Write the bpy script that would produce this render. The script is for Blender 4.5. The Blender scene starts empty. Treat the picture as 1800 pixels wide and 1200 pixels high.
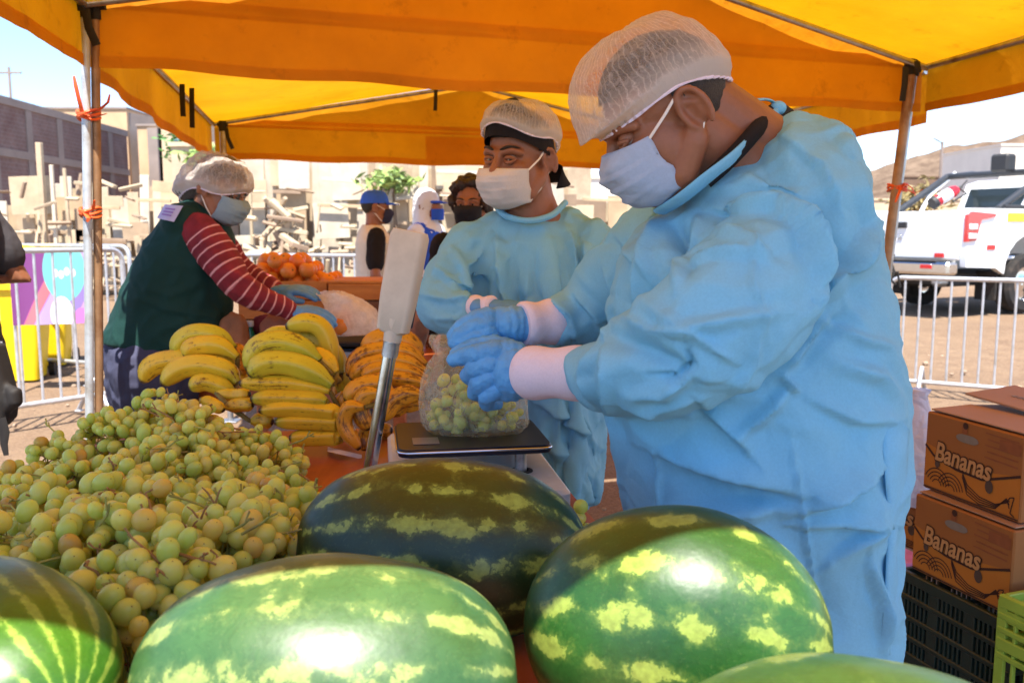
import bpy, math, random
import numpy as np
from mathutils import Vector, Matrix, noise as mnoise

random.seed(7)
RNG = np.random.default_rng(7)
R = math.radians
SC = bpy.context.scene
COL = SC.collection

# ------------------------------------------------------------------ camera, sky, sun, exposure
F, TH, HC = 1550.0, R(7.17), 1.38
cam_d = bpy.data.cameras.new('camera')
cam_d.sensor_width = 36.0
cam_d.lens = 36.0 * F / 1800.0
cam_d.clip_start = 0.02
cam_d.clip_end = 3000.0
cam_d.dof.use_dof = True
cam_d.dof.focus_distance = 1.7
cam_d.dof.aperture_fstop = 7.0
cam = bpy.data.objects.new('camera', cam_d)
cam.location = (0, 0, HC)
cam.rotation_euler = (R(90) - TH, 0, 0)
COL.objects.link(cam)
SC.camera = cam

SUN_DIR = Vector((0.03, -0.50, 1.10)).normalized()      # towards the sun: behind the camera, left, high
world = bpy.data.worlds.new("World")
SC.world = world
world.use_nodes = True
wn = world.node_tree
bg = wn.nodes['Background']
sky = wn.nodes.new('ShaderNodeTexSky')
sky.sky_type = 'NISHITA'
sky.sun_disc = False
sky.sun_elevation = math.asin(SUN_DIR.z)
sky.sun_rotation = math.atan2(SUN_DIR.x, SUN_DIR.y)
sky.altitude = 1500
sky.air_density = 0.8
sky.dust_density = 0.15
sky.ozone_density = 2.0
wn.links.new(sky.outputs[0], bg.inputs['Color'])
bg.inputs['Strength'].default_value = 0.12

sun_d = bpy.data.lights.new('sun', 'SUN')
sun_d.energy = 4.2
sun_d.angle = R(0.5)
sun_d.color = (1.0, 0.94, 0.84)
sun = bpy.data.objects.new('sun', sun_d)
sun.rotation_euler = SUN_DIR.to_track_quat('Z', 'Y').to_euler()
sun.location = (-4, -5, 11)
COL.objects.link(sun)

SC.view_settings.view_transform = 'Standard'
SC.view_settings.look = 'None'
SC.view_settings.exposure = 1.72
SC.view_settings.gamma = 1.0
SC.cycles.max_bounces = 10
SC.cycles.transparent_max_bounces = 16
SC.cycles.use_denoising = True

# ------------------------------------------------------------------ helpers
CT, ST = math.cos(TH), math.sin(TH)


def at(px, py, Y):
    """World point at depth Y (metres in front of the camera) seen at photo pixel px, py."""
    u, v = (px - 900) / F, (600 - py) / F
    d = Vector((u, v * ST + CT, v * CT - ST))
    return Vector((0, 0, HC)) + d * (Y / d.y)


def atz(px, py, z):
    u, v = (px - 900) / F, (600 - py) / F
    d = Vector((u, v * ST + CT, v * CT - ST))
    return Vector((0, 0, HC)) + d * ((z - HC) / d.z)


def proj(co):
    """photo pixels of an (N,3) array"""
    x, y, z = co[:, 0], co[:, 1], co[:, 2] - HC
    w = y * CT - z * ST
    v = y * ST + z * CT
    return 900 + F * x / w, 600 - F * v / w


def pm(px, Y):
    return px * Y / F


def pnoise(p, seed=0):
    """vectorised gradient noise, (N,3) -> (N,)"""
    p = np.asarray(p, float) + seed * 17.31
    i = np.floor(p).astype(np.int64)
    f = p - i
    u = f * f * f * (f * (f * 6 - 15) + 10)

    def grad(dx, dy, dz):
        h = (i[:, 0] + dx) * 374761393 + (i[:, 1] + dy) * 668265263 + (i[:, 2] + dz) * 2147483647
        h = (h ^ (h >> 13)) * 1274126177
        h = (h ^ (h >> 16)) & 0xffff
        a = h * (2 * np.pi / 65536.0)
        c = ((h * 7919) & 0xffff) / 32768.0 - 1
        s = np.sqrt(np.maximum(0, 1 - c * c))
        return s * np.cos(a) * (f[:, 0] - dx) + s * np.sin(a) * (f[:, 1] - dy) + c * (f[:, 2] - dz)
    r = 0
    for dx in (0, 1):
        wx = u[:, 0] if dx else 1 - u[:, 0]
        for dy in (0, 1):
            wy = u[:, 1] if dy else 1 - u[:, 1]
            for dz in (0, 1):
                wz = u[:, 2] if dz else 1 - u[:, 2]
                r = r + wx * wy * wz * grad(dx, dy, dz)
    return r * 1.6


class MB:
    """collects shapes that become ONE mesh"""

    def __init__(s):
        s.v, s.f, s.m, s.cur = [], [], [], 0

    def add(s, vs, fs):
        o = len(s.v)
        s.v += [tuple(v) for v in vs]
        for f in fs:
            s.f.append(tuple(i + o for i in f))
            s.m.append(s.cur)
        return s

    def quad(s, a, b, c, d):
        return s.add([a, b, c, d], [(0, 1, 2, 3)])

    def box(s, c, size, M=None):
        x, y, z = [k / 2 for k in size]
        vs = [Vector((sx * x, sy * y, sz * z)) for sx in (-1, 1) for sy in (-1, 1) for sz in (-1, 1)]
        if M is not None:
            vs = [M @ v for v in vs]
        c = Vector(c)
        vs = [v + c for v in vs]
        return s.add(vs, [(0, 1, 3, 2), (4, 6, 7, 5), (0, 4, 5, 1), (2, 3, 7, 6), (0, 2, 6, 4), (1, 5, 7, 3)])

    def bbox(s, c, size, b=0.004, M=None):
        """bevelled box"""
        x, y, z = [k / 2 for k in size]
        vs, ids = [], {}
        for sx in (-1, 1):
            for sy in (-1, 1):
                for sz in (-1, 1):
                    for ax in range(3):
                        p = [sx * x, sy * y, sz * z]
                        for k in range(3):
                            if k != ax:
                                p[k] -= (sx, sy, sz)[k] * b
                        ids[(sx, sy, sz, ax)] = len(vs)
                        vs.append(Vector(p))
        fs = []
        for ax in range(3):
            a1, a2 = (ax + 1) % 3, (ax + 2) % 3
            for sg in (-1, 1):
                loop = []
                for q in ((-1, -1), (1, -1), (1, 1), (-1, 1)):
                    k = [0, 0, 0]
                    k[ax], k[a1], k[a2] = sg, q[0], q[1]
                    loop.append(ids[(k[0], k[1], k[2], ax)])
                fs.append(tuple(loop if sg > 0 else loop[::-1]))
            for q1 in (-1, 1):
                for q2 in (-1, 1):
                    k0, k1 = [0, 0, 0], [0, 0, 0]
                    k0[ax], k0[a1], k0[a2] = -1, q1, q2
                    k1[ax], k1[a1], k1[a2] = 1, q1, q2
                    l = [ids[(*k0, a1)], ids[(*k1, a1)], ids[(*k1, a2)], ids[(*k0, a2)]]
                    fs.append(tuple(l if q1 * q2 > 0 else l[::-1]))
        for sx in (-1, 1):
            for sy in (-1, 1):
                for sz in (-1, 1):
                    l = [ids[(sx, sy, sz, k)] for k in range(3)]
                    fs.append(tuple(l if sx * sy * sz > 0 else l[::-1]))
        if M is not None:
            vs = [M @ v for v in vs]
        c = Vector(c)
        return s.add([v + c for v in vs], fs)

    def ell(s, c, r, M=None, nu=20, nv=12):
        vs, fs = [], []
        r = (r, r, r) if isinstance(r, (int, float)) else r
        for j in range(1, nv):
            t = math.pi * j / nv
            for i in range(nu):
                a = 2 * math.pi * i / nu
                vs.append(Vector((r[0] * math.sin(t) * math.cos(a), r[1] * math.sin(t) * math.sin(a), r[2] * math.cos(t))))
        top, bot = len(vs), len(vs) + 1
        vs += [Vector((0, 0, r[2])), Vector((0, 0, -r[2]))]
        for j in range(nv - 2):
            for i in range(nu):
                k = (i + 1) % nu
                fs.append((j * nu + i, (j + 1) * nu + i, (j + 1) * nu + k, j * nu + k))
        for i in range(nu):
            k = (i + 1) % nu
            fs.append((top, i, k))
            b = (nv - 2) * nu
            fs.append((bot, b + k, b + i))
        if M is not None:
            vs = [M @ v for v in vs]
        c = Vector(c)
        return s.add([v + c for v in vs], fs)

    def loft(s, rings, cap=True, closed=True):
        """rings: lists of points with equal counts"""
        n = len(rings[0])
        vs = [p for r in rings for p in r]
        fs = []
        for j in range(len(rings) - 1):
            for i in range(n if closed else n - 1):
                k = (i + 1) % n
                fs.append((j * n + i, j * n + k, (j + 1) * n + k, (j + 1) * n + i))
        if cap and closed:
            fs.append(tuple(range(n))[::-1])
            o = (len(rings) - 1) * n
            fs.append(tuple(range(o, o + n)))
        return s.add(vs, fs)

    def tube(s, pts, r, n=12, flat=1.0, up=None, round_ends=False, cap=True):
        pts = [Vector(p) for p in pts]
        rs = [r] * len(pts) if isinstance(r, (int, float)) else list(r)
        if round_ends:
            d0, d1 = (pts[0] - pts[1]).normalized(), (pts[-1] - pts[-2]).normalized()
            P0, R0 = [], []
            for a in (80, 55, 28):
                P0.append(pts[0] + d0 * rs[0] * math.sin(R(a)))
                R0.append(rs[0] * math.cos(R(a)))
            P1, R1 = [], []
            for a in (28, 55, 80):
                P1.append(pts[-1] + d1 * rs[-1] * math.sin(R(a)))
                R1.append(rs[-1] * math.cos(R(a)))
            pts, rs = P0 + pts + P1, R0 + rs + R1
        t = [(pts[min(i + 1, len(pts) - 1)] - pts[max(i - 1, 0)]).normalized() for i in range(len(pts))]
        u = Vector(up) if up is not None else Vector((0, 0, 1))
        if abs(t[0].dot(u)) > 0.95:
            u = Vector((0, 1, 0)) if up is None else u + Vector((0.1, 0.2, 0.3))
        rings = []
        for i, p in enumerate(pts):
            u = (u - t[i] * u.dot(t[i])).normalized()
            w = t[i].cross(u)
            rings.append([p + (w * math.cos(2 * math.pi * k / n) + u * flat * math.sin(2 * math.pi * k / n)) * rs[i] for k in range(n)])
        return s.loft(rings, cap)

    def lathe(s, prof, c=(0, 0, 0), M=None, n=24, cap=True):
        rings = []
        c = Vector(c)
        for r, z in prof:
            ring = [Vector((r * math.cos(2 * math.pi * k / n), r * math.sin(2 * math.pi * k / n), z)) for k in range(n)]
            rings.append([(M @ p if M is not None else p) + c for p in ring])
        return s.loft(rings, cap)

    def prism(s, poly, h, M=None):
        """poly in xy, from z=0 to h"""
        n = len(poly)
        vs = [Vector((p[0], p[1], 0)) for p in poly] + [Vector((p[0], p[1], h)) for p in poly]
        if M is not None:
            vs = [M @ v for v in vs]
        fs = [tuple(range(n))[::-1], tuple(range(n, 2 * n))]
        fs += [(i, (i + 1) % n, n + (i + 1) % n, n + i) for i in range(n)]
        return s.add(vs, fs)

    def sheet(s, nu, nv, fn, closed_u=False):
        vs = [fn(i / (nu if closed_u else nu - 1), j / (nv - 1)) for j in range(nv) for i in range(nu)]
        fs = []
        for j in range(nv - 1):
            for i in range(nu if closed_u else nu - 1):
                k = (i + 1) % nu
                fs.append((j * nu + i, j * nu + k, (j + 1) * nu + k, (j + 1) * nu + i))
        return s.add(vs, fs)

    def mesh(s, name='mesh'):
        me = bpy.data.meshes.new(name)
        me.from_pydata(s.v, [], s.f)
        if any(s.m):
            me.polygons.foreach_set('material_index', s.m)
        me.update()
        return me


def smooth_mesh(me, angle=None):
    me.polygons.foreach_set('use_smooth', [True] * len(me.polygons))
    if angle is not None:
        me.set_sharp_from_angle(angle=R(angle))
    me.update()
    return me


def fuse(mb, voxel=0.006, it=4, fac=0.5):
    """melts overlapping closed shapes into one continuous surface"""
    ob = bpy.data.objects.new('tmp', mb.mesh('tmp'))
    COL.objects.link(ob)
    m = ob.modifiers.new('r', 'REMESH')
    m.mode = 'VOXEL'
    m.voxel_size = voxel
    if it:
        sm = ob.modifiers.new('s', 'SMOOTH')
        sm.factor, sm.iterations = fac, it
    dg = bpy.context.evaluated_depsgraph_get()
    me = bpy.data.meshes.new_from_object(ob.evaluated_get(dg))
    old = ob.data
    bpy.data.objects.remove(ob)
    bpy.data.meshes.remove(old)
    me.materials.clear()
    return smooth_mesh(me)


def cloth_relax(me, collider, pin, frames=16, shrink=-0.06, bend=0.08, tension=18, grav=0.35, quality=6, dist=0.006, mass=0.12):
    """lets a garment settle on the body as slightly oversized cloth, so that it gathers real folds"""
    ob = bpy.data.objects.new('tmp_cloth', me)
    COL.objects.link(ob)
    vg = ob.vertex_groups.new(name='pin')
    w = pin(get_co(me))
    for lv in np.unique(np.round(w, 1)):
        if lv > 0:
            vg.add([int(i) for i in np.nonzero(np.round(w, 1) == lv)[0]], float(lv), 'REPLACE')
    m = ob.modifiers.new('c', 'CLOTH')
    s = m.settings
    s.quality, s.mass = quality, mass
    s.tension_stiffness = s.compression_stiffness = tension
    s.shear_stiffness = tension * 0.6
    s.bending_stiffness = bend
    s.bending_damping = 0.5
    s.tension_damping = s.compression_damping = s.shear_damping = 12
    s.air_damping = 3
    s.vertex_group_mass = 'pin'
    s.shrink_min = s.shrink_max = shrink
    s.effector_weights.gravity = grav
    m.collision_settings.use_collision = True
    m.collision_settings.distance_min = dist
    m.collision_settings.collision_quality = 2
    m.point_cache.frame_start, m.point_cache.frame_end = 1, frames + 1
    co_ = bpy.data.objects.new('tmp_col', collider)
    COL.objects.link(co_)
    cm = co_.modifiers.new('k', 'COLLISION')
    co_.collision.thickness_outer = 0.004
    co_.collision.cloth_friction = 8
    SC.frame_start, SC.frame_end = 1, frames + 1
    for f in range(1, frames + 2):
        SC.frame_set(f)
    dg = bpy.context.evaluated_depsgraph_get()
    out = bpy.data.meshes.new_from_object(ob.evaluated_get(dg))
    bpy.data.objects.remove(ob)
    bpy.data.objects.remove(co_)
    SC.frame_set(1)
    ob = bpy.data.objects.new('tmp', out)
    COL.objects.link(ob)
    sb = ob.modifiers.new('s', 'SUBSURF')
    sb.levels = 1
    dg = bpy.context.evaluated_depsgraph_get()
    me2 = bpy.data.meshes.new_from_object(ob.evaluated_get(dg))
    bpy.data.objects.remove(ob)
    me2.materials.clear()
    return smooth_mesh(me2)


def sharpen_folds(me, it=14, up=1.0, down=0.2):
    """exaggerates the fold crests of a cloth mesh so that they read as crisp creases"""
    co, no = get_co(me), get_no(me)
    e = np.empty(len(me.edges) * 2, np.int32)
    me.edges.foreach_get('vertices', e)
    e = e.reshape(-1, 2)
    deg = np.bincount(e.ravel(), minlength=len(co))[:, None]
    s = co.copy()
    for _ in range(it):
        a = np.zeros_like(s)
        np.add.at(a, e[:, 0], s[e[:, 1]])
        np.add.at(a, e[:, 1], s[e[:, 0]])
        s = a / np.maximum(deg, 1)
    d = ((co - s) * no).sum(1)
    set_co(me, co + no * np.clip(np.where(d > 0, d * up, d * down), -0.012, 0.014)[:, None])
    return me


def get_co(me):
    a = np.empty(len(me.vertices) * 3)
    me.vertices.foreach_get('co', a)
    return a.reshape(-1, 3)


def get_no(me):
    a = np.empty(len(me.vertices) * 3)
    me.vertex_normals.foreach_get('vector', a)
    return a.reshape(-1, 3)


def set_co(me, co):
    me.vertices.foreach_set('co', np.ascontiguousarray(co).ravel())
    me.update()


def link(name, me, mat=None, parent=None, smooth=True, angle=40):
    if isinstance(me, MB):
        me = me.mesh(name)
        if smooth:
            smooth_mesh(me, angle)
    me.name = name
    o = bpy.data.objects.new(name, me)
    COL.objects.link(o)
    if mat is not None:
        for mm in (mat if isinstance(mat, (list, tuple)) else [mat]):
            me.materials.append(mm)
    if parent is not None:
        o.parent = parent
    return o


def tag(o, label=None, cat=None, group=None, kind=None):
    for k, v in (('label', label), ('category', cat), ('group', group), ('kind', kind)):
        if v:
            o[k] = v
    return o


def thing(name, label, cat, loc=(0, 0, 0), rz=0.0, group=None):
    o = bpy.data.objects.new(name, None)
    o.empty_display_size = 0.1
    o.location = loc
    o.rotation_euler = (0, 0, rz)
    COL.objects.link(o)
    return tag(o, label, cat, group)


def wpart(name, me, mat, parent, **k):
    """a child whose mesh is in world coordinates, under an unrotated thing"""
    o = link(name, me, mat, None, **k)
    o.parent = parent
    if parent.parent is None:
        o.location = -parent.location
    return o


def copy_tree(o, parent=None):
    c = o.copy()
    COL.objects.link(c)
    if parent is not None:
        c.parent = parent
    for ch in list(o.children):
        copy_tree(ch, c)
    return c


# ------------------------------------------------------------------ materials
MATS = {}


def L(r, g, b):
    """screen colour 0-255 -> linear"""
    return tuple((c / 255 / 12.92) if c <= 10 else ((c / 255 + 0.055) / 1.055) ** 2.4 for c in (r, g, b))


def new_mat(name):
    m = bpy.data.materials.new(name)
    m.use_nodes = True
    nt = m.node_tree
    return m, nt, nt.nodes['Principled BSDF'], nt.nodes['Material Output']


def nd(nt, t, **k):
    n = nt.nodes.new(t)
    for a, b in k.items():
        if a.startswith('i_'):
            n.inputs[a[2:].replace('_', ' ')].default_value = b
        else:
            setattr(n, a, b)
    return n


def coords(nt, kind='Object', scale=None):
    tc = nd(nt, 'ShaderNodeTexCoord')
    if scale is None:
        return tc.outputs[kind]
    mp = nd(nt, 'ShaderNodeMapping')
    mp.inputs['Scale'].default_value = scale
    nt.links.new(tc.outputs[kind], mp.inputs[0])
    return mp.outputs[0]


def noise_n(nt, vec, scale, detail=4, rough=0.55, dist=0.0):
    n = nd(nt, 'ShaderNodeTexNoise')
    n.inputs['Scale'].default_value = scale
    n.inputs['Detail'].default_value = detail
    n.inputs['Roughness'].default_value = rough
    n.inputs['Distortion'].default_value = dist
    nt.links.new(vec, n.inputs['Vector'])
    return n.outputs['Fac']


def ramp(nt, fac, stops):
    n = nd(nt, 'ShaderNodeValToRGB')
    el = n.color_ramp.elements
    while len(el) < len(stops):
        el.new(0.5)
    for e, (p, c) in zip(el, stops):
        e.position = p
        e.color = (*c, 1) if len(c) == 3 else c
    nt.links.new(fac, n.inputs[0])
    return n.outputs[0]


def math_n(nt, op, a, b=None, c=None, clamp=False):
    n = nd(nt, 'ShaderNodeMath', operation=op, use_clamp=clamp)
    for i, x in enumerate((a, b, c)):
        if x is None:
            continue
        if isinstance(x, (int, float)):
            n.inputs[i].default_value = x
        else:
            nt.links.new(x, n.inputs[i])
    return n.outputs[0]


def mix_c(nt, fac, a, b, blend='MIX'):
    n = nd(nt, 'ShaderNodeMix', data_type='RGBA', blend_type=blend)
    for sock, x in ((n.inputs[0], fac), (n.inputs[6], a), (n.inputs[7], b)):
        if isinstance(x, (int, float)):
            sock.default_value = x
        elif isinstance(x, tuple):
            sock.default_value = (*x, 1) if len(x) == 3 else x
        else:
            nt.links.new(x, sock)
    return n.outputs[2]


def bump(nt, bsdf, h, strength=0.3, dist=0.01):
    b = nd(nt, 'ShaderNodeBump')
    b.inputs['Strength'].default_value = strength
    b.inputs['Distance'].default_value = dist
    nt.links.new(h, b.inputs['Height'])
    nt.links.new(b.outputs[0], bsdf.inputs['Normal'])
    return b


def plain(name, c, rough=0.6, var=0.15, scale=30, bmp=0.1, bscale=200, metal=0.0, spec=0.5, coat=0, dirt=None, bdist=0.002, sheen=0):
    """base colour broken by noise, fine bump, optional second colour as dirt"""
    if name in MATS:
        return MATS[name]
    m, nt, b, out = new_mat(name)
    v = coords(nt)
    n1 = noise_n(nt, v, scale, 5, 0.6)
    lo = tuple(max(0, k * (1 - var)) for k in c)
    hi = tuple(min(1, k * (1 + var)) for k in c)
    col = ramp(nt, n1, [(0.3, lo), (0.7, hi)])
    if dirt is not None:
        n2 = noise_n(nt, v, scale * 0.3, 6, 0.7)
        f = ramp(nt, n2, [(0.50, (0, 0, 0)), (0.72, (1, 1, 1))])
        col = mix_c(nt, f, col, dirt)
    nt.links.new(col, b.inputs['Base Color'])
    b.inputs['Roughness'].default_value = rough
    b.inputs['Metallic'].default_value = metal
    b.inputs['Specular IOR Level'].default_value = spec
    b.inputs['Coat Weight'].default_value = coat
    b.inputs['Sheen Weight'].default_value = sheen
    if bmp:
        bump(nt, b, noise_n(nt, v, bscale, 3, 0.6), bmp, bdist)
    MATS[name] = m
    return m


def cloth_mat(name, c, trans=0.0, rough=0.8, weave=900, crease=0.35, cscale=9, var=0.08, spec=0.25, tcol=None, stain=None):
    """fabric: weave bump plus crumple creases; trans = share of light that passes through"""
    if name in MATS:
        return MATS[name]
    m, nt, b, out = new_mat(name)
    v = coords(nt)
    n1 = noise_n(nt, v, 5, 5, 0.6)
    col = ramp(nt, n1, [(0.3, tuple(k * (1 - var) for k in c)), (0.7, tuple(min(1, k * (1 + var)) for k in c))])
    n5 = noise_n(nt, v, 260, 2, 0.5)
    col = mix_c(nt, 0.10, col, ramp(nt, n5, [(0.35, tuple(k * 0.7 for k in c)), (0.65, tuple(min(1, k * 1.25) for k in c))]))
    if stain is not None:
        col = mix_c(nt, ramp(nt, noise_n(nt, v, 2.2, 7, 0.65), [(0.52, (0, 0, 0)), (0.75, (0.6, 0.6, 0.6))]), col, stain)
    nt.links.new(col, b.inputs['Base Color'])
    b.inputs['Roughness'].default_value = rough
    b.inputs['Specular IOR Level'].default_value = spec
    vo = nd(nt, 'ShaderNodeTexVoronoi', feature='DISTANCE_TO_EDGE')
    vo.inputs['Scale'].default_value = cscale
    wv = nd(nt, 'ShaderNodeVectorMath', operation='ADD')
    nz = nd(nt, 'ShaderNodeTexNoise')
    nz.inputs['Scale'].default_value = 4
    nt.links.new(v, nz.inputs['Vector'])
    sc = nd(nt, 'ShaderNodeVectorMath', operation='SCALE')
    sc.inputs['Scale'].default_value = 0.25
    nt.links.new(nz.outputs['Color'], sc.inputs[0])
    nt.links.new(v, wv.inputs[0])
    nt.links.new(sc.outputs[0], wv.inputs[1])
    nt.links.new(wv.outputs[0], vo.inputs['Vector'])
    h = math_n(nt, 'MULTIPLY', ramp(nt, vo.outputs['Distance'], [(0.0, (0, 0, 0)), (0.35, (1, 1, 1))]), crease)
    h = math_n(nt, 'ADD', h, math_n(nt, 'MULTIPLY', noise_n(nt, v, cscale * 2.2, 4, 0.5, 0.6), crease * 1.3))
    h = math_n(nt, 'ADD', h, math_n(nt, 'MULTIPLY', noise_n(nt, v, weave, 1, 0.5), 0.03))
    bump(nt, b, h, 0.6, 0.012)
    if trans:
        tr = nd(nt, 'ShaderNodeBsdfTranslucent')
        if tcol is None:
            nt.links.new(col, tr.inputs['Color'])
        else:
            tr.inputs['Color'].default_value = (*tcol, 1)
        mx = nd(nt, 'ShaderNodeMixShader')
        mx.inputs[0].default_value = trans
        nt.links.new(b.outputs[0], mx.inputs[1])
        nt.links.new(tr.outputs[0], mx.inputs[2])
        nt.links.new(mx.outputs[0], out.inputs['Surface'])
    MATS[name] = m
    return m
# ================================================================== THE SETTING
# ------------------------------------------------------------------ ground
def ground_mat():
    m, nt, b, out = new_mat('dirt')
    v = coords(nt)
    big = noise_n(nt, v, 0.5, 8, 0.65)
    mid = noise_n(nt, v, 5, 8, 0.7)
    fine = noise_n(nt, v, 60, 5, 0.7)
    c = ramp(nt, big, [(0.3, L(122, 101, 80)), (0.5, L(142, 119, 94)), (0.7, L(162, 139, 112))])
    c = mix_c(nt, 0.5, c, ramp(nt, mid, [(0.3, L(102, 76, 64)), (0.7, L(168, 140, 114))]))
    c = mix_c(nt, 0.35, c, ramp(nt, fine, [(0.35, L(76, 54, 46)), (0.65, L(176, 150, 124))]))
    nt.links.new(c, b.inputs['Base Color'])
    b.inputs['Roughness'].default_value = 0.95
    b.inputs['Specular IOR Level'].default_value = 0.15
    h = math_n(nt, 'ADD', math_n(nt, 'MULTIPLY', mid, 1.5), math_n(nt, 'MULTIPLY', fine, 0.5))
    bump(nt, b, h, 0.9, 0.05)
    return m


M_DIRT = ground_mat()
xs = np.concatenate([np.linspace(-500, -14, 14), np.linspace(-12, 14, 66), np.linspace(16, 500, 14)])
ys = np.concatenate([np.linspace(-40, -3, 5), np.linspace(-2, 24, 66), np.linspace(26, 900, 16)])
gx, gy = np.meshgrid(xs, ys)
gp = np.stack([gx.ravel(), gy.ravel(), np.zeros(gx.size)], 1)
near = np.exp(-((gp[:, 0] / 16) ** 2 + ((gp[:, 1] - 8) / 20) ** 2))
rise = 0.15 * np.clip((gp[:, 0] - 3.5) / 2.5, 0, 1) * np.clip((gp[:, 1] - 8.5) / 2.5, 0, 1) * np.clip((40 - gp[:, 1]) / 10, 0, 1)
gp[:, 2] = rise + (pnoise(gp * 0.35, 1) * 0.05 + pnoise(gp * 1.3, 2) * 0.018) * near - 0.01
mb = MB()
nx = len(xs)
mb.add([Vector(p) for p in gp], [(j * nx + i, j * nx + i + 1, (j + 1) * nx + i + 1, (j + 1) * nx + i) for j in range(len(ys) - 1) for i in range(nx - 1)])
tag(link('ground', mb, M_DIRT), kind='structure')

# pebbles scattered over the dirt
mb = MB()
for k in range(700):
    x, y = random.uniform(-5, 6), random.uniform(1.2, 13)
    r = random.choice([0.006, 0.008, 0.012, 0.02, 0.03]) * random.uniform(0.7, 1.3)
    mb.ell((x, y, r * 0.25), (r, r * random.uniform(0.6, 1), r * 0.6), Matrix.Rotation(random.uniform(0, 6), 3, 'Z'), 7, 5)
tag(link('gravel', mb, plain('pebble', L(150, 128, 108), 0.9, 0.35, 8)), kind='stuff')


# ------------------------------------------------------------------ far hills and walls
def hill_mat():
    m, nt, b, out = new_mat('hill')
    v = coords(nt)
    c = ramp(nt, noise_n(nt, v, 0.05, 10, 0.7), [(0.3, L(92, 76, 64)), (0.7, L(124, 106, 90))])
    c = mix_c(nt, 0.4, c, ramp(nt, noise_n(nt, v, 0.4, 6, 0.7), [(0.4, L(76, 62, 54)), (0.6, L(132, 114, 98))]))
    nt.links.new(c, b.inputs['Base Color'])
    b.inputs['Roughness'].default_value = 1
    b.inputs['Specular IOR Level'].default_value = 0.05
    return m


ridge_px = [(1380, 372), (1480, 330), (1525, 296), (1570, 285), (1620, 268), (1680, 250), (1740, 246), (1800, 233), (1900, 224), (2050, 240), (2300, 300)]
Yh = 190.0
tops = [at(px, py, Yh) for px, py in ridge_px]
vsx = np.linspace(tops[0].x, tops[-1].x, 90)
tz = np.interp(vsx, [t.x for t in tops], [t.z for t in tops])
rows = []
for j, f_ in enumerate(np.linspace(0, 1, 26)):
    y = Yh - 70 * (1 - f_) if f_ < 1 else Yh
    prof = f_ ** 1.25
    z = tz * prof - 0.5
    pts = np.stack([vsx, np.full_like(vsx, y), z], 1)
    pts[:, 2] += pnoise(pts * 0.06, 4) * 2.2 * f_ * (1 - f_ * 0.75) + pnoise(pts * 0.25, 5) * 0.5 * (f_ > 0.02)
    rows.append([Vector(p) for p in pts])
back = [Vector((p.x, p.y + 140, -2)) for p in rows[-1]]
mb = MB().loft(rows + [back], cap=False, closed=False)
tag(link('hill', mb, hill_mat()), kind='structure')


def brick_mat(name, c1, c2, mortar, scale, w=0.5, h=0.25):
    m, nt, b, out = new_mat(name)
    v = coords(nt, 'UV')
    br = nd(nt, 'ShaderNodeTexBrick')
    br.inputs['Scale'].default_value = scale
    br.inputs['Color1'].default_value = (*c1, 1)
    br.inputs['Color2'].default_value = (*c2, 1)
    br.inputs['Mortar'].default_value = (*mortar, 1)
    br.inputs['Mortar Size'].default_value = 0.02
    nt.links.new(v, br.inputs['Vector'])
    c = mix_c(nt, 0.45, br.outputs['Color'], ramp(nt, noise_n(nt, coords(nt), 0.8, 8, 0.7), [(0.35, tuple(k * 0.55 for k in c1)), (0.65, mortar)]))
    nt.links.new(c, b.inputs['Base Color'])
    b.inputs['Roughness'].default_value = 0.95
    return m


def add_uv(me, fn):
    uv = me.uv_layers.new(name='UVMap')
    for p in me.polygons:
        for li, vi in zip(p.loop_indices, p.vertices):
            uv.data[li].uv = fn(me.vertices[vi].co, p.normal)
    return me


def wall_uv(co, n):
    if abs(n.z) > 0.7:
        return (co.x, co.y)
    return ((co.x if abs(n.y) > abs(n.x) else co.y), co.z)


def slab_between(a, b, z0, z1, th, away=Vector((0, 1, 0))):
    """an upright slab from ground point a to ground point b, thickness on the far side"""
    a, b = Vector((a.x, a.y, 0)), Vector((b.x, b.y, 0))
    d = (b - a).normalized()
    n = Vector((-d.y, d.x, 0))
    if n.dot(away) < 0:
        n = -n
    base = [a, b, b + n * th, a + n * th]
    mb = MB()
    mb.add([p + Vector((0, 0, z0)) for p in base] + [p + Vector((0, 0, z1)) for p in base],
           [(0, 1, 5, 4), (1, 2, 6, 5), (2, 3, 7, 6), (3, 0, 4, 7), (4, 5, 6, 7), (3, 2, 1, 0)])
    return mb


M_BRICK = brick_mat('brick_dark', L(128, 92, 84), L(112, 84, 78), L(136, 122, 116), 1.6)
M_CONC = plain('concrete_grey', L(142, 128, 120), 0.95, 0.2, 0.6, 0.2, 12)
M_PLASTER = plain('plaster_tan', L(200, 166, 130), 0.95, 0.12, 0.8, 0.15, 14, dirt=L(176, 140, 108))
M_PLASTERW = plain('plaster_white', L(222, 214, 202), 0.95, 0.06, 0.7, 0.1, 14)
M_PLASTERP = plain('plaster_pale', L(196, 174, 146), 0.95, 0.12, 0.7, 0.1, 14)

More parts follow.
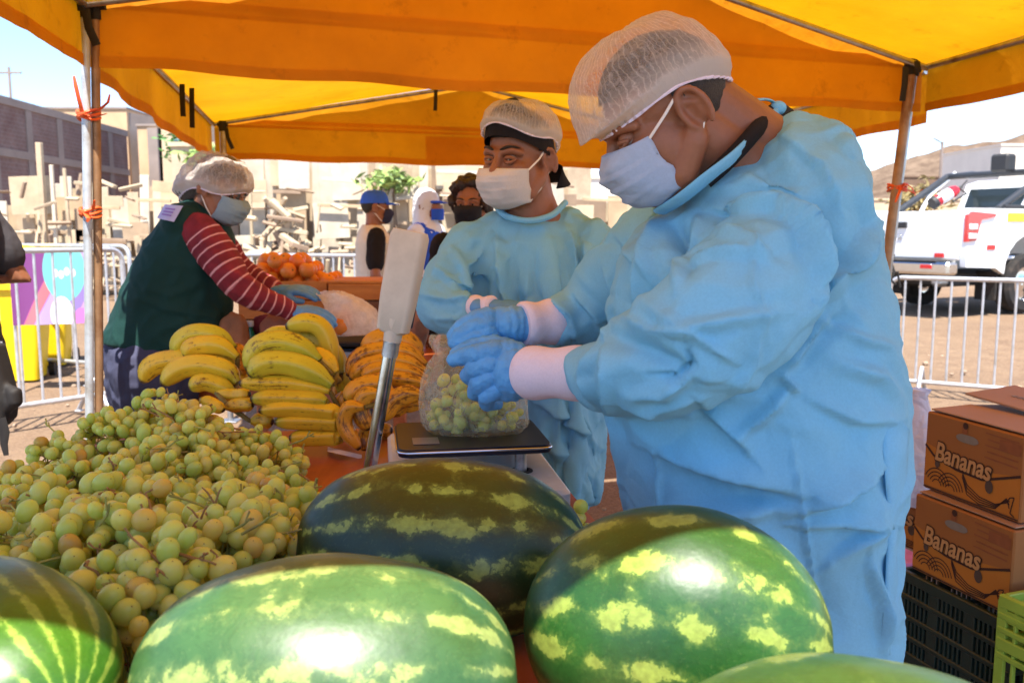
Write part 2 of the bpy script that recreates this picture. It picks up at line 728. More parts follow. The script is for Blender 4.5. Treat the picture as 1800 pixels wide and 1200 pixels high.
# long dark brick building on the left, running away from the camera
t = thing('brick_building', 'long dark brick building with grey concrete frame behind the scrap fence on the left', 'building')
a, b_ = at(-420, 300, 22.0), at(226, 300, 45.0)
ztop = 6.3
wall = slab_between(a, b_, 0, ztop, 9, Vector((-0.4, 1, 0)))
me = wall.mesh('wall')
add_uv(me, lambda co, n: (((co.x - a.x) ** 2 + (co.y - a.y) ** 2) ** 0.5, co.z))
link('wall', me, M_BRICK, t)
d = Vector((b_.x - a.x, b_.y - a.y, 0))
L_ = d.length
d.normalize()
nrm = Vector((d.y, -d.x, 0))
for k in range(9):
    p = Vector((a.x, a.y, 0)) + d * (L_ * (k + 0.1) / 9)
    link('concrete_column', slab_between(p + nrm * 0.04, p + d * 0.45 + nrm * 0.04, 0, ztop - 0.3, 0.2, -nrm), M_CONC, t)
for z in (ztop - 0.29, 4.1, 2.0):
    link('concrete_beam', slab_between(Vector((a.x, a.y, 0)) + nrm * 0.06, Vector((b_.x, b_.y, 0)) + nrm * 0.06, z, z + 0.3, 0.2, -nrm), M_CONC, t)

def block(name, label, px0, px1, py_top, Y, depth, mat, side=None, cat='building', skew=0.0, base=0.0):
    A, B = at(px0, py_top, Y), at(px1, py_top, Y)
    t = thing(name, label, cat)
    wl = slab_between(Vector((A.x, Y, 0)), Vector((B.x, Y + skew, 0)), base, A.z, depth)
    link('wall', wl, mat, t, smooth=False)
    cop = slab_between(Vector((A.x - 0.05, Y - 0.08, 0)), Vector((B.x + 0.05, Y + skew - 0.08, 0)), A.z + 0.003, A.z + 0.12, depth + 0.12)
    link('parapet', cop, side or mat, t, smooth=False)
    return t, A, B


t, A, B = block('concrete_house', 'tan plastered house with blank sunlit wall behind the brick building', 70, 222, 192, 52, 8, M_PLASTER, M_CONC)
link('side_wing', slab_between(Vector((B.x, 52.3, 0)), Vector((B.x + 0.7, 54.5, 0)), 0, B.z - 0.15, 5), M_CONC, t, smooth=False)
t, A, B = block('concrete_tower', 'small grey concrete stair tower with ochre face beyond the tan house', 241, 278, 222, 50, 4, M_PLASTER, M_CONC)
link('side_wing', slab_between(Vector((B.x - 0.55, 49.8, 0)), Vector((B.x, 49.8, 0)), 0, B.z - 0.1, 3), M_CONC, t, smooth=False)
t, A, B = block('pale_house', 'pale beige house seen under the tent edge left of the hairnet', 282, 356, 205, 40, 6, M_PLASTERP, M_PLASTERW)
for px, py in ((318, 262), (345, 300)):
    q = at(px, py, 39.9)
    fr = link('window', MB().box(q, (0.6, 0.1, 0.9)), plain('window_frame_blue', L(110, 150, 150), 0.6), t, smooth=False)
    link('pane', MB().box(q + Vector((0, -0.06, 0)), (0.45, 0.02, 0.75)), plain('dark_pane', L(60, 80, 84), 0.15, bmp=0), fr, smooth=False)
t, A, B = block('white_building', 'white building with one grey window between the two gowned men', 1000, 1130, 314, 36, 6, M_PLASTERW)
q = at(1021, 325, 35.94)
fr = link('window', MB().box(q, (0.52, 0.1, 0.5)), plain('window_frame_grey', L(150, 150, 150), 0.6), t, smooth=False)
link('pane', MB().box(q + Vector((0, -0.06, 0)), (0.44, 0.02, 0.42)), plain('grey_pane', L(120, 124, 126), 0.2, bmp=0), fr, smooth=False)
t, A, B = block('white_store', 'white flat walled store on the hillside above the pickup', 1760, 1960, 256, 60, 8, M_PLASTERW)
t, A, B = block('ochre_wall', 'low ochre boundary wall below the hill at right', 1480, 1700, 352, 58, 0.4, M_PLASTERP, cat='wall')
t, A, B = block('adobe_wall', 'long brown adobe wall running along the foot of the hill', 1590, 1960, 312, 80, 0.6, plain('adobe', L(112, 90, 74), 0.95, 0.2, 0.5, 0.2, 8), cat='wall')
t, A, B = block('gate_pillar', 'slim pale pillar left of the rusty tent pole', 1508, 1520, 300, 45, 0.5, M_PLASTERW, cat='pillar')

# power pole and wires, upper left
p0 = at(25, 260, 60)
t = thing('power_pole', 'thin grey power pole with crossarm above the brick building', 'power pole')
link('pole', MB().tube([(p0.x, 60, 0), (p0.x, 60, at(25, 118, 60).z)], 0.09, 8), M_CONC, t)
zc = at(25, 128, 60).z
link('crossarm', MB().box((p0.x, 60, zc), (1.6, 0.12, 0.12)), M_CONC, t)
for dy in (0, -0.5, -1.0):
    pts = []
    for k in range(25):
        f_ = k / 24
        pts.append((p0.x - 18 + 46 * f_, 60 + 12 * f_, zc + dy * 0.6 - 1.0 * math.sin(math.pi * min(1, f_ * 1.1)) - f_ * 2))
    link('wire', MB().tube(pts, 0.018, 5), plain('wire_grey', L(110, 110, 115), 0.7, bmp=0), t)
p0 = at(1656, 262, 78)
t = thing('lamp_post', 'pale lamp post with short arm on the hill skyline', 'street lamp')
link('pole', MB().tube([(p0.x, 78, 0), (p0.x, 78, p0.z + 0.6)], 0.13, 8), M_CONC, t)
link('arm', MB().tube([(p0.x, 78, p0.z + 0.5), (p0.x - 1.0, 77.6, p0.z + 0.9)], 0.07, 8), M_CONC, t)

t, A, B = block('boundary_wall', 'long pale plastered wall standing behind the scrap fence', 300, 1040, 258, 24, 0.3, plain('plaster_dusty', L(188, 170, 144), 0.95, 0.25, 1.2, 0.2, 12, dirt=L(140, 118, 96)), cat='wall')
for px, w_ in ((455, 0.5), (520, 0.9), (600, 0.6), (700, 0.8), (800, 0.5)):
    q = at(px, 300, 23.9)
    link('patch', MB().bbox((q.x, 23.93, q.z + 0.1), (w_, 0.06, 0.7), 0.01), plain('wall_patch', L(172, 152, 128), 0.95, 0.2, 2), t, smooth=False)
# ------------------------------------------------------------------ scrap fence
SCRAP = [plain('scrap_%d' % k, c, 0.9, 0.2, 2.2, 0.3, 30, dirt=tuple(x * 0.7 for x in c)) for k, c in enumerate(
    [L(190, 174, 148), L(184, 166, 138), L(178, 158, 132), L(196, 184, 164), L(162, 140, 116), L(190, 180, 164), L(178, 154, 124), L(146, 124, 104)])]  # pale, close tones imitate the overexposed sunlight on the boards
YF = 19.0
spans = [(-140, 60, 335), (60, 148, 305), (148, 250, 325), (250, 330, 302), (330, 470, 270), (470, 560, 268), (560, 650, 272), (650, 760, 270), (760, 900, 272), (900, 1000, 285), (1000, 1130, 330)]
descr = ['pale boards beside the left tent pole, with a pale doorway', 'tall upright planks and posts directly left of the tent pole', 'wide pale sheets right of the tent pole',
         'patched boards below the pale house', 'broken panels behind the hairnet of the stooping woman', 'cracked pale panels above the oranges',
         'pale boards left of the blue cap', 'upright planks behind the man in the blue cap', 'boards behind the curly haired woman', 'boards hidden behind the middle gown', 'low boards below the white building']
rs = random.Random(5)
for (x0, x1, yt), ds in zip(spans, descr):
    t = thing('scrap_fence', 'scrap wood fence: ' + ds, 'fence', group='sections of the scrap wood fence')
    xl, xr = at(x0, 400, YF).x, at(x1, 400, YF).x
    zt = at(0, yt, YF).z
    bk = MB().box(((xl + xr) / 2, YF + 0.32, (zt - 0.3) / 2), (xr - xl - 0.01, 0.06, zt - 0.3))
    link('backing', bk, rs.choice(SCRAP[:3]), t, smooth=False)
    x = xl
    n = 0
    while x < xr - 0.1:
        w = min(rs.choice((rs.uniform(0.12, 0.25), rs.uniform(0.25, 0.7))), xr - x)
        z0 = rs.uniform(0, 0.25) if rs.random() < 0.7 else rs.uniform(0.5, 1.1)
        z1 = zt - abs(rs.gauss(0, 0.22))
        Mr = Matrix.Rotation(rs.gauss(0, 0.016), 3, 'Y') @ Matrix.Rotation(rs.gauss(0, 0.03), 3, 'X')
        link('board', MB().bbox((x + w / 2, YF + rs.uniform(-0.12, 0.2), (z0 + z1) / 2), (w * 0.96, 0.04, z1 - z0), 0.006, Mr), rs.choice(SCRAP), t, smooth=False)
        x += w + rs.uniform(-0.02, 0.06)
        n += 1
    for k in range(rs.randint(3, 5)):
        w, h = rs.uniform(0.3, 0.9), rs.uniform(0.2, 0.8)
        cx, cz = rs.uniform(xl, xr), rs.uniform(0.7, zt - 0.3)
        Mr = Matrix.Rotation(rs.gauss(0, 0.05), 3, 'Y')
        link('patch', MB().bbox((cx, YF - 0.19 - k * 0.05, cz), (w, 0.03, h), 0.004, Mr), rs.choice(SCRAP), t, smooth=False)
    for k in range(2):
        cz = rs.uniform(0.8, zt - 0.2)
        Mr = Matrix.Rotation(rs.gauss(0, 0.06), 3, 'Y')
        link('rail', MB().bbox(((xl + xr) / 2, YF - 0.42 - 0.06 * k, cz), ((xr - xl) * rs.uniform(0.5, 0.95), 0.05, 0.07), 0.006, Mr), rs.choice(SCRAP[4:]), t, smooth=False)
for px, yt, w, lab in ((68, 251, 0.11, 'tallest pale post standing in front of the scrap fence left of the tent pole'), (90, 290, 0.07, 'shorter thin post beside the tallest fence post'), (115, 296, 0.06, 'thin crooked post nearest the left tent pole'),
                       (440, 330, 0.06, 'thin grey stake showing just right of the hairnet'), (738, 330, 0.12, 'brown post behind the man in the blue cap')):
    p = at(px, yt, YF - 0.65)
    t = link('fence_post', MB().bbox((p.x, YF - 0.65, p.z / 2), (w, w, p.z), 0.008, Matrix.Rotation(rs.gauss(0, 0.02), 3, 'Y')), rs.choice(SCRAP), smooth=False)
    tag(t, lab, 'post')
# rubble heap of boards right of the stooping woman
mb = MB()
for k in range(420):
    px, Y = (rs.uniform(430, 560), rs.uniform(17.2, 18.2)) if k < 150 else (rs.uniform(-40, 1010), rs.uniform(17.6, 18.3))
    p = at(px, 400, Y)
    z = rs.uniform(0.1, max(0.2, 1.9 - abs(px - 490) / 45.0)) if k < 150 else rs.choice((rs.uniform(0.05, 0.5), rs.uniform(0.1, 1.1), rs.uniform(0.4, 2.3)))
    Mr = Matrix.Rotation(rs.choice((0, 0, 1.57)) + rs.gauss(0, 0.5 if k < 150 else 0.18), 3, 'Y') @ Matrix.Rotation(rs.uniform(-0.6, 0.6), 3, 'Z') @ Matrix.Rotation(rs.uniform(-0.6, 0.6), 3, 'X')
    mb.cur = k % 3
    big = 1.0 if k < 150 else 0.55
    mb.bbox((p.x, Y, z), (rs.uniform(0.2, 0.75) * (0.6 + 0.4 * big), rs.uniform(0.06, 0.22) * big, rs.uniform(0.03, 0.14) * big), 0.01, Mr)
o = link('rubble_heap', mb, [SCRAP[7], SCRAP[2], SCRAP[1]], smooth=False)
tag(o, 'broken boards and rubble heaped and hung along the scrap fence', 'rubble', kind='stuff')


def leafy(name, label, cat, px, py, Y, rx, rz, n, c, stem_to=0.0, leaf=0.16, seed=1):
    """small plant: stem, twigs and loose leaf blades"""
    q = random.Random(seed)
    p = at(px, py, Y)
    t = thing(name, label, cat, (p.x, Y, 0))
    st = MB().tube([(0, 0, stem_to), (0.05, 0, p.z * 0.6), (0, 0, p.z + rz * 0.4)], [0.06, 0.045, 0.015], 8)
    lv = MB()
    for k in range(16):
        a, e = q.uniform(0, 6.28), q.uniform(-0.2, 1.2)
        d = Vector((math.cos(a) * math.cos(e) * rx, math.sin(a) * math.cos(e) * rx, math.sin(e) * rz))
        s0 = Vector((0, 0, p.z - rz * q.uniform(0.1, 0.8)))
        e0 = Vector((0, 0, p.z)) + d * q.uniform(0.5, 1)
        st.tube([s0, (s0 + e0) / 2 + Vector((0, 0, 0.05)), e0], [0.02, 0.013, 0.005], 5)
        for j in range(n // 16):
            c0 = s0.lerp(e0, q.uniform(0.35, 1.05)) + Vector((q.gauss(0, 1), q.gauss(0, 1), q.gauss(0, 1))) * rx * 0.13
            ax = Vector((q.gauss(0, 1), q.gauss(0, 1), q.gauss(0, 0.6))).normalized() * leaf * q.uniform(0.6, 1.2)
            bx = ax.cross(Vector((q.gauss(0, 1), q.gauss(0, 1), q.gauss(0, 1)))).normalized() * leaf * 0.28
            lv.cur = q.randint(0, 1)
            lv.add([c0 - ax, c0 + bx - ax * 0.2, c0 + ax, c0 - bx - ax * 0.2], [(0, 1, 2, 3)])
    link('trunk', st, plain('bark', L(110, 90, 70), 0.9), t)
    link('crown', lv, [plain('leaf_a%d' % seed, c, 0.5, 0.3, 3), plain('leaf_b%d' % seed, tuple(k * 0.55 for k in c), 0.5, 0.3, 3)], t, smooth=False)


leafy('leafy_bush', 'sunlit green leafy bush above the fence left of the black haired woman', 'bush', 690, 318, 18.2, 0.7, 0.22, 300, L(150, 176, 96), seed=3)
leafy('climbing_plant', 'thin vine with sparse leaves on the pale house below the tent valance', 'plant', 322, 262, 36, 0.9, 1.2, 260, L(90, 140, 70), seed=8, leaf=0.2)
leafy('shrub', 'green shrub top just beneath the far tent corner', 'shrub', 362, 280, 18.4, 0.55, 0.35, 260, L(150, 176, 96), seed=12)
leafy('dry_bush', 'dry straw coloured bush behind the pickup tailgate', 'bush', 1612, 352, 24, 0.9, 0.5, 520, L(170, 150, 96), seed=31)

# ------------------------------------------------------------------ tents
def tent_cloth(name, c, trans, tcol):
    m, nt, b, out = new_mat(name)
    v = coords(nt)
    n1 = noise_n(nt, v, 1.6, 8, 0.65)
    n2 = noise_n(nt, v, 9, 6, 0.7)
    dirt = ramp(nt, n1, [(0.35, (1, 1, 1)), (0.75, (0.72, 0.66, 0.60))])
    spots = ramp(nt, n2, [(0.30, (0.8, 0.76, 0.7)), (0.42, (1, 1, 1))])
    col = mix_c(nt, 1.0, mix_c(nt, 1.0, (*c, 1), dirt, 'MULTIPLY'), spots, 'MULTIPLY')
    nt.links.new(col, b.inputs['Base Color'])
    b.inputs['Roughness'].default_value = 0.6
    b.inputs['Specular IOR Level'].default_value = 0.25
    h = math_n(nt, 'ADD', math_n(nt, 'MULTIPLY', noise_n(nt, v, 5, 4, 0.5, 0.8), 1.2), math_n(nt, 'MULTIPLY', noise_n(nt, v, 700, 1), 0.03))
    bump(nt, b, h, 0.35, 0.03)
    tr = nd(nt, 'ShaderNodeBsdfTranslucent')
    tc = mix_c(nt, 1.0, mix_c(nt, 1.0, (*tcol, 1), dirt, 'MULTIPLY'), spots, 'MULTIPLY')
    nt.links.new(tc, tr.inputs['Color'])
    mx = nd(nt, 'ShaderNodeMixShader')
    mx.inputs[0].default_value = trans
    nt.links.new(b.outputs[0], mx.inputs[1])
    nt.links.new(tr.outputs[0], mx.inputs[2])
    nt.links.new(mx.outputs[0], out.inputs['Surface'])
    return m


M_TENT = tent_cloth('tent_cloth', (0.76, 0.325, 0.004), 0.40, (0.74, 0.325, 0.004))
M_STEEL = plain('galvanised', L(170, 172, 176), 0.35, 0.15, 30, 0.1, 300, metal=0.85, dirt=L(120, 112, 104))
M_STEELPALE = plain('pale_steel_pole', L(178, 186, 194), 0.4, 0.08, 30, 0.1, 200, metal=0.2, dirt=L(140, 134, 126))  # bare steel pole; its bright reflection is put into a pale, low-metal grey
M_RUST = plain('rusty_pole', L(150, 116, 84), 0.55, 0.25, 14, 0.25, 120, metal=0.5, dirt=L(110, 66, 36))
M_BLACK = plain('black_nylon', L(26, 22, 20), 0.75, 0.2, 60, 0.2, 400)
M_SEAM = plain('tent_seam', L(150, 80, 20), 0.7, 0.1, 40, 0.1, 300)
M_ORIB = plain('orange_ribbon', L(224, 92, 40), 0.5, 0.15, 60, 0.1, 200)

ZE = 2.13          # eave height
VAL = 0.21         # valance drop
RISE = 0.36


def sag_sheet(mb, A, B, C, D, nu=26, nv=10, sag=0.03, wr=0.006, seed=0, th=0.0):
    """cloth between edge A-B and edge D-C with a sag and wrinkles"""
    A, B, C, D = map(Vector, (A, B, C, D))
    n = (B - A).cross(D - A).normalized()
    pts = []
    for j in range(nv):
        for i in range(nu):
            u, v = i / (nu - 1), j / (nv - 1)
            p = A.lerp(B, u).lerp(D.lerp(C, u), v)
            pts.append(p)
    P = np.array([tuple(p) for p in pts])
    w = pnoise(P * np.array([4.0, 4.0, 1.2]), seed) * wr + pnoise(P * 11, seed + 3) * wr * 0.35
    for k, p in enumerate(pts):
        i, j = k % nu, k // nu
        u, v = i / (nu - 1), j / (nv - 1)
        e = math.sin(math.pi * u)
        pts[k] = p + n * (w[k] * min(1, 8 * min(u, 1 - u) + 0.1)) + Vector((0, 0, -sag * e * math.sin(math.pi * min(1, max(v, 0.02)) if sag > 0 else 0)))
    fs = [(j * nu + i, j * nu + i + 1, (j + 1) * nu + i + 1, (j + 1) * nu + i) for j in range(nv - 1) for i in range(nu - 1)]
    mb.add(pts, fs)


def valance(mb, A, B, inward, seed, drop=VAL, belly=0.008):
    """hanging band under an eave with soft folds; lower edge ripples"""
    A, B = Vector(A), Vector(B)
    nu, nv = 60, 9
    pts = []
    for j in range(nv):
        for i in range(nu):
            pts.append(A.lerp(B, i / (nu - 1)) + Vector((0, 0, 0.03 - (drop + 0.03) * j / (nv - 1))))
    P = np.array([tuple(p) for p in pts])
    w = pnoise(P * np.array([2.6, 2.6, 0.8]), seed) * 0.03 + pnoise(P * np.array([9, 9, 1.5]), seed + 1) * 0.008
    for k, p in enumerate(pts):
        i, j = k % nu, k // nu
        u, v = i / (nu - 1), j / (nv - 1)
        e = min(1, 14 * min(u, 1 - u))
        pts[k] = p + inward * (w[k] * v * e) + Vector((0, 0, (-belly * math.sin(math.pi * u) + 0.006 * math.sin(u * 31 + seed)) * v * e))
    fs = [(j * nu + i, j * nu + i + 1, (j + 1) * nu + i + 1, (j + 1) * nu + i) for j in range(nv - 1) for i in range(nu - 1)]
    mb.add(pts, fs)
    # turned and stitched hem: a second layer along the lower edge and a sewn seam near the eave
    low = pts[(nv - 1) * nu:]
    up = [a_.lerp(b2, 0.16) for a_, b2 in zip(low, pts[:nu])]
    hem = MB().loft([[p + inward * 0.003 for p in low], [p + inward * 0.003 for p in up]], cap=False, closed=False)
    s0 = [a_.lerp(b2, 0.80) + inward * 0.0025 for a_, b2 in zip(low, pts[:nu])]
    s1 = [a_.lerp(b2, 0.86) + inward * 0.0025 for a_, b2 in zip(low, pts[:nu])]
    hem.loft([s0, s1], cap=False, closed=False)
    return hem, pts, nu


def solid(me, th=0.0015):
    return me


def tent(label, BL, BR, FR, FL, seed, poles, straps, drop=VAL):
    c = (BL + BR + FR + FL) / 4
    t = thing('canopy_tent', label, 'tent', (c.x, c.y, 0), group='orange canopy tents')
    BLe, BRe, FRe, FLe = [Vector((p.x, p.y, ZE)) for p in (BL, BR, FR, FL)]
    bm_, fm_ = (BLe + BRe) / 2 + Vector((0, 0, RISE)), (FLe + FRe) / 2 + Vector((0, 0, RISE))
    inw = (fm_ - bm_).normalized()
    right = (BRe - BLe).normalized()
    mb = MB()
    sag_sheet(mb, FLe, BLe, bm_, fm_, 30, 14, 0.05, 0.012, seed)
    sag_sheet(mb, BRe, FRe, fm_, bm_, 30, 14, 0.05, 0.012, seed + 1)
    wpart('roof_cloth', smooth_mesh(mb.mesh()), M_TENT, t)
    mb = MB()
    e = inw * 0.02
    mb_pts = [BLe - e, BRe - e, bm_ - e]
    # gable end as a fan of rows
    nu, nv = 50, 12
    pts = []
    for j in range(nv):
        v = j / (nv - 1)
        for i in range(nu):
            u = i / (nu - 1)
            h = RISE * (1 - abs(2 * u - 1)) * v
            pts.append(BLe.lerp(BRe, u) + Vector((0, 0, h)))
    P = np.array([tuple(p) for p in pts])
    w = pnoise(P * np.array([2.2, 2.2, 3]), seed + 5) * 0.02 + pnoise(P * 7, seed + 6) * 0.005
    pts = [p - e * (1.4 + v_ * 0) + inw * w_ * math.sin(math.pi * (k % nu) / (nu - 1)) for k, (p, w_, v_) in enumerate(zip(pts, w, w))]
    mb.add(pts, [(j * nu + i, j * nu + i + 1, (j + 1) * nu + i + 1, (j + 1) * nu + i) for j in range(nv - 1) for i in range(nu - 1)])
    wpart('gable_cloth', smooth_mesh(mb.mesh()), M_TENT, t)
    for k, (a_, b2, nrm_) in enumerate(((BLe, BRe, inw), (FLe, BLe, right), (BRe, FRe, -right))):
        mb = MB()
        hem, vp, vn = valance(mb, a_ - nrm_ * 0.016, b2 - nrm_ * 0.016, nrm_, seed + 10 + k, drop)
        vo = wpart('valance', smooth_mesh(mb.mesh()), M_TENT, t)
        ho = link('hem', smooth_mesh(hem.mesh()), M_TENT)
        ho.parent = vo
        if k == 0 and drop != VAL:
            i0, i1 = int(vn * 0.40), int(vn * 0.66)
            rows_ = [[vp[j * vn + i] - nrm_ * 0.006 for i in range(i0, i1)] for j in range(2, 9)]
            po_ = link('patch', smooth_mesh(MB().loft(rows_, cap=False, closed=False).mesh()), M_TENT)
            po_.parent = vo
    # frame
    dz = Vector((0, 0, -0.015))
    mb = MB()
    for a_, b2 in ((BLe, FLe), (BRe, FRe)):
        wpart('eave_pole', MB().tube([a_ + dz, b2 + dz], 0.014, 12), M_STEEL, t)
    for a_, b2 in ((BLe, bm_), (bm_, BRe)):
        wpart('rafter', MB().tube([a_ + inw * 0.02 + dz, b2 + inw * 0.02 + dz * 1.4], 0.014, 12), M_STEEL, t)
    wpart('ridge_pole', MB().tube([bm_ + dz, fm_ + dz], 0.014, 12), M_STEEL, t)
    for (top, foot, r, mt) in poles:
        p = wpart('pole', MB().tube([foot, foot.lerp(top, 0.5) + Vector((0.004, 0, 0)), top], r, 20), mt, t)
        ft = wpart('foot_plate', MB().bbox(foot + Vector((0, 0, 0.006)), (0.12, 0.12, 0.012), 0.002), M_STEEL, t)
        br = wpart('corner_bracket', MB().tube([top + Vector((0, 0, -0.05)), top + Vector((0, 0, 0.02))], r * 1.25, 14).tube([top + Vector((-0.035, 0, -0.005)), top + Vector((0.035, 0, -0.005))], 0.014, 10), M_BLACK, t)
    for pts, w in straps:
        wpart('strap', MB().tube(pts, w, 8, 0.25, up=(0, 1, 0)), M_BLACK, t)
    return t


nBL, nBR = Vector((-1.405, 3.02, 0)), Vector((1.88, 4.14, 0))
side = Vector((0.185, -0.983, 0))
nFL, nFR = nBL + side * 2.87, nBR + side * 3.56
fBL, fBR = Vector((-2.09, 6.32, 0)), Vector((1.45, 7.45, 0))
def pole_line(a, b_):
    """top point and the foot on the ground of the line through two sighted points"""
    return a, a + (b_ - a) * (a.z / (a.z - b_.z))


lp_top, lp_bot = pole_line(at(149, 4, 3.02), at(156, 720, 3.02))
rp_top, rp_bot = pole_line(at(1603, 112, 4.12), at(1561, 430, 4.12))


def strap(px, py0, py1, Y, dx=0):
    return ([at(px, py0, Y), at(px + dx * 0.3, (py0 + py1) / 2, Y - 0.01), at(px + dx, py1, Y)], 0.014)


M_RIB = M_ORIB
near_tent = tent('nearest orange canopy tent, shading the men, watermelons and grapes', nBL, nBR, nFR, nFL, 40,
     [(lp_top, lp_bot, 0.0145, M_STEELPALE), (rp_top, rp_bot, 0.021, M_RUST),
      (Vector((nFL.x, nFL.y, ZE)), Vector((nFL.x, nFL.y, 0)), 0.021, M_STEEL), (Vector((nFR.x, nFR.y, ZE)), Vector((nFR.x, nFR.y, 0)), 0.021, M_STEEL)],
     [strap(141, -20, 20, 2.98), strap(150, 18, 80, 2.965, 20), strap(1592, 118, 178, 4.05, -6), strap(1612, 108, 128, 4.05, 4)])
far_tent = tent('farther orange canopy tent, over the stooping woman and the oranges', fBL, fBR, nBR + Vector((0.05, 0.09, 0)), nBL + Vector((0.015, 0.06, 0)), 70,
     [(at(391, 218, 6.3), Vector((-2.05, 6.3, 0)), 0.021, M_STEEL), (Vector((fBR.x, fBR.y, ZE)), Vector((fBR.x, fBR.y, 0)), 0.021, M_STEEL),
      (lp_top + Vector((0.021, 0.026, 0)), lp_bot + Vector((0.021, 0.026, 0)), 0.0145, M_RUST), (rp_top + Vector((0.026, 0.035, 0)), rp_bot + Vector((0.026, 0.035, 0)), 0.019, M_STEEL)],
     [strap(320, 148, 205, 4.55, 2), strap(337, 155, 225, 4.8, 1), strap(397, 224, 262, 6.2, 12), strap(766, 158, 195, 6.6, -1)], 0.25)


def ribbon_tie(label, c, r, tails, Y):
    t = thing('ribbon_tie', label, 'ribbon', c)
    M = Matrix.Identity(3)
    mb = MB()
    for k in range(3):
        ring = [Vector((math.cos(a) * r, math.sin(a) * r, (k - 1) * 0.011 + 0.006 * math.sin(a * 2 + k))) for a in np.linspace(0, 6.283, 22)]
        mb.tube(ring, 0.006, 7, 0.8)
    link('band', mb, M_ORIB, t)
    link('knot', MB().ell((0.0, -r - 0.006, 0.0), (0.012, 0.009, 0.012)), M_ORIB, t)
    for k, tl in enumerate(tails):
        pts = [Vector((0, -r - 0.008, 0))] + [p - Vector(c) for p in tl]
        link('tail', MB().tube(pts, [0.007] * (len(pts) - 1) + [0.004], 7, 0.3), M_ORIB, t)
    return t


ribbon_tie('orange ribbon with a raised flag and loose tails knotted on the left steel pole', at(156, 203, 3.04), 0.034, [[at(140, 180, 2.98), at(133, 150, 2.97), at(130, 134, 2.97)], [at(170, 205, 2.97), at(187, 200, 2.96)], [at(176, 192, 2.97), at(190, 180, 2.96), at(193, 166, 2.96)]], 3.0)
ribbon_tie('short faded orange ribbon low on the left steel pole', at(159, 374, 3.04), 0.032, [[at(164, 368, 2.98), at(166, 352, 2.97)], [at(156, 384, 2.97), at(153, 390, 2.97)]], 3.0)
ribbon_tie('thin orange ribbon with long loose tails on the rusty right pole', at(1577, 330, 4.14), 0.04, [[at(1590, 322, 4.05), at(1603, 330, 4.0), at(1610, 345, 4.0)], [at(1608, 340, 4.02), at(1622, 333, 4.0)], [at(1578, 345, 4.05), at(1574, 356, 4.05)]], 4.1)


# ------------------------------------------------------------------ crowd barriers
M_BARR = plain('barrier_steel', L(196, 198, 204), 0.42, 0.1, 20, 0.08, 300, metal=0.6, dirt=L(160, 156, 150))


def barrier(label, A, B, z0, z1, nbars, r=0.019, feet=True, group='steel crowd barriers'):
    A, B = Vector((A.x, A.y, 0)), Vector((B.x, B.y, 0))
    d = (B - A).normalized()
    t = thing('crowd_barrier', label, 'barrier', (A.x, A.y, 0), group=group)
    n = Vector((-d.y, d.x, 0))
    loop = []
    rc = 0.09

    def P(s_, z):
        return A + d * s_ + Vector((0, 0, z))
    Lb = (B - A).length
    for cx, cz, a0 in ((Lb - rc, z1 - rc, 90), (Lb - rc, z0 + rc, 0), (rc, z0 + rc, -90), (rc, z1 - rc, -180)):
        for k in range(6):
            an = R(a0 - 90 * k / 5)
            loop.append(P(cx + rc * math.cos(an), cz + rc * math.sin(an)))
    loop.append(loop[0])
    wpart('frame', MB().tube(loop, r, 12, cap=False), M_BARR, t)
    for k in range(nbars):
        s_ = Lb * (k + 1) / (nbars + 1)
        wpart('bar', MB().tube([P(s_, z0), P(s_, z1)], r * 0.52, 8), M_BARR, t)
    if feet:
        for s_ in (Lb * 0.16, Lb * 0.84):
            for sg in (-1, 1):
                p0, p1 = P(s_, z0 + 0.12), P(s_, 0.02) + n * sg * 0.27
                wpart('foot', MB().tube([p0, p1], r * 0.9, 10).bbox(p1 + Vector((0, 0, -0.012)), (0.05, 0.05, 0.012), 0.003), M_BARR, t)
    return t


pL = atz(22, 700, 0.0)
barrier('steel crowd barrier at left in front of the colourful banner', at(-250, 441, 5.4), at(214, 445, 6.7), 0.16, 1.24, 12)
barrier('steel crowd barrier running behind the left tent pole', at(226, 436, 7.9), at(-30, 430, 8.6), 0.16, 1.24, 9)
barrier('steel crowd barrier with white top rail behind the oranges', at(425, 443, 9.6), at(660, 452, 9.2), 0.16, 1.12, 12)
barrier('steel crowd barrier behind the blue capped man', at(664, 452, 9.3), at(960, 462, 9.6), 0.16, 1.12, 12)
barrier('steel crowd barrier at right in front of the white pickup', at(1566, 484, 7.5), at(2010, 505, 6.6), 0.11, 0.985, 14)

# tie of black wire at the end of the right barrier
t = link('wire_tie', MB().tube([at(1571, 447, 7.4), at(1566, 462, 7.38), at(1572, 478, 7.36), at(1566, 492, 7.36), at(1574, 500, 7.36)], 0.012, 7).tube([at(1562, 480, 7.36), at(1578, 478, 7.36), at(1582, 505, 7.36)], 0.01, 7), M_BLACK)
tag(t, 'black wire tie twisted round the corner of the right crowd barrier', 'wire')

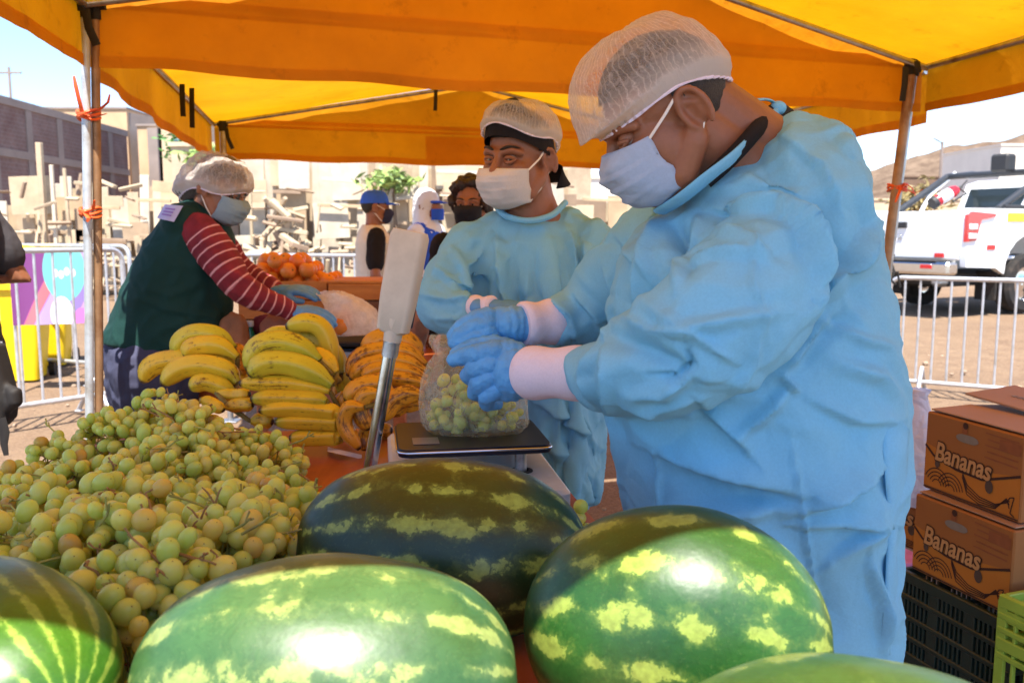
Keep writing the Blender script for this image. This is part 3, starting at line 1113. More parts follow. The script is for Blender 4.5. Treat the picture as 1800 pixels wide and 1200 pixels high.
# ------------------------------------------------------------------ colourful banner and yellow bin behind the left barrier
def banner_mat():
    m, nt, b, out = new_mat('banner_print')
    uv = coords(nt, 'UV')
    sx = nd(nt, 'ShaderNodeSeparateXYZ')
    nt.links.new(uv, sx.inputs[0])
    nz = noise_n(nt, uv, 3, 2)
    dgl = math_n(nt, 'ADD', math_n(nt, 'MULTIPLY', sx.outputs[0], 1.0), math_n(nt, 'MULTIPLY', sx.outputs[1], -0.55))
    c = ramp(nt, dgl, [(0.0, L(120, 60, 120)), (0.12, L(160, 70, 140)), (0.13, L(196, 110, 120)), (0.28, L(150, 110, 170)), (0.29, L(170, 150, 205)), (0.5, L(150, 140, 200)), (0.62, L(140, 120, 190)), (0.8, L(190, 150, 205))])
    nd_ = [e for e in nt.nodes if e.type == 'VALTORGB'][-1]
    nd_.color_ramp.interpolation = 'CONSTANT'

    def disc(cx, cy, r):
        dx = math_n(nt, 'SUBTRACT', sx.outputs[0], cx)
        dy = math_n(nt, 'SUBTRACT', sx.outputs[1], cy)
        q = math_n(nt, 'SQRT', math_n(nt, 'ADD', math_n(nt, 'MULTIPLY', math_n(nt, 'MULTIPLY', dx, dx), 2.2), math_n(nt, 'MULTIPLY', dy, dy)))
        return math_n(nt, 'LESS_THAN', q, r)
    c = mix_c(nt, disc(0.72, 0.72, 0.42), c, L(110, 200, 200))
    c = mix_c(nt, disc(0.66, 0.13, 0.24), c, L(235, 215, 240))
    c = mix_c(nt, disc(0.93, 0.05, 0.16), c, L(210, 120, 200))
    for k, (x0, y0) in enumerate(((0.6, 0.68), (0.68, 0.66), (0.76, 0.7), (0.84, 0.68))):
        c = mix_c(nt, disc(x0, y0, 0.055), c, L(225, 245, 245))
    nt.links.new(c, b.inputs['Base Color'])
    b.inputs['Roughness'].default_value = 0.5
    return m


A, B = at(18, 500, 7.35), at(150, 500, 7.55)
zt, zb = at(20, 438, 7.35).z, at(20, 572, 7.35).z
mb = MB()
mb.sheet(24, 10, lambda u, v: Vector((A.x + (B.x - A.x) * u, A.y + (B.y - A.y) * u + 0.012 * math.sin(u * 14) * (1 - v), zb + (zt - zb) * v)))
me = smooth_mesh(mb.mesh())
add_uv(me, lambda co, n: ((co.x - A.x) / (B.x - A.x), (co.z - zb) / (zt - zb)))
t = thing('printed_banner', 'printed banner in purple, teal and pink behind the left barrier', 'banner', (A.x, A.y, 0))
wpart('print', me, banner_mat(), t)
for q in (A, B):
    wpart('post', MB().tube([(q.x, q.y + 0.03, 0), (q.x, q.y + 0.03, zt + 0.03)], 0.014, 10), M_BARR, t)

M_YEL = plain('yellow_plastic', L(236, 200, 20), 0.4, 0.06, 12, 0.05, 100)
q = at(20, 500, 8.0)
t = thing('recycling_bin', 'tall yellow plastic bin with rounded lid behind the left barrier', 'bin', (q.x, 8.0, 0), 0.3)
def rrect(w, d, z, rc, cx=0.0, n=5):
    pts = []
    for sx, sy, a0 in ((1, 1, 0), (-1, 1, 90), (-1, -1, 180), (1, -1, 270)):
        for k in range(n):
            a_ = R(a0 + 90 * k / (n - 1))
            pts.append(Vector((cx + sx * (w / 2 - rc) + rc * math.cos(a_), sy * (d / 2 - rc) + rc * math.sin(a_), z)))
    return pts
mb = MB().loft([rrect(0.42, 0.42, 0.04, 0.05), rrect(0.5, 0.5, 0.45, 0.06), rrect(0.55, 0.55, 0.86, 0.07)])
link('body', mb, M_YEL, t)
link('rim', MB().loft([rrect(0.6, 0.6, 0.863, 0.08), rrect(0.6, 0.6, 0.92, 0.08)]), M_YEL, t)
link('lid', MB().loft([rrect(0.58, 0.58, 0.923, 0.08), rrect(0.58, 0.56, 1.08, 0.1), rrect(0.5, 0.48, 1.2, 0.12), rrect(0.3, 0.28, 1.25, 0.1)]), M_YEL, t)
link('opening', MB().bbox((0, -0.285, 1.03), (0.3, 0.03, 0.09), 0.01), M_BLACK, t)
for sx in (-1, 1):
    link('wheel', MB().tube([(sx * 0.22, 0.26, 0.08), (sx * 0.27, 0.26, 0.08)], 0.08, 20), M_BLACK, t)
q = at(60, 480, 8.8)
t2 = copy_tree(t)
t2.location = (q.x, 8.9, 0)
tag(t2, 'second yellow bin, mostly hidden, right behind the yellow bin with the rounded lid', 'bin')
# ------------------------------------------------------------------ pickup
M_WHITE = plain('white_paint', L(232, 234, 236), 0.25, 0.03, 3, 0.0, coat=0.5)
M_TYRE = plain('tyre', L(30, 28, 27), 0.9, 0.2, 20, 0.3, 60, dirt=L(70, 60, 52))
M_GLASS = plain('dark_glass', L(40, 48, 52), 0.06, 0.1, 3, 0)
M_RED = plain('red_lens', L(200, 30, 40), 0.15, 0.1, 30, 0, coat=0.5)
M_CHROME = plain('chrome', L(200, 200, 204), 0.15, 0.05, 10, 0, metal=1)
M_RUBBER = plain('dark_plastic', L(44, 44, 46), 0.6, 0.1, 30, 0.1)
M_YREF = plain('yellow_reflector', L(232, 196, 40), 0.3, 0.1, 60, 0)

corner = at(1689, 560, 12.5)
yaw = R(27)
t = thing('pickup_truck', 'white pickup truck with roll bar parked behind the right barrier', 'pickup', (corner.x, 12.5, 0.15), yaw)
t.scale = (1.15, 1.15, 1.15)
# local: +x forward, near side is y=0, far side y=1.72 ; rear at x=0
GZ = 0.0
W = 1.74


def tbox(name, c, s_, mat, b=0.02, par=None, M=None):
    return link(name, MB().bbox(c, s_, b, M), mat, par or t)


def side_profile():
    """outer bed side with wheel arch, seen from the side: x forward, z up"""
    pts = [(0.03, 0.62), (0.0, 0.85), (0.0, 1.28), (0.03, 1.34)]
    pts += [(2.0, 1.34), (3.55, 1.30), (5.0, 1.22), (5.15, 0.95), (5.15, 0.5), (4.75, 0.46)]
    for k in range(11):
        a_ = R(0 + 18 * k)
        pts.append((4.28 + 0.47 * math.cos(a_), 0.50 + 0.47 * math.sin(a_)))
    pts += [(3.8, 0.40), (1.78, 0.40)]
    for k in range(11):
        a_ = R(0 + 18 * k)
        pts.append((1.27 + 0.50 * math.cos(a_), 0.52 + 0.50 * math.sin(a_)))
    pts += [(0.6, 0.60)]
    return pts


Mside = Matrix(((1, 0, 0), (0, 0, 1), (0, 1, 0)))
for y0, nm in ((0.0, 'side_panel'), (W - 0.08, 'side_panel')):
    mb = MB()
    prof = side_profile()
    # triangulated by bmesh below for the concave outline
    mb.prism(prof, 0.08, Matrix.Translation((0, y0, 0)).to_3x3() @ Mside)
    mb.v = [(v[0], v[1] + y0, v[2]) for v in mb.v]
    link(nm, mb, M_WHITE, t, angle=30)
tg = link('tailgate', MB().bbox((-0.005, W / 2, 1.01), (0.07, W - 0.18, 0.60), 0.02), M_WHITE, t)
link('handle', MB().bbox((-0.05, W / 2 + 0.05, 1.14), (0.03, 0.2, 0.08), 0.01), M_RUBBER, tg)
mb = MB()
for k in range(3):
    a_ = R(90 + 120 * k)
    Mx = Matrix.Rotation(a_, 3, 'X')
    mb.bbox(Mx @ Vector((0, 0.022, 0)) + Vector((-0.046, W / 2 + 0.05, 0.98)), (0.01, 0.035, 0.018), 0.003, Mx)
link('emblem', mb, M_CHROME, tg)
for y_ in (0.32, 1.25):
    link('reflector', MB().bbox((-0.049, y_, 0.76), (0.012, 0.14, 0.055), 0.003), M_RED, tg)
tbox('bed_floor', (1.0, W / 2, 0.72), (2.0, W - 0.18, 0.05), M_WHITE)
bp = tbox('bumper', (-0.13, W / 2, 0.60), (0.2, W - 0.1, 0.16), M_CHROME, 0.03)
link('step_pad', MB().bbox((-0.13, W / 2, 0.69), (0.17, W - 0.5, 0.012), 0.004), M_RUBBER, bp)
link('reflector', MB().bbox((-0.236, 1.4, 0.62), (0.014, 0.16, 0.05), 0.003), M_RED, bp)
link('reflector', MB().bbox((-0.236, 0.36, 0.62), (0.014, 0.16, 0.05), 0.003), M_RED, bp)
pl_ = tbox('number_plate', (-0.11, W / 2 + 0.28, 0.44), (0.012, 0.42, 0.17), plain('plate_yellow_green', L(196, 200, 70), 0.4), 0.004)
mb = MB()
for k in range(6):
    mb.bbox((-0.1185, W / 2 + 0.12 + 0.06 * k, 0.44), (0.004, 0.028, 0.08), 0.001)
link('characters', mb, M_RUBBER, pl_)
# tail light wraps the near rear corner
tl = link('tail_light', MB().prism([(-0.012, 0.93), (-0.012, 1.255), (0.06, 1.30), (0.52, 1.275), (0.5, 1.235), (0.24, 1.20), (0.17, 0.95)], 0.05, Mside), M_RED, t, smooth=False)
for v in tl.data.vertices:
    v.co.y -= 0.025
for z_ in (1.115, 1.0):
    link('lens', MB().bbox((0.085, -0.03, z_), (0.15, 0.02, 0.065), 0.006), plain('clear_lens', L(225, 215, 220), 0.15, 0.1, 90, 0), tl)
tl2 = link('tail_light', MB().bbox((0.0, W - 0.07, 1.1), (0.05, 0.12, 0.34), 0.01), M_RED, t)
link('reflector', MB().bbox((0.48, -0.006, 0.86), (0.16, 0.014, 0.06), 0.004), M_RED, t)
link('reflector', MB().bbox((0.98, -0.006, 1.235), (0.42, 0.014, 0.11), 0.004), M_YREF, t)
# cab
cab_in = 0.14
prof = [(1.95, 1.30), (2.15, 1.74), (2.4, 1.80), (3.2, 1.80), (3.6, 1.62), (4.05, 1.30)]
mb = MB().prism(prof, W - 2 * cab_in, Mside)
mb.v = [(v[0], v[1] + cab_in, v[2]) for v in mb.v]
cb = link('cab', mb, M_WHITE, t, smooth=False)
for (x0, x1, x2, x3) in ((2.22, 2.98, 2.98, 2.40), (3.04, 3.8, 3.48, 3.04)):
    mb = MB().prism([(x0, 1.36), (x1, 1.36), (x2, 1.70), (x3, 1.70)], 0.02, Mside)
    mb.v = [(v[0], v[1] + cab_in - 0.008, v[2]) for v in mb.v]
    link('side_window', mb, M_GLASS, t, smooth=False)
mr = Matrix.Rotation(math.atan2(0.2, 0.44), 3, 'Y')
link('rear_window', MB().bbox((2.03, W / 2, 1.53), (0.02, W - 0.5, 0.3), 0.006, mr), M_GLASS, t)
tbox('bonnet', (4.55, W / 2, 1.20), (1.1, W - 0.12, 0.12), M_WHITE, 0.04)
tbox('chassis', (2.5, W / 2, 0.44), (4.6, 1.1, 0.16), M_RUBBER)
tbox('spare_wheel', (0.72, W / 2 + 0.1, 0.42), (0.62, 0.62, 0.2), M_TYRE, 0.08)
tbox('exhaust', (0.35, 0.42, 0.42), (0.7, 0.14, 0.14), M_STEEL, 0.05)
tbox('mud_flap', (0.72, W - 0.25, 0.36), (0.03, 0.3, 0.36), M_TYRE, 0.01)
tbox('mud_flap', (0.72, 0.2, 0.36), (0.03, 0.3, 0.36), M_TYRE, 0.01)
for x_ in (1.27, 4.28):
    for y_ in (0.14, W - 0.14):
        w_ = link('wheel', MB().lathe([(0.22, -0.11), (0.34, -0.115), (0.385, -0.08), (0.385, 0.08), (0.34, 0.115), (0.22, 0.11)], (x_, y_, 0.385), Matrix.Rotation(R(90), 3, 'X'), 36, cap=False), M_TYRE, t)
        link('rim', MB().lathe([(0.0, 0.06), (0.06, 0.07), (0.10, 0.05), (0.21, 0.06), (0.235, 0.105), (0.235, -0.105), (0.21, -0.06), (0.1, -0.05), (0, -0.07)], (x_, y_, 0.385), Matrix.Rotation(R(90), 3, 'X'), 30), M_CHROME, w_)
# roll bar: black hoops and white braces over the bed
M_RB = plain('roll_bar_black', L(52, 54, 58), 0.35, 0.1, 10, 0.0)
for y_ in (0.12, W - 0.12):
    link('roll_bar', MB().tube([(0.75, y_, 1.34), (1.30, y_, 1.62), (1.72, y_, 1.84), (2.3, y_, 1.90)], 0.045, 12), M_RB, t)
    link('roll_bar', MB().tube([(1.22, y_ + 0.001, 1.34), (1.38, y_, 1.58), (1.9, y_, 1.90)], 0.03, 12), M_WHITE, t)
link('roll_bar', MB().tube([(1.75, 0.12, 1.85), (1.75, W - 0.12, 1.85)], 0.045, 12), M_RB, t)
link('rail_cap', MB().tube([(0.75, 0.04, 1.365), (1.95, 0.04, 1.365)], 0.03, 10), M_RUBBER, t)
lb = tbox('beacon', (1.52, 0.62, 1.97), (0.2, 0.26, 0.24), M_RUBBER, 0.03)

# extinguisher leaning over the tailgate corner
ex0, ex1 = at(1640, 357, 13.1), at(1684, 332, 13.2)
t = thing('fire_extinguisher', 'red and white fire extinguisher leaning on the pickup tailgate', 'extinguisher', ex0)
dv = (ex1 - ex0)
dl = dv.length
Mq = dv.to_track_quat('Z', 'Y').to_matrix()
link('cylinder', MB().lathe([(0.0, -0.01), (0.07, 0), (0.085, 0.03), (0.085, dl * 0.8), (0.07, dl * 0.92), (0.03, dl)], M=Mq, n=24), plain('extinguisher_red', L(196, 40, 50), 0.25, 0.08, 12, 0), t)
link('label_band', MB().lathe([(0.0865, dl * 0.25), (0.0865, dl * 0.66)], M=Mq, n=24, cap=False), plain('label_white', L(232, 226, 226), 0.5), t)
link('base_ring', MB().lathe([(0.088, -0.02), (0.09, 0.05)], M=Mq, n=24, cap=True), M_RUBBER, t)
link('valve', MB().tube([dv * 1.0, dv * 1.15], 0.02, 10).tube([dv * 1.12, dv * 1.3 + Vector((0.02, 0, 0.06))], 0.012, 8), M_RUBBER, t)
link('hose', MB().tube([dv * 1.05, dv * 0.9 + Vector((0.12, -0.08, -0.05)), dv * 0.4 + Vector((0.11, -0.08, -0.06))], 0.016, 8), M_RUBBER, t)

# ------------------------------------------------------------------ tables
ZT = 0.80


def wood_mat(name, c1, c2, scale=6, rough=0.5, axis=1):
    m, nt, b, out = new_mat(name)
    sc = [scale * 6, scale * 6, scale * 6]
    sc[axis] = scale * 0.5
    v = coords(nt, 'Object', tuple(sc))
    n = noise_n(nt, v, 1.0, 7, 0.65, 0.6)
    c = ramp(nt, n, [(0.3, c1), (0.7, c2)])
    c = mix_c(nt, ramp(nt, noise_n(nt, coords(nt), 5, 6, 0.7), [(0.5, (0, 0, 0)), (0.7, (0.5, 0.5, 0.5))]), c, tuple(k * 0.55 for k in c1))
    nt.links.new(c, b.inputs['Base Color'])
    b.inputs['Roughness'].default_value = rough
    bump(nt, b, n, 0.15, 0.003)
    return m


M_TABLE = wood_mat('table_wood', L(134, 62, 24), L(172, 92, 42), 3, 0.45)
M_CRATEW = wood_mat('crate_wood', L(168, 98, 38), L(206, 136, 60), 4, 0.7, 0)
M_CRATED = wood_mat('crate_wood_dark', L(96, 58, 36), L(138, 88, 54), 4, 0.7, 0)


def table(label, corners, z, mat, th=0.035):
    """corners in plan, anticlockwise"""
    c = sum((Vector((x, y, 0)) for x, y in corners), Vector()) / len(corners)
    t = thing('market_table', label, 'table', (c.x, c.y, 0))
    q = [Vector((x - c.x, y - c.y, 0)) for x, y in corners]
    link('tabletop', MB().prism([(p.x, p.y) for p in q], th, Matrix.Identity(3)), mat, t, smooth=False).location.z = z - th
    ap = [(p * 0.93) for p in q]
    for a_, b2 in zip(ap, ap[1:] + ap[:1]):
        d_ = b2 - a_
        Mz = Matrix.Rotation(math.atan2(d_.y, d_.x), 3, 'Z')
        link('apron', MB().bbox((a_ + b2) / 2 + Vector((0, 0, z - th - 0.052)), (d_.length - 0.06, 0.02, 0.1), 0.003, Mz), mat, t, smooth=False)
    for p in ap:
        link('leg', MB().bbox(p + Vector((0, 0, (z - th - 0.002) / 2)), (0.05, 0.05, z - th - 0.002), 0.004), mat, t, smooth=False)
    return t


table('long brown wooden table carrying the watermelons, grapes and bananas', [(0.42, 0.46), (0.155, 1.78), (0.0, 2.62), (-1.15, 2.45), (-0.95, 0.30)], ZT, M_TABLE)
table('back wooden table carrying the orange crates and the dark scale', [(-0.42, 3.45), (-0.25, 4.9), (-1.45, 4.95), (-1.5, 3.6)], ZT, M_TABLE)

# ------------------------------------------------------------------ wooden crates with oranges
def wood_crate(label, x0, x1, y0, y1, z0, z1, slats, mat, lid=False):
    t = thing('wooden_crate', label, 'crate', ((x0 + x1) / 2, (y0 + y1) / 2, z0))
    cx, cy = (x0 + x1) / 2, (y0 + y1) / 2
    h = (z1 - z0 - 0.008 * (slats - 1)) / slats
    for k in range(slats):
        z = k * (h + 0.008) + h / 2
        for yy in (y0 - cy, y1 - cy):
            link('slat', MB().bbox((0, yy, z), (x1 - x0, 0.012, h), 0.002), mat, t, smooth=False)
        for xx in (x0 - cx + 0.007, x1 - cx - 0.007):
            link('slat', MB().bbox((xx, 0, z), (0.012, y1 - y0 - 0.014, h), 0.002), mat, t, smooth=False)
    for sx in (-1, 1):
        for sy in (-1, 1):
            link('corner_post', MB().bbox((sx * (cx - x0 - 0.03), sy * (cy - y0 - 0.022), (z1 - z0) / 2), (0.03, 0.03, z1 - z0 - 0.004), 0.002), mat, t, smooth=False)
    link('bottom', MB().box((0, 0, 0.008), (x1 - x0 - 0.03, y1 - y0 - 0.03, 0.01)), mat, t, smooth=False)
    if lid:
        for k in range(4):
            w_ = (y1 - y0) / 4
            link('lid_slat', MB().bbox((0, -(y1 - y0) / 2 + w_ * (k + 0.5), z1 - z0 + 0.008), (x1 - x0 + 0.02, w_ * 0.86, 0.012), 0.002), mat, t, smooth=False)
    return t


q0, q1 = at(578, 527, 4.15), at(740, 527, 4.15)
zc0, zc1 = q0.z, at(578, 501, 4.15).z
wood_crate('upper wooden crate with a bright front board and slatted lid, behind the hand and bag', q0.x, q1.x - 0.04, 4.15, 4.55, zc0, zc1 + 0.005, 1, M_CRATEW, True)
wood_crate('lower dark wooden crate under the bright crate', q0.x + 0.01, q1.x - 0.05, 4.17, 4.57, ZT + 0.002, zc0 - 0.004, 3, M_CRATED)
o0, o1 = at(430, 520, 4.3), at(572, 520, 4.3)
wood_crate('wooden crate heaped with oranges behind the striped sleeves', o0.x, o1.x + 0.03, 4.2, 4.62, ZT + 0.16, ZT + 0.34, 2, M_CRATEW)
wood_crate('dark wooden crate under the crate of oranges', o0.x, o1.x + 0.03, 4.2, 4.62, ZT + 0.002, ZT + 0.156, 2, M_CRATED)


def orange_mat():
    m, nt, b, out = new_mat('orange_peel')
    v = coords(nt)
    oi = nd(nt, 'ShaderNodeObjectInfo')
    c = ramp(nt, oi.outputs['Random'], [(0, L(232, 118, 24)), (0.5, L(222, 132, 46)), (1, L(200, 120, 50))])
    c = mix_c(nt, ramp(nt, noise_n(nt, v, 18, 5), [(0.5, (0, 0, 0)), (0.75, (0.6, 0.6, 0.6))]), c, L(170, 104, 50))
    nt.links.new(c, b.inputs['Base Color'])
    b.inputs['Roughness'].default_value = 0.45
    bump(nt, b, noise_n(nt, v, 320, 2), 0.2, 0.001)
    return m


M_ORANGE = orange_mat()
M_STALK = plain('orange_stalk', L(90, 84, 44), 0.8)


def make_orange():
    mb = MB()
    prof = [(0.003, -0.0335), (0.012, -0.0338), (0.022, -0.030), (0.031, -0.020), (0.037, -0.006), (0.0375, 0.008), (0.034, 0.020), (0.026, 0.0295), (0.015, 0.0335), (0.006, 0.0325), (0.002, 0.031)]
    mb.lathe(prof, n=20)
    return mb


proto = None
rs = random.Random(11)
spots = []
xc0, xc1 = o0.x + 0.03, o1.x + 0.01
for layer, (zz, n_) in enumerate(((ZT + 0.335, 18), (ZT + 0.385, 18), (ZT + 0.432, 11))):
    tries = 0
    while n_ and tries < 900:
        tries += 1
        f_ = layer * 0.045
        x, y = rs.uniform(xc0 + f_ * 0.6, xc1 - f_ * 1.6), rs.uniform(4.24, 4.58 - f_)
        if all((x - a_) ** 2 + (y - b2) ** 2 + (zz - c2) ** 2 > 0.066 ** 2 for a_, b2, c2 in spots):
            spots.append((x, y, zz + rs.uniform(-0.006, 0.006)))
            n_ -= 1
spots += [tuple(at(600, 572, 3.58)), tuple(at(606, 560, 3.68))]
for k, sp in enumerate(spots):
    if proto is None:
        proto = link('orange', make_orange(), M_ORANGE)
        tag(proto, 'orange in the heap filling the crate behind the striped sleeves', 'orange', 'oranges heaped in the wooden crate')
        link('stalk', MB().lathe([(0.0045, 0.0305), (0.004, 0.0335), (0.001, 0.034)], n=8), M_STALK, proto)
        o = proto
    else:
        o = copy_tree(proto)
    o.location = sp
    s_ = rs.uniform(0.92, 1.12)
    o.scale = (s_, s_, s_ * rs.uniform(0.94, 1.03))
    o.rotation_euler = (rs.uniform(-1.4, 1.4), rs.uniform(-1.4, 1.4), rs.uniform(0, 6))
    if k >= len(spots) - 2:
        o['label'] = 'orange in the plastic bag beside the blue glove'
        o['group'] = 'oranges in the plastic bag'

# ------------------------------------------------------------------ dark scale on the back table, with bag
M_SCALED = plain('scale_dark', L(38, 46, 60), 0.35, 0.1, 20, 0.05)
M_LCD = plain('keypad_grey', L(150, 158, 168), 0.4, 0.05, 20, 0)
sL, sR = at(572, 600, 3.66), at(664, 600, 3.66)
t = thing('counter_scale', 'dark counter scale with a pale keypad under the bag of oranges', 'scale', ((sL.x + sR.x) / 2, 3.8, ZT))
w_ = sR.x - sL.x
bodyrings = [rrect(w_ + 0.02, 0.30, 0.0, 0.02), rrect(w_ + 0.02, 0.30, 0.03, 0.02), rrect(w_ - 0.02, 0.24, 0.085, 0.02)]
link('body', MB().loft(bodyrings), M_SCALED, t)
link('platter', MB().loft([rrect(w_ + 0.05, 0.29, 0.098, 0.03), rrect(w_ + 0.06, 0.30, 0.108, 0.03), rrect(w_ + 0.06, 0.30, 0.112, 0.03)]), M_BLACK, t)
Mk = Matrix.Rotation(R(32), 3, 'X')
kp = link('keypad', MB().bbox((0.0, -0.137, 0.055), (0.085, 0.006, 0.042), 0.002, Matrix.Rotation(R(-28), 3, 'X')), M_LCD, t)
mb = MB()
for i in range(4):
    for j in range(3):
        mb.bbox((-0.03 + 0.02 * i, -0.1425 + j * 0.0062, 0.043 + j * 0.0115), (0.014, 0.003, 0.008), 0.001, Matrix.Rotation(R(-28), 3, 'X'))
link('keys', mb, M_SCALED, kp)

# bottles and paper bag behind the bananas
t = thing('plastic_bottle', 'green plastic bottle standing behind the middle bananas', 'bottle', Vector((at(440, 600, 3.5).x, 3.5, ZT)))
link('body', MB().lathe([(0.0, 0.0), (0.03, 0.0), (0.033, 0.01), (0.033, 0.12), (0.028, 0.15), (0.013, 0.185), (0.013, 0.2)], n=20), plain('bottle_green', L(30, 110, 84), 0.15, 0.1, 20, 0), t)
link('cap', MB().lathe([(0.015, 0.2), (0.016, 0.203), (0.016, 0.222), (0.0, 0.223)], n=16), plain('cap_white', L(210, 214, 210), 0.4), t)
link('wrap', MB().lathe([(0.0337, 0.05), (0.0337, 0.1)], n=20, cap=False), M_LCD, t)


def crumple_bag(name, label, cat, c, r, mat, seed, loc):
    mb = MB().ell(c, r, nu=40, nv=28)
    me = smooth_mesh(mb.mesh())
    co = get_co(me)
    n = get_no(me)
    d = 1 - np.abs(pnoise(co * 16, seed)) * 2
    co += n * (d * 0.010 + pnoise(co * 40, seed + 1) * 0.003)[:, None]
    set_co(me, co)
    o = link(name, me, mat)
    return tag(o, label, cat)


crumple_bag('paper_bag', 'brown paper sack behind the left bananas beside the green vest', 'bag', at(411, 592, 3.45), (0.055, 0.05, 0.09), plain('kraft', L(150, 98, 66), 0.85, 0.15, 20, 0.3, 60), 3, 0)
crumple_bag('onion_bag', 'reddish brown sack between green bottle and middle bananas', 'bag', at(487, 585, 3.5), (0.07, 0.05, 0.075), plain('kraft_red', L(150, 88, 64), 0.85, 0.15, 20, 0.3, 60), 5, 0)
crumple_bag('purple_cloth', 'dark red cloth bundle beside the green bottle', 'cloth', at(465, 580, 3.6), (0.05, 0.04, 0.06), plain('dark_red_cloth', L(110, 40, 52), 0.9, 0.15, 20, 0.3, 60), 7, 0)
crumple_bag('brown_sack', 'pinkish brown sack behind the ripe bananas and the scale pole', 'bag', at(722, 575, 2.75), (0.05, 0.05, 0.08), plain('kraft_pink', L(160, 112, 92), 0.85, 0.15, 20, 0.3, 60), 9, 0)

# ------------------------------------------------------------------ boxes and crates at right, under the tent
def card_mat(name, c):
    m, nt, b, out = new_mat(name)
    v = coords(nt)
    c1 = ramp(nt, noise_n(nt, v, 3, 6, 0.6), [(0.3, tuple(k * 0.85 for k in c)), (0.7, c)])
    nt.links.new(c1, b.inputs['Base Color'])
    b.inputs['Roughness'].default_value = 0.75
    wv = nd(nt, 'ShaderNodeTexWave')
    wv.inputs['Scale'].default_value = 90
    nt.links.new(v, wv.inputs['Vector'])
    bump(nt, b, wv.outputs['Fac'], 0.06, 0.001)
    return m


M_CARD = card_mat('card_brown', L(146, 92, 42))
M_CARDY = card_mat('card_print_yellow', L(172, 108, 32))
M_CARDP = card_mat('card_plain', L(160, 124, 100))
M_INK = plain('print_brown', L(52, 24, 14), 0.7, 0.1, 20, 0)
M_LETT = plain('print_letter', L(176, 132, 84), 0.7, 0.08, 20, 0)
M_HOLE = plain('hole_grey', L(120, 112, 104), 0.9)


def text_mesh(s_, size, extrude=0.0006, shear=0.18, bold=0.0):
    cu = bpy.data.curves.new('txt', 'FONT')
    cu.body = s_
    cu.size = size
    cu.extrude = extrude
    cu.shear = shear
    cu.offset = bold
    cu.resolution_u = 4
    ob = bpy.data.objects.new('txt', cu)
    COL.objects.link(ob)
    dg = bpy.context.evaluated_depsgraph_get()
    me = bpy.data.meshes.new_from_object(ob.evaluated_get(dg))
    bpy.data.objects.remove(ob)
    me.materials.clear()
    return me


def place(me, M):
    me.transform(M)
    return me


TXT_CACHE = {}


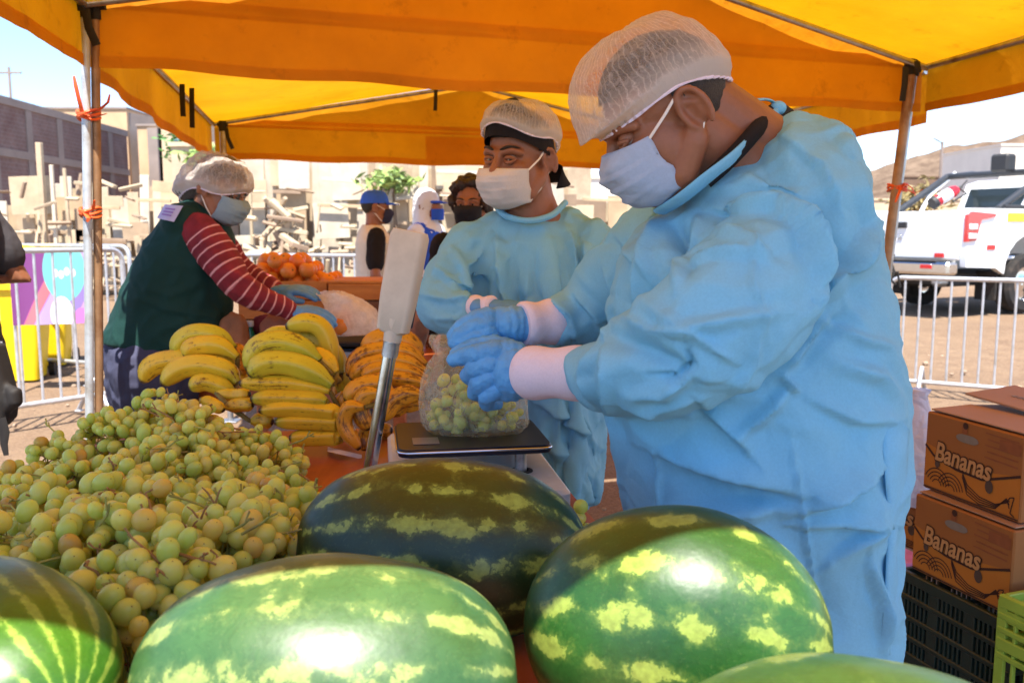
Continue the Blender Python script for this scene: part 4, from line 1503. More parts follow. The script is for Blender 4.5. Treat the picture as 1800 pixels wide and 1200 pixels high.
def fruit_box(label, loc, rz, W_, D_, H_, group=None, lid_open=False):
    """cardboard box; the printed front is the -y face, x to the right"""
    t = thing('banana_box', label, 'box', loc, rz, group)
    link('carton', MB().bbox((0, 0, H_ / 2), (W_, D_, H_), 0.004), M_CARD, t)
    F0 = -D_ / 2
    sx, sz = W_ / 0.44, H_ / 0.235

    def P(x, z, off):
        return Vector((x * sx, F0 - off, z * sz))

    def flat(poly, off, mat, name, th=0.0008):
        mb = MB()
        vs = [P(x, z, off) for x, z in poly]
        mb.add(vs, [tuple(range(len(vs)))])
        return link(name, mb, mat, t, smooth=False)
    # lower yellow print zone under a curved edge
    top = [(-0.215 + 0.43 * k / 12, 0.128 - 0.02 * math.sin(k / 12 * 3.14) + (0.012 if k < 3 else 0)) for k in range(13)]
    flat([(-0.215, 0.012), (0.215, 0.012)] + top[::-1], 0.0012, M_CARDY, 'print_panel')

    def ink(paths, w, name='ink_line'):
        mb = MB()
        for pts in paths:
            V = [P(x, z, 0.0022) for x, z in pts]
            for i in range(len(V) - 1):
                d_ = (V[i + 1] - V[i])
                if d_.length < 1e-6:
                    continue
                nn = Vector((-d_.z, 0, d_.x)).normalized() * w
                mb.quad(V[i] - nn, V[i + 1] - nn, V[i + 1] + nn, V[i] + nn)
        return link(name, mb, M_INK, t, smooth=False)
    paths = [[(-0.215, 0.135), (-0.17, 0.108), (-0.06, 0.088), (0.06, 0.085), (0.215, 0.128)]]
    ink(paths, 0.0035)
    fr = []
    for cx, cz, n_ in ((-0.150, 0.02, 4), (-0.085, 0.018, 4)):
        for k in range(n_):
            r_ = 0.062 - 0.013 * k
            fr.append([(cx + r_ * math.cos(R(a_)) * 1.0, cz + r_ * math.sin(R(a_)) * 0.85) for a_ in range(12, 165, 12)])
    for k in range(4):
        fr.append([(-0.03, 0.085 - 0.004 * k), (-0.005, 0.055 - 0.009 * k), (0.05, 0.034 - 0.007 * k), (0.12, 0.030 - 0.004 * k), (0.165, 0.045 + 0.004 * k), (0.178, 0.062 - 0.01 * k)])
    fr.append([(0.178, 0.062), (0.195, 0.066), (0.19, 0.05), (0.182, 0.02), (0.2, 0.014)])
    fr.append([(-0.215, 0.008), (0.215, 0.008)])
    ink(fr, 0.0016, 'fruit_drawing')
    # lettering with dark outline
    for bold, off, mat, nm in ((0.0055, 0.0030, M_INK, 'lettering_outline'), (0.0018, 0.0042, M_LETT, 'lettering')):
        key = ('Bananas', bold)
        if key not in TXT_CACHE:
            TXT_CACHE[key] = text_mesh('Bananas', 0.082, 0.0004, 0.12, bold)
        me = TXT_CACHE[key].copy()
        M = Matrix.Translation(P(-0.165, 0.100, off)) @ Matrix.Rotation(R(-3), 4, 'Y').inverted() @ Matrix.Rotation(R(90), 4, 'X') @ Matrix.Diagonal((sx * 0.98, sz * 0.95, 1, 1))
        link(nm, place(me, M), mat, t, smooth=False)
    # hand hole, round vents, small print
    hh = [(-0.035 + 0.03 * math.cos(R(a_)) * 1.2 + (0.03 if math.cos(R(a_)) > 0 else -0.0), 0.185 + 0.012 * math.sin(R(a_))) for a_ in range(0, 360, 15)]
    flat(hh, 0.0016, M_HOLE, 'hand_hole')
    for cx, cz, r_ in ((0.09, 0.072, 0.017), (-0.15, 0.088, 0.012)):
        flat([(cx + r_ * math.cos(R(a_)), cz + r_ * math.sin(R(a_)) * 1.1) for a_ in range(0, 360, 20)], 0.0032, plain('hole_dark', L(74, 60, 52), 0.9), 'vent_hole')
    mb = MB()
    for k in range(5):
        z = 0.217 - 0.017 * k
        for (x0, x1) in ((0.06 + 0.01 * (k % 2), 0.2),):
            mb.quad(P(x0, z, 0.0014), P(x1, z - 0.004, 0.0014), P(x1, z + 0.001, 0.0014), P(x0, z + 0.004, 0.0014))
    link('small_print', mb, plain('print_faint', L(128, 74, 40), 0.75), t, smooth=False)
    mb = MB()
    mb.quad(P(0.12, 0.185, 0.0016), P(0.21, 0.18, 0.0016), P(0.21, 0.212, 0.0016), P(0.12, 0.212, 0.0016))
    link('print_block', mb, plain('print_faint', L(128, 74, 40), 0.75), t, smooth=False)
    mb = MB()
    mb.quad(P(-0.045, 0.2, 0.0016), P(-0.02, 0.199, 0.0016), P(-0.02, 0.222, 0.0016), P(-0.045, 0.223, 0.0016))
    link('print_block', mb, plain('print_faint', L(128, 74, 40), 0.75), t, smooth=False)
    mb = MB()
    for k in range(16):
        a_, a2 = R(k * 22.5), R((k + 1) * 22.5)
        c0 = (-0.03, 0.222)
        mb.add([P(c0[0], c0[1], 0.0018), P(c0[0] + 0.012 * math.cos(a_), c0[1] + 0.010 * math.sin(a_), 0.0018), P(c0[0] + 0.012 * math.cos(a2), c0[1] + 0.010 * math.sin(a2), 0.0018)], [(0, 1, 2)])
    link('round_mark', mb, M_INK, t, smooth=False)
    # top flaps
    for k, (w2, y2, an) in enumerate(((W_ * 0.96, D_ * 0.24, 3), (W_ * 0.96, -D_ * 0.24, 2))):
        link('flap', MB().bbox((0, y2, H_ + 0.006 + 0.003 * k), (w2, D_ * 0.47, 0.004), 0.001, Matrix.Rotation(R(an if k else -an), 3, 'X')), M_CARDP, t, smooth=False)
    return t


tl = at(1630, 722, 2.5)
tr = at(1803, 770, 2.17)
rz = math.atan2(tr.y - tl.y, tr.x - tl.x)
Wb = Vector((tr.x - tl.x, tr.y - tl.y, 0)).length
dxv = Vector((math.cos(rz), math.sin(rz), 0))
dyv = Vector((-math.sin(rz), math.cos(rz), 0))
Hb = 0.225
zbase = tl.z - 2 * Hb - 0.012
c0 = Vector((tl.x, tl.y, 0)) + dxv * Wb / 2 + dyv * 0.15
GB = 'printed banana boxes'
fruit_box('upper printed banana box on top of the stack at right', (c0.x, c0.y, zbase + Hb + 0.012), rz, Wb, 0.3, Hb, GB)
fruit_box('lower printed banana box resting on the dark green crate', (c0.x - 0.028, c0.y - 0.02, zbase), rz + R(1.5), Wb, 0.3, Hb, GB)
qb = at(1612, 900, 3.05)
fruit_box('half hidden printed banana box between the gown and the front box stack', (qb.x + 0.09, 3.2, 0.24), rz + R(10), 0.4, 0.3, 0.235, GB)
# loose flattened card on the top box
cp = Vector((c0.x + 0.10, c0.y + 0.06, zbase + 2 * Hb + 0.045))
t = link('card_sheet', MB().bbox((0, 0, 0), (0.34, 0.2, 0.006), 0.001), M_CARDP, smooth=False)
t.location, t.rotation_euler = cp, (R(3), R(4), rz + 0.1)
tag(t, 'loose pale cardboard sheet lying on the upper banana box', 'cardboard')
mb = MB()
for k in range(12):
    mb.box((-0.08 + 0.018 * k, -0.01, 0.0045), (0.011, 0.016, 0.0012))
link('small_print', mb, plain('print_grey', L(130, 116, 110), 0.8), t, smooth=False)

M_CRG = plain('crate_dark_green', L(24, 44, 40), 0.45, 0.15, 20, 0.1, 80)
M_CRL = plain('crate_lime', L(140, 170, 60), 0.45, 0.1, 20, 0.1, 80)


def plastic_crate(label, loc, rz, W_, D_, H_, mat, rows, cols, group=None):
    t = thing('plastic_crate', label, 'crate', loc, rz, group)
    for k, z in enumerate(np.linspace(0.015, H_ - 0.015, rows + 1)):
        h_ = 0.032 if k in (0, rows) else 0.016
        for yy in (-D_ / 2, D_ / 2):
            link('rail', MB().bbox((0, yy, z), (W_, 0.016, h_), 0.003), mat, t, smooth=False)
        for xx in (-W_ / 2 + 0.009, W_ / 2 - 0.009):
            link('rail', MB().bbox((xx, 0, z), (0.016, D_ - 0.018, h_), 0.003), mat, t, smooth=False)
    mb = MB()
    for yy in (-D_ / 2, D_ / 2):
        for k in range(cols + 1):
            w2 = 0.026 if k % (cols // 3) == 0 else 0.007
            mb.bbox((-W_ / 2 + 0.01 + (W_ - 0.02) * k / cols, yy, H_ / 2), (w2, 0.011, H_ - 0.03), 0.001)
    for xx in (-W_ / 2 + 0.009, W_ / 2 - 0.009):
        for k in range(1, cols * 2 // 3):
            w2 = 0.026 if k % (cols // 3) == 0 else 0.007
            mb.bbox((xx, -D_ / 2 + D_ * k / (cols * 2 // 3), H_ / 2), (0.011, w2, H_ - 0.03), 0.001)
    link('lattice', mb, mat, t, smooth=False)
    link('base', MB().box((0, 0, 0.008), (W_ - 0.03, D_ - 0.03, 0.008)), mat, t, smooth=False)
    return t


crl = zbase - 0.006
plastic_crate('dark green plastic crate under the banana boxes', (c0.x - 0.028 - 0.006, c0.y - 0.02, crl - 0.27), rz + R(1.5), 0.4, 0.31, 0.268, M_CRG, 4, 24)
plastic_crate('second dark green crate, on the ground below the dark green crate', (c0.x - 0.03, c0.y - 0.015, 0.003), rz, 0.42, 0.33, crl - 0.276, M_CRG, 4, 24)
lc = c0 + dxv * 0.40 - dyv * 0.10
plastic_crate('lime green plastic crate in the bottom right corner', (lc.x, lc.y, 0.46), rz + R(4), 0.36, 0.28, zbase - 0.48, M_CRL, 3, 9)
plastic_crate('lime green crate on the ground carrying the other lime crate', (lc.x, lc.y, 0.003), rz + R(3), 0.36, 0.28, 0.452, M_CRL, 4, 9)

# white carrier bag and pink lidded cartons behind the gown
M_BAGW = cloth_mat('white_bag', L(226, 224, 236), 0.4, 0.4, 300, 0.8, 14, 0.03)
mb = MB()
bc = at(1606, 760, 3.0)
prof = [(0.035, -0.26), (0.06, -0.2), (0.075, -0.1), (0.07, 0.0), (0.05, 0.08), (0.035, 0.13), (0.045, 0.15)]
mb.lathe(prof, bc, n=36)
me = smooth_mesh(mb.mesh())
co = get_co(me)
co += get_no(me) * (pnoise(co * np.array([30, 30, 8]), 3) * 0.012)[:, None]
set_co(me, co)
o = link('carrier_bag', me, M_BAGW)
tag(o, 'white plastic carrier bag between the gown and the banana boxes', 'bag')
for k, (px, py, lab) in enumerate(((1585, 1005, 'upper cardboard tray with pink lid beside the gown hem'), (1583, 1052, 'lower cardboard tray with pink lid beside the gown hem'))):
    q = at(px, py, 2.75)
    t = thing('lidded_tray', lab, 'box', (q.x, 2.85, q.z), rz)
    link('tray', MB().bbox((0, 0, -0.03), (0.16, 0.2, 0.06), 0.004), M_CARD, t)
    link('lid', MB().bbox((0, 0, 0.006), (0.17, 0.21, 0.026), 0.006), plain('pink_lid', L(196, 120, 170), 0.5), t)
q = at(1583, 1100, 2.75)
tag(link('carton_block', MB().bbox((q.x, 2.85, (q.z + 0.02) / 2 + 0.0), (0.2, 0.22, q.z + 0.02), 0.006), M_CARDP), 'worn brown carton on the ground carrying the pink lidded trays', 'box')
# ================================================================== FRUIT AND WEIGHING
# ------------------------------------------------------------------ watermelons
def melon_mat(name, dark, mid, light, nstripe, thick, rough_b, seed, streak=False, scuff=0.0):
    """rind: jagged pale stripes running pole to pole along local X over dark green"""
    m, nt, b, out = new_mat(name)
    v = coords(nt)
    mp = nd(nt, 'ShaderNodeMapping')
    mp.inputs['Location'].default_value = (seed * 1.7, seed * 0.9, seed * 2.3)
    nt.links.new(v, mp.inputs[0])
    vs = mp.outputs[0]
    sx = nd(nt, 'ShaderNodeSeparateXYZ')
    nt.links.new(v, sx.inputs[0])
    ang = math_n(nt, 'ARCTAN2', sx.outputs[1], sx.outputs[2])
    wob = math_n(nt, 'MULTIPLY', math_n(nt, 'SUBTRACT', noise_n(nt, vs, 8, 5, 0.6), 0.5), 2.2 if not streak else 3.2)
    ph = math_n(nt, 'ADD', math_n(nt, 'MULTIPLY', ang, nstripe), wob)
    row = math_n(nt, 'SINE', ph)
    blot = math_n(nt, 'SUBTRACT', noise_n(nt, vs, 21 if not streak else 8, 3, 0.5), 0.5)
    fleck = math_n(nt, 'SUBTRACT', noise_n(nt, vs, 70, 9, 0.8, 0.4), 0.5)
    val = math_n(nt, 'MULTIPLY', row, 0.34 if not streak else 0.55)
    val = math_n(nt, 'ADD', val, math_n(nt, 'MULTIPLY', blot, 2.6 if not streak else 1.2))
    val = math_n(nt, 'ADD', val, math_n(nt, 'MULTIPLY', fleck, 1.9 if not streak else 1.7))
    val = math_n(nt, 'SUBTRACT', val, thick - 0.5)
    f1 = ramp(nt, val, [(0.46, (0, 0, 0)), (0.54, (1, 1, 1))])
    halo = ramp(nt, val, [(0.10, (0, 0, 0)), (0.48, (1, 1, 1))])
    vein = ramp(nt, math_n(nt, 'ABSOLUTE', math_n(nt, 'SUBTRACT', noise_n(nt, vs, 34, 6, 0.7, 1.2), 0.5)), [(0.0, (1, 1, 1)), (0.035, (0, 0, 0))])
    c0 = mix_c(nt, ramp(nt, noise_n(nt, vs, 5, 6, 0.65), [(0.35, (0, 0, 0)), (0.7, (1, 1, 1))]), dark, mid)
    c0 = mix_c(nt, math_n(nt, 'MULTIPLY', halo, 0.4), c0, tuple(a_ * 0.45 + b2 * 0.55 for a_, b2 in zip(light, mid)))
    c0 = mix_c(nt, math_n(nt, 'MULTIPLY', vein, 0.28), c0, tuple(k * 0.5 for k in dark))
    c1 = mix_c(nt, ramp(nt, noise_n(nt, vs, 90, 5, 0.7), [(0.35, (0, 0, 0)), (0.65, (1, 1, 1))]), light, tuple(k * 0.62 for k in light))
    c = mix_c(nt, f1, c0, c1)
    if scuff:
        sc = ramp(nt, noise_n(nt, coords(nt, 'Object', (4, 16, 16)), 1.7, 6, 0.7), [(0.70, (0, 0, 0)), (0.74, (1, 1, 1))])
        c = mix_c(nt, math_n(nt, 'MULTIPLY', sc, scuff), c, L(196, 170, 128))
    # fine pale speckle of wax and dust
    c = mix_c(nt, math_n(nt, 'MULTIPLY', ramp(nt, noise_n(nt, vs, 260, 2), [(0.6, (0, 0, 0)), (0.72, (1, 1, 1))]), 0.05), c, L(170, 190, 120))
    nt.links.new(c, b.inputs['Base Color'])
    r = ramp(nt, noise_n(nt, vs, 16, 5), [(0.3, (0.30,) * 3), (0.7, (0.46,) * 3)])
    nt.links.new(r, b.inputs['Roughness'])
    b.inputs['Specular IOR Level'].default_value = 0.5
    bump(nt, b, math_n(nt, 'ADD', noise_n(nt, vs, 22, 3), math_n(nt, 'MULTIPLY', noise_n(nt, vs, 340, 2), 0.05)), 0.16, 0.008)
    return m


def watermelon(label, c, a, b_, h_, axis, mat, seed, rot=0.0):
    """long radius a along axis, b_ across, h_ upright radius"""
    t = thing('watermelon', label, 'watermelon', c)
    t.rotation_mode = 'QUATERNION'
    X = Vector(axis).normalized()
    Z = Vector((0, 0, 1)) - X * X.z
    Z.normalize()
    Y = Z.cross(X)
    M = Matrix((X, Y, Z)).transposed() @ Matrix.Rotation(rot, 3, 'X')
    t.rotation_quaternion = M.to_quaternion()
    nu, nv = 72, 56
    mb = MB()
    rings = []
    for j in range(nv + 1):
        tt = math.pi * j / nv
        x = -a * math.cos(tt)
        rr = max(1e-4, math.sin(tt)) ** 0.86
        rings.append([Vector((x, b_ * rr * math.cos(2 * math.pi * i / nu), h_ * rr * math.sin(2 * math.pi * i / nu))) for i in range(nu)])
    mb.loft(rings)
    me = smooth_mesh(mb.mesh())
    co = get_co(me)
    n = get_no(me)
    co += n * (pnoise(co * 7, seed) * 0.005 + pnoise(co * 2.5, seed + 1) * 0.007)[:, None]
    # blossom dimple at the ends
    co[:, 0] -= np.sign(co[:, 0]) * 0.006 * np.exp(-(co[:, 1] ** 2 + co[:, 2] ** 2) / 0.014 ** 2)
    set_co(me, co)
    link('rind', me, mat, t)
    tip = MB().lathe([(0.0, -a + 0.002), (0.007, -a + 0.003), (0.008, -a + 0.006), (0.004, -a + 0.007)], n=12, M=Matrix.Rotation(R(90), 3, 'Y'))
    link('blossom_scar', tip, plain('blossom_scar', L(120, 104, 70), 0.9), t)
    return t


_u =  L(20, 46, 20), L(36, 70, 26), L(140, 158, 66)
m_back = melon_mat('rind_dark', L(20, 44, 20), L(36, 62, 24), L(140, 160, 70), 13, 0.33, 0.3, 3)
m_front = melon_mat('rind_pale', L(42, 76, 40), L(62, 98, 54), L(134, 152, 84), 13, 0.34, 0.3, 11)
m_right = melon_mat('rind_green', L(22, 62, 24), L(42, 86, 34), L(136, 156, 68), 13, 0.34, 0.3, 23, scuff=0.9)
m_left = melon_mat('rind_striped', L(34, 78, 18), L(60, 108, 28), L(130, 158, 62), 19, 0.36, 0.3, 31, streak=True)
m_near = melon_mat('rind_mid', L(38, 66, 26), L(56, 88, 36), L(112, 128, 64), 11, 0.34, 0.3, 41)


def at_melon(px, py, Y):
    return at(px, py, Y)


# centres come out of the measured tops and widths; each rests on the table top or its neighbours
watermelon('dark green watermelon with sparse jagged pale blotches, behind the others and against the scale', (-0.103, 1.245, ZT + 0.120), 0.216, 0.135, 0.120, (1, -0.10, 0.0), m_back, 3, 0.6)
watermelon('large pale green watermelon in the middle of the front row, half in sunlight', (-0.186, 0.860, ZT + 0.122), 0.193, 0.13, 0.122, (1, 0.05, 0.0), m_front, 7, 0.2)
watermelon('glossy sunlit watermelon with tan scuffs, directly in front of the near gowned man', (0.190, 0.980, ZT + 0.119), 0.176, 0.14, 0.119, (1, -0.32, 0.0), m_right, 11, 1.2)
watermelon('boldly striped bright green watermelon in the bottom left corner, blossom end towards us', (-0.575, 0.885, ZT + 0.116), 0.20, 0.128, 0.113, (0.82, -0.57, 0.05), m_left, 13, 0.3)
watermelon('shaded olive green watermelon cut off by the bottom edge of the photo at right', (0.268, 0.655, ZT + 0.102), 0.196, 0.13, 0.108, (1, 0.12, 0.0), m_near, 17, 0.8)


# ------------------------------------------------------------------ grapes
def grape_mat():
    m, nt, b, out = new_mat('grape_skin')
    v = coords(nt)
    oi = nd(nt, 'ShaderNodeObjectInfo')
    c = ramp(nt, oi.outputs['Random'], [(0.0, L(198, 214, 104)), (0.35, L(212, 222, 114)), (0.7, L(224, 226, 122)), (0.9, L(228, 218, 114)), (0.97, L(220, 196, 100)), (1.0, L(200, 166, 84))])
    blot = ramp(nt, noise_n(nt, v, 60, 4, 0.6), [(0.5, (0, 0, 0)), (0.8, (0.6, 0.6, 0.6))])
    c = mix_c(nt, math_n(nt, 'MULTIPLY', blot, 0.6), c, L(186, 160, 66))
    bloom = ramp(nt, noise_n(nt, v, 90, 5, 0.65), [(0.4, (0, 0, 0)), (0.8, (0.22, 0.22, 0.22))])
    c = mix_c(nt, bloom, c, L(214, 216, 160))
    nt.links.new(c, b.inputs['Base Color'])
    r = ramp(nt, noise_n(nt, v, 70, 4), [(0.3, (0.16,) * 3), (0.7, (0.36,) * 3)])
    tl_ = nd(nt, 'ShaderNodeBsdfTranslucent')
    nt.links.new(c, tl_.inputs['Color'])
    mx = nd(nt, 'ShaderNodeMixShader')
    mx.inputs[0].default_value = 0.40
    nt.links.new(b.outputs[0], mx.inputs[1])
    nt.links.new(tl_.outputs[0], mx.inputs[2])
    nt.links.new(mx.outputs[0], out.inputs['Surface'])
    nt.links.new(r, b.inputs['Roughness'])
    b.inputs['Specular IOR Level'].default_value = 0.4
    b.inputs['Subsurface Weight'].default_value = 0.85
    b.inputs['Subsurface Radius'].default_value = (1.0, 0.95, 0.3)
    b.inputs['Subsurface Scale'].default_value = 0.022
    return m


M_GRAPE = grape_mat()
M_STEM = plain('grape_stem', L(150, 146, 64), 0.7, 0.25, 40, 0.2, 200, dirt=L(120, 84, 44))
M_STEMB = plain('grape_stem_brown', L(150, 112, 62), 0.75, 0.25, 40, 0.2, 200, dirt=L(96, 62, 34))
M_SCAR = plain('grape_scar', L(70, 48, 26), 0.9)


def grape_mesh():
    """two-material berry: skin and the dark scar at its tip"""
    mb = MB()
    prof = []
    for k in range(1, 12):
        t_ = math.pi * k / 12
        prof.append((math.sin(t_) * (1 + 0.05 * math.cos(t_)), -math.cos(t_) * 1.16))
    mb.lathe([(0.05, -1.16)] + prof + [(0.05, 1.15)], n=16)
    mb.cur = 1
    mb.lathe([(0.0, -1.155), (0.045, -1.172), (0.06, -1.15)], n=7)
    me = mb.mesh('berry')
    smooth_mesh(me)
    me.materials.append(M_GRAPE)
    me.materials.append(M_SCAR)
    return me


GRAPE = grape_mesh()


def grape_bunch(c, axis, la, ra, n, r, seed, label, group, stems=5):
    q = random.Random(seed)
    ax = Vector(axis).normalized()
    u = ax.orthogonal().normalized()
    w = ax.cross(u)
    t = thing('grape_bunch', label, 'grapes', c, 0, group)
    pts = []
    tries = 0
    while len(pts) < n and tries < n * 60:
        tries += 1
        s_ = q.uniform(-1, 1)
        ang = q.uniform(0, 6.283)
        rr = (q.random() ** 0.30)
        prof = ra * math.sqrt(max(0, 1 - s_ * s_)) * (1.1 - 0.25 * s_)
        p = ax * (s_ * la) + (u * math.cos(ang) + w * math.sin(ang)) * prof * rr
        if (Vector(c) + p).z < ZT + r * 0.95:
            continue
        if all((p - o_).length_squared > (1.46 * r) ** 2 for o_ in pts):
            pts.append(p)
    st = MB()
    spine = [ax * (la * k) + u * 0.008 * math.sin(k * 5) for k in (-1.15, -0.7, -0.2, 0.3, 0.75)]
    st.tube(spine, [0.0035, 0.003, 0.0028, 0.0022, 0.0012], 7)
    for p in pts:
        o = bpy.data.objects.new('grape', GRAPE)
        COL.objects.link(o)
        o.parent = t
        o.location = p
        g = r * q.uniform(0.72, 1.14)
        o.scale = (g, g, g * q.uniform(0.98, 1.24))
        s_ = max(-0.9, min(0.7, p.dot(ax) / la - 0.25))
        out = (p - ax * (s_ * la))
        d = (-out.normalized() + Vector((q.gauss(0, 0.35), q.gauss(0, 0.35), q.gauss(0, 0.35)))).normalized()
        o.rotation_mode = 'QUATERNION'
        o.rotation_quaternion = d.to_track_quat('Z', 'Y')
        if q.random() < 0.8:
            a0 = ax * (s_ * la)
            e0 = p + d * g * 0.9
            st.tube([a0, a0.lerp(e0, 0.55) + u * 0.004, e0], [0.0016, 0.0012, 0.001], 5)
    # loose bare twigs poking out
    for k in range(stems):
        a_ = q.uniform(0, 6.283)
        d = (u * math.cos(a_) + w * math.sin(a_) + Vector((0, -0.35, 0.55))).normalized()
        p0 = ax * q.uniform(-0.8, 0.8) * la + d * ra * 0.7
        p1 = p0 + d * ra * q.uniform(0.25, 0.55) + ax * q.uniform(-0.07, 0.07)
        st.tube([p0, p0.lerp(p1, 0.5) + ax * 0.006, p1], [0.0024, 0.0020, 0.0012], 6)
        for j in range(3):
            e1 = p1 + Vector((q.gauss(0, 1), q.gauss(0, 1), q.gauss(0, 1))).normalized() * 0.011
            st.tube([p1.lerp(p0, 0.12 * j), e1], [0.0011, 0.0017], 5)
    link('stem', st, M_STEM if q.random() < 0.6 else M_STEMB, t)
    return t


GG = 'bunches of grapes in the heap on the table'
bunches = [
    (120, 815, 1.88, 0), (205, 775, 1.93, 0), (292, 738, 2.0, 0), (335, 760, 1.92, 0), (400, 790, 1.92, 1), (468, 815, 1.9, 1),
    (60, 880, 1.66, 0), (150, 860, 1.68, 0), (250, 840, 1.70, 0), (345, 850, 1.68, 1), (430, 860, 1.68, 1), (490, 875, 1.66, 1),
    (20, 935, 1.42, 0), (105, 930, 1.40, 0), (195, 915, 1.40, 0), (290, 915, 1.40, 1), (385, 925, 1.40, 1), (465, 925, 1.45, 1),
    (60, 985, 1.20, 0), (165, 985, 1.18, 0), (270, 985, 1.16, 0), (370, 985, 1.20, 1), (455, 965, 1.26, 1),
    (235, 1060, 1.05, 0), (320, 1040, 1.06, 0), (250, 1130, 1.0, 1),
    (-60, 960, 1.3, 0), (420, 940, 1.32, 1), (335, 800, 1.8, 0), (90, 905, 1.52, 0), (300, 800, 1.84, 0), (430, 900, 1.5, 1), (230, 880, 1.55, 0), (320, 970, 1.28, 1), (130, 960, 1.28, 0), (500, 930, 1.4, 1)]
rs = random.Random(4)
places = ['at the left edge of the heap', 'on top of the heap']
for k, (px, py, Y, amb) in enumerate(bunches):
    c = at(px, py, Y)
    c.z = max(c.z, ZT + 0.045)
    an = rs.uniform(-0.9, 0.9)
    ax = (math.cos(an), math.sin(an) * 0.6, rs.uniform(-0.25, 0.25))
    grape_bunch(c, ax, 0.088 * rs.uniform(0.85, 1.1), 0.060 * rs.uniform(0.9, 1.1), 72 if Y > 1.5 else 62, 0.0127 if Y > 1.5 else 0.0148, 100 + k, 'bunch of pale green grapes lying in the big heap left of the watermelons', GG, 6)

# hidden lower layer of the heap so that no gap shows the bare table
for k, (px, py, Y) in enumerate(((170, 905, 1.75), (280, 900, 1.75), (390, 900, 1.75), (110, 985, 1.35), (220, 990, 1.35), (340, 985, 1.35), (300, 850, 1.98), (200, 1070, 1.12))):
    c = at(px, py, Y)
    c.z = ZT + 0.05
    grape_bunch(c, (1, rs.uniform(-0.5, 0.5), 0), 0.11, 0.06, 30, 0.0150, 300 + k, 'bunch of pale green grapes lying in the big heap left of the watermelons', GG, 2)

# long brown twigs lying on the heap
for k, (pts, lab) in enumerate((
        ([(312, 965, 1.16), (335, 935, 1.18), (352, 915, 1.19), (378, 886, 1.22)], 'forked bare brown grape twig on the middle of the heap'),
        ([(380, 945, 1.25), (430, 932, 1.25), (470, 925, 1.27), (505, 930, 1.27)], 'long pale green grape stem pointing at the dark watermelon'))):
    mb = MB()
    P = [at(*p) for p in pts]
    mb.tube(P, [0.0032, 0.003, 0.0026, 0.002], 8)
    for j in range(1, 4):
        for s_ in (-1, 1):
            e = P[j] + Vector((0.014 * s_, -0.01, 0.016 + 0.004 * j))
            mb.tube([P[j], P[j].lerp(e, 0.6) + Vector((0, 0, 0.003)), e], [0.0018, 0.0014, 0.001], 6)
    tag(link('grape_twig', mb, M_STEMB if k == 0 else M_STEM), lab, 'twig')

# loose grapes at the table edge behind the dark melon
for k, (px, py, lab) in enumerate(((1021, 890, 'single loose yellow green grape highest beside the right end of the dark watermelon'), (1016, 911, 'loose grape just under the highest loose one by the dark watermelon'), (1030, 932, 'lowest loose grape tucked between the dark and the glossy watermelon'))):
    o = bpy.data.objects.new('grape', GRAPE)
    COL.objects.link(o)
    o.location = at(px, py, 1.42)
    o.location.z = max(o.location.z, ZT + 0.012)
    g = 0.0125
    o.scale = (g, g, g)
    o.rotation_euler = (1.2, 0.4 * k, k)
    tag(o, lab, 'grape')


# ------------------------------------------------------------------ bananas
def banana_mat(name, base, green, brown, amount, tip):
    m, nt, b, out = new_mat(name)
    uv = coords(nt, 'UV')
    v = coords(nt)
    oi = nd(nt, 'ShaderNodeObjectInfo')
    sx = nd(nt, 'ShaderNodeSeparateXYZ')
    nt.links.new(uv, sx.inputs[0])
    c = mix_c(nt, ramp(nt, noise_n(nt, v, 14, 5), [(0.3, (0, 0, 0)), (0.75, (1, 1, 1))]), base, tuple(k * 0.8 for k in base))
    gr = ramp(nt, sx.outputs[1], [(0.0, (0.9, 0.9, 0.9)), (0.18, (0.55, 0.55, 0.55)), (0.45, (0.18, 0.18, 0.18)), (0.85, (0.15, 0.15, 0.15)), (0.97, (0.7, 0.7, 0.7))])
    gm = math_n(nt, 'MULTIPLY', gr, math_n(nt, 'MULTIPLY', math_n(nt, 'ADD', oi.outputs['Random'], 0.25), green, clamp=True))
    c = mix_c(nt, gm, c, L(146, 158, 40))
    # long streaks and flecks
    st = noise_n(nt, coords(nt, 'UV', (26, 2.2, 1)), 1.0, 6, 0.7, 0.3)
    fl = noise_n(nt, v, 75, 4, 0.6)
    bl = noise_n(nt, v, 10, 4, 0.6)
    f = math_n(nt, 'ADD', math_n(nt, 'MULTIPLY', st, 0.5), math_n(nt, 'ADD', math_n(nt, 'MULTIPLY', fl, 0.3), math_n(nt, 'MULTIPLY', bl, 0.35)))
    f = ramp(nt, f, [(amount, (0, 0, 0)), (amount + 0.05, (1, 1, 1))])
    c = mix_c(nt, math_n(nt, 'MULTIPLY', f, 0.9), c, brown)
    tp = ramp(nt, sx.outputs[1], [(0.0, (0.3, 0.3, 0.3)), (0.05, (0, 0, 0)), (0.955, (0, 0, 0)), (0.985, (1, 1, 1))])
    c = mix_c(nt, tp, c, tip)
    nt.links.new(c, b.inputs['Base Color'])
    b.inputs['Roughness'].default_value = 0.42
    b.inputs['Specular IOR Level'].default_value = 0.4
    bump(nt, b, math_n(nt, 'ADD', noise_n(nt, v, 40, 3), st), 0.08, 0.002)
    return m


M_BAN = banana_mat('banana_yellow', L(236, 188, 40), 1.0, L(110, 74, 26), 0.63, L(60, 46, 26))
M_BANG = banana_mat('banana_greenish', L(216, 190, 48), 1.6, L(100, 74, 30), 0.63, L(60, 52, 26))
M_BANR = banana_mat('banana_ripe', L(214, 148, 34), 0.1, L(104, 62, 24), 0.585, L(36, 24, 14))
M_CROWN = plain('banana_crown', L(120, 104, 44), 0.8, 0.25, 60, 0.2, 200, dirt=L(60, 44, 24))


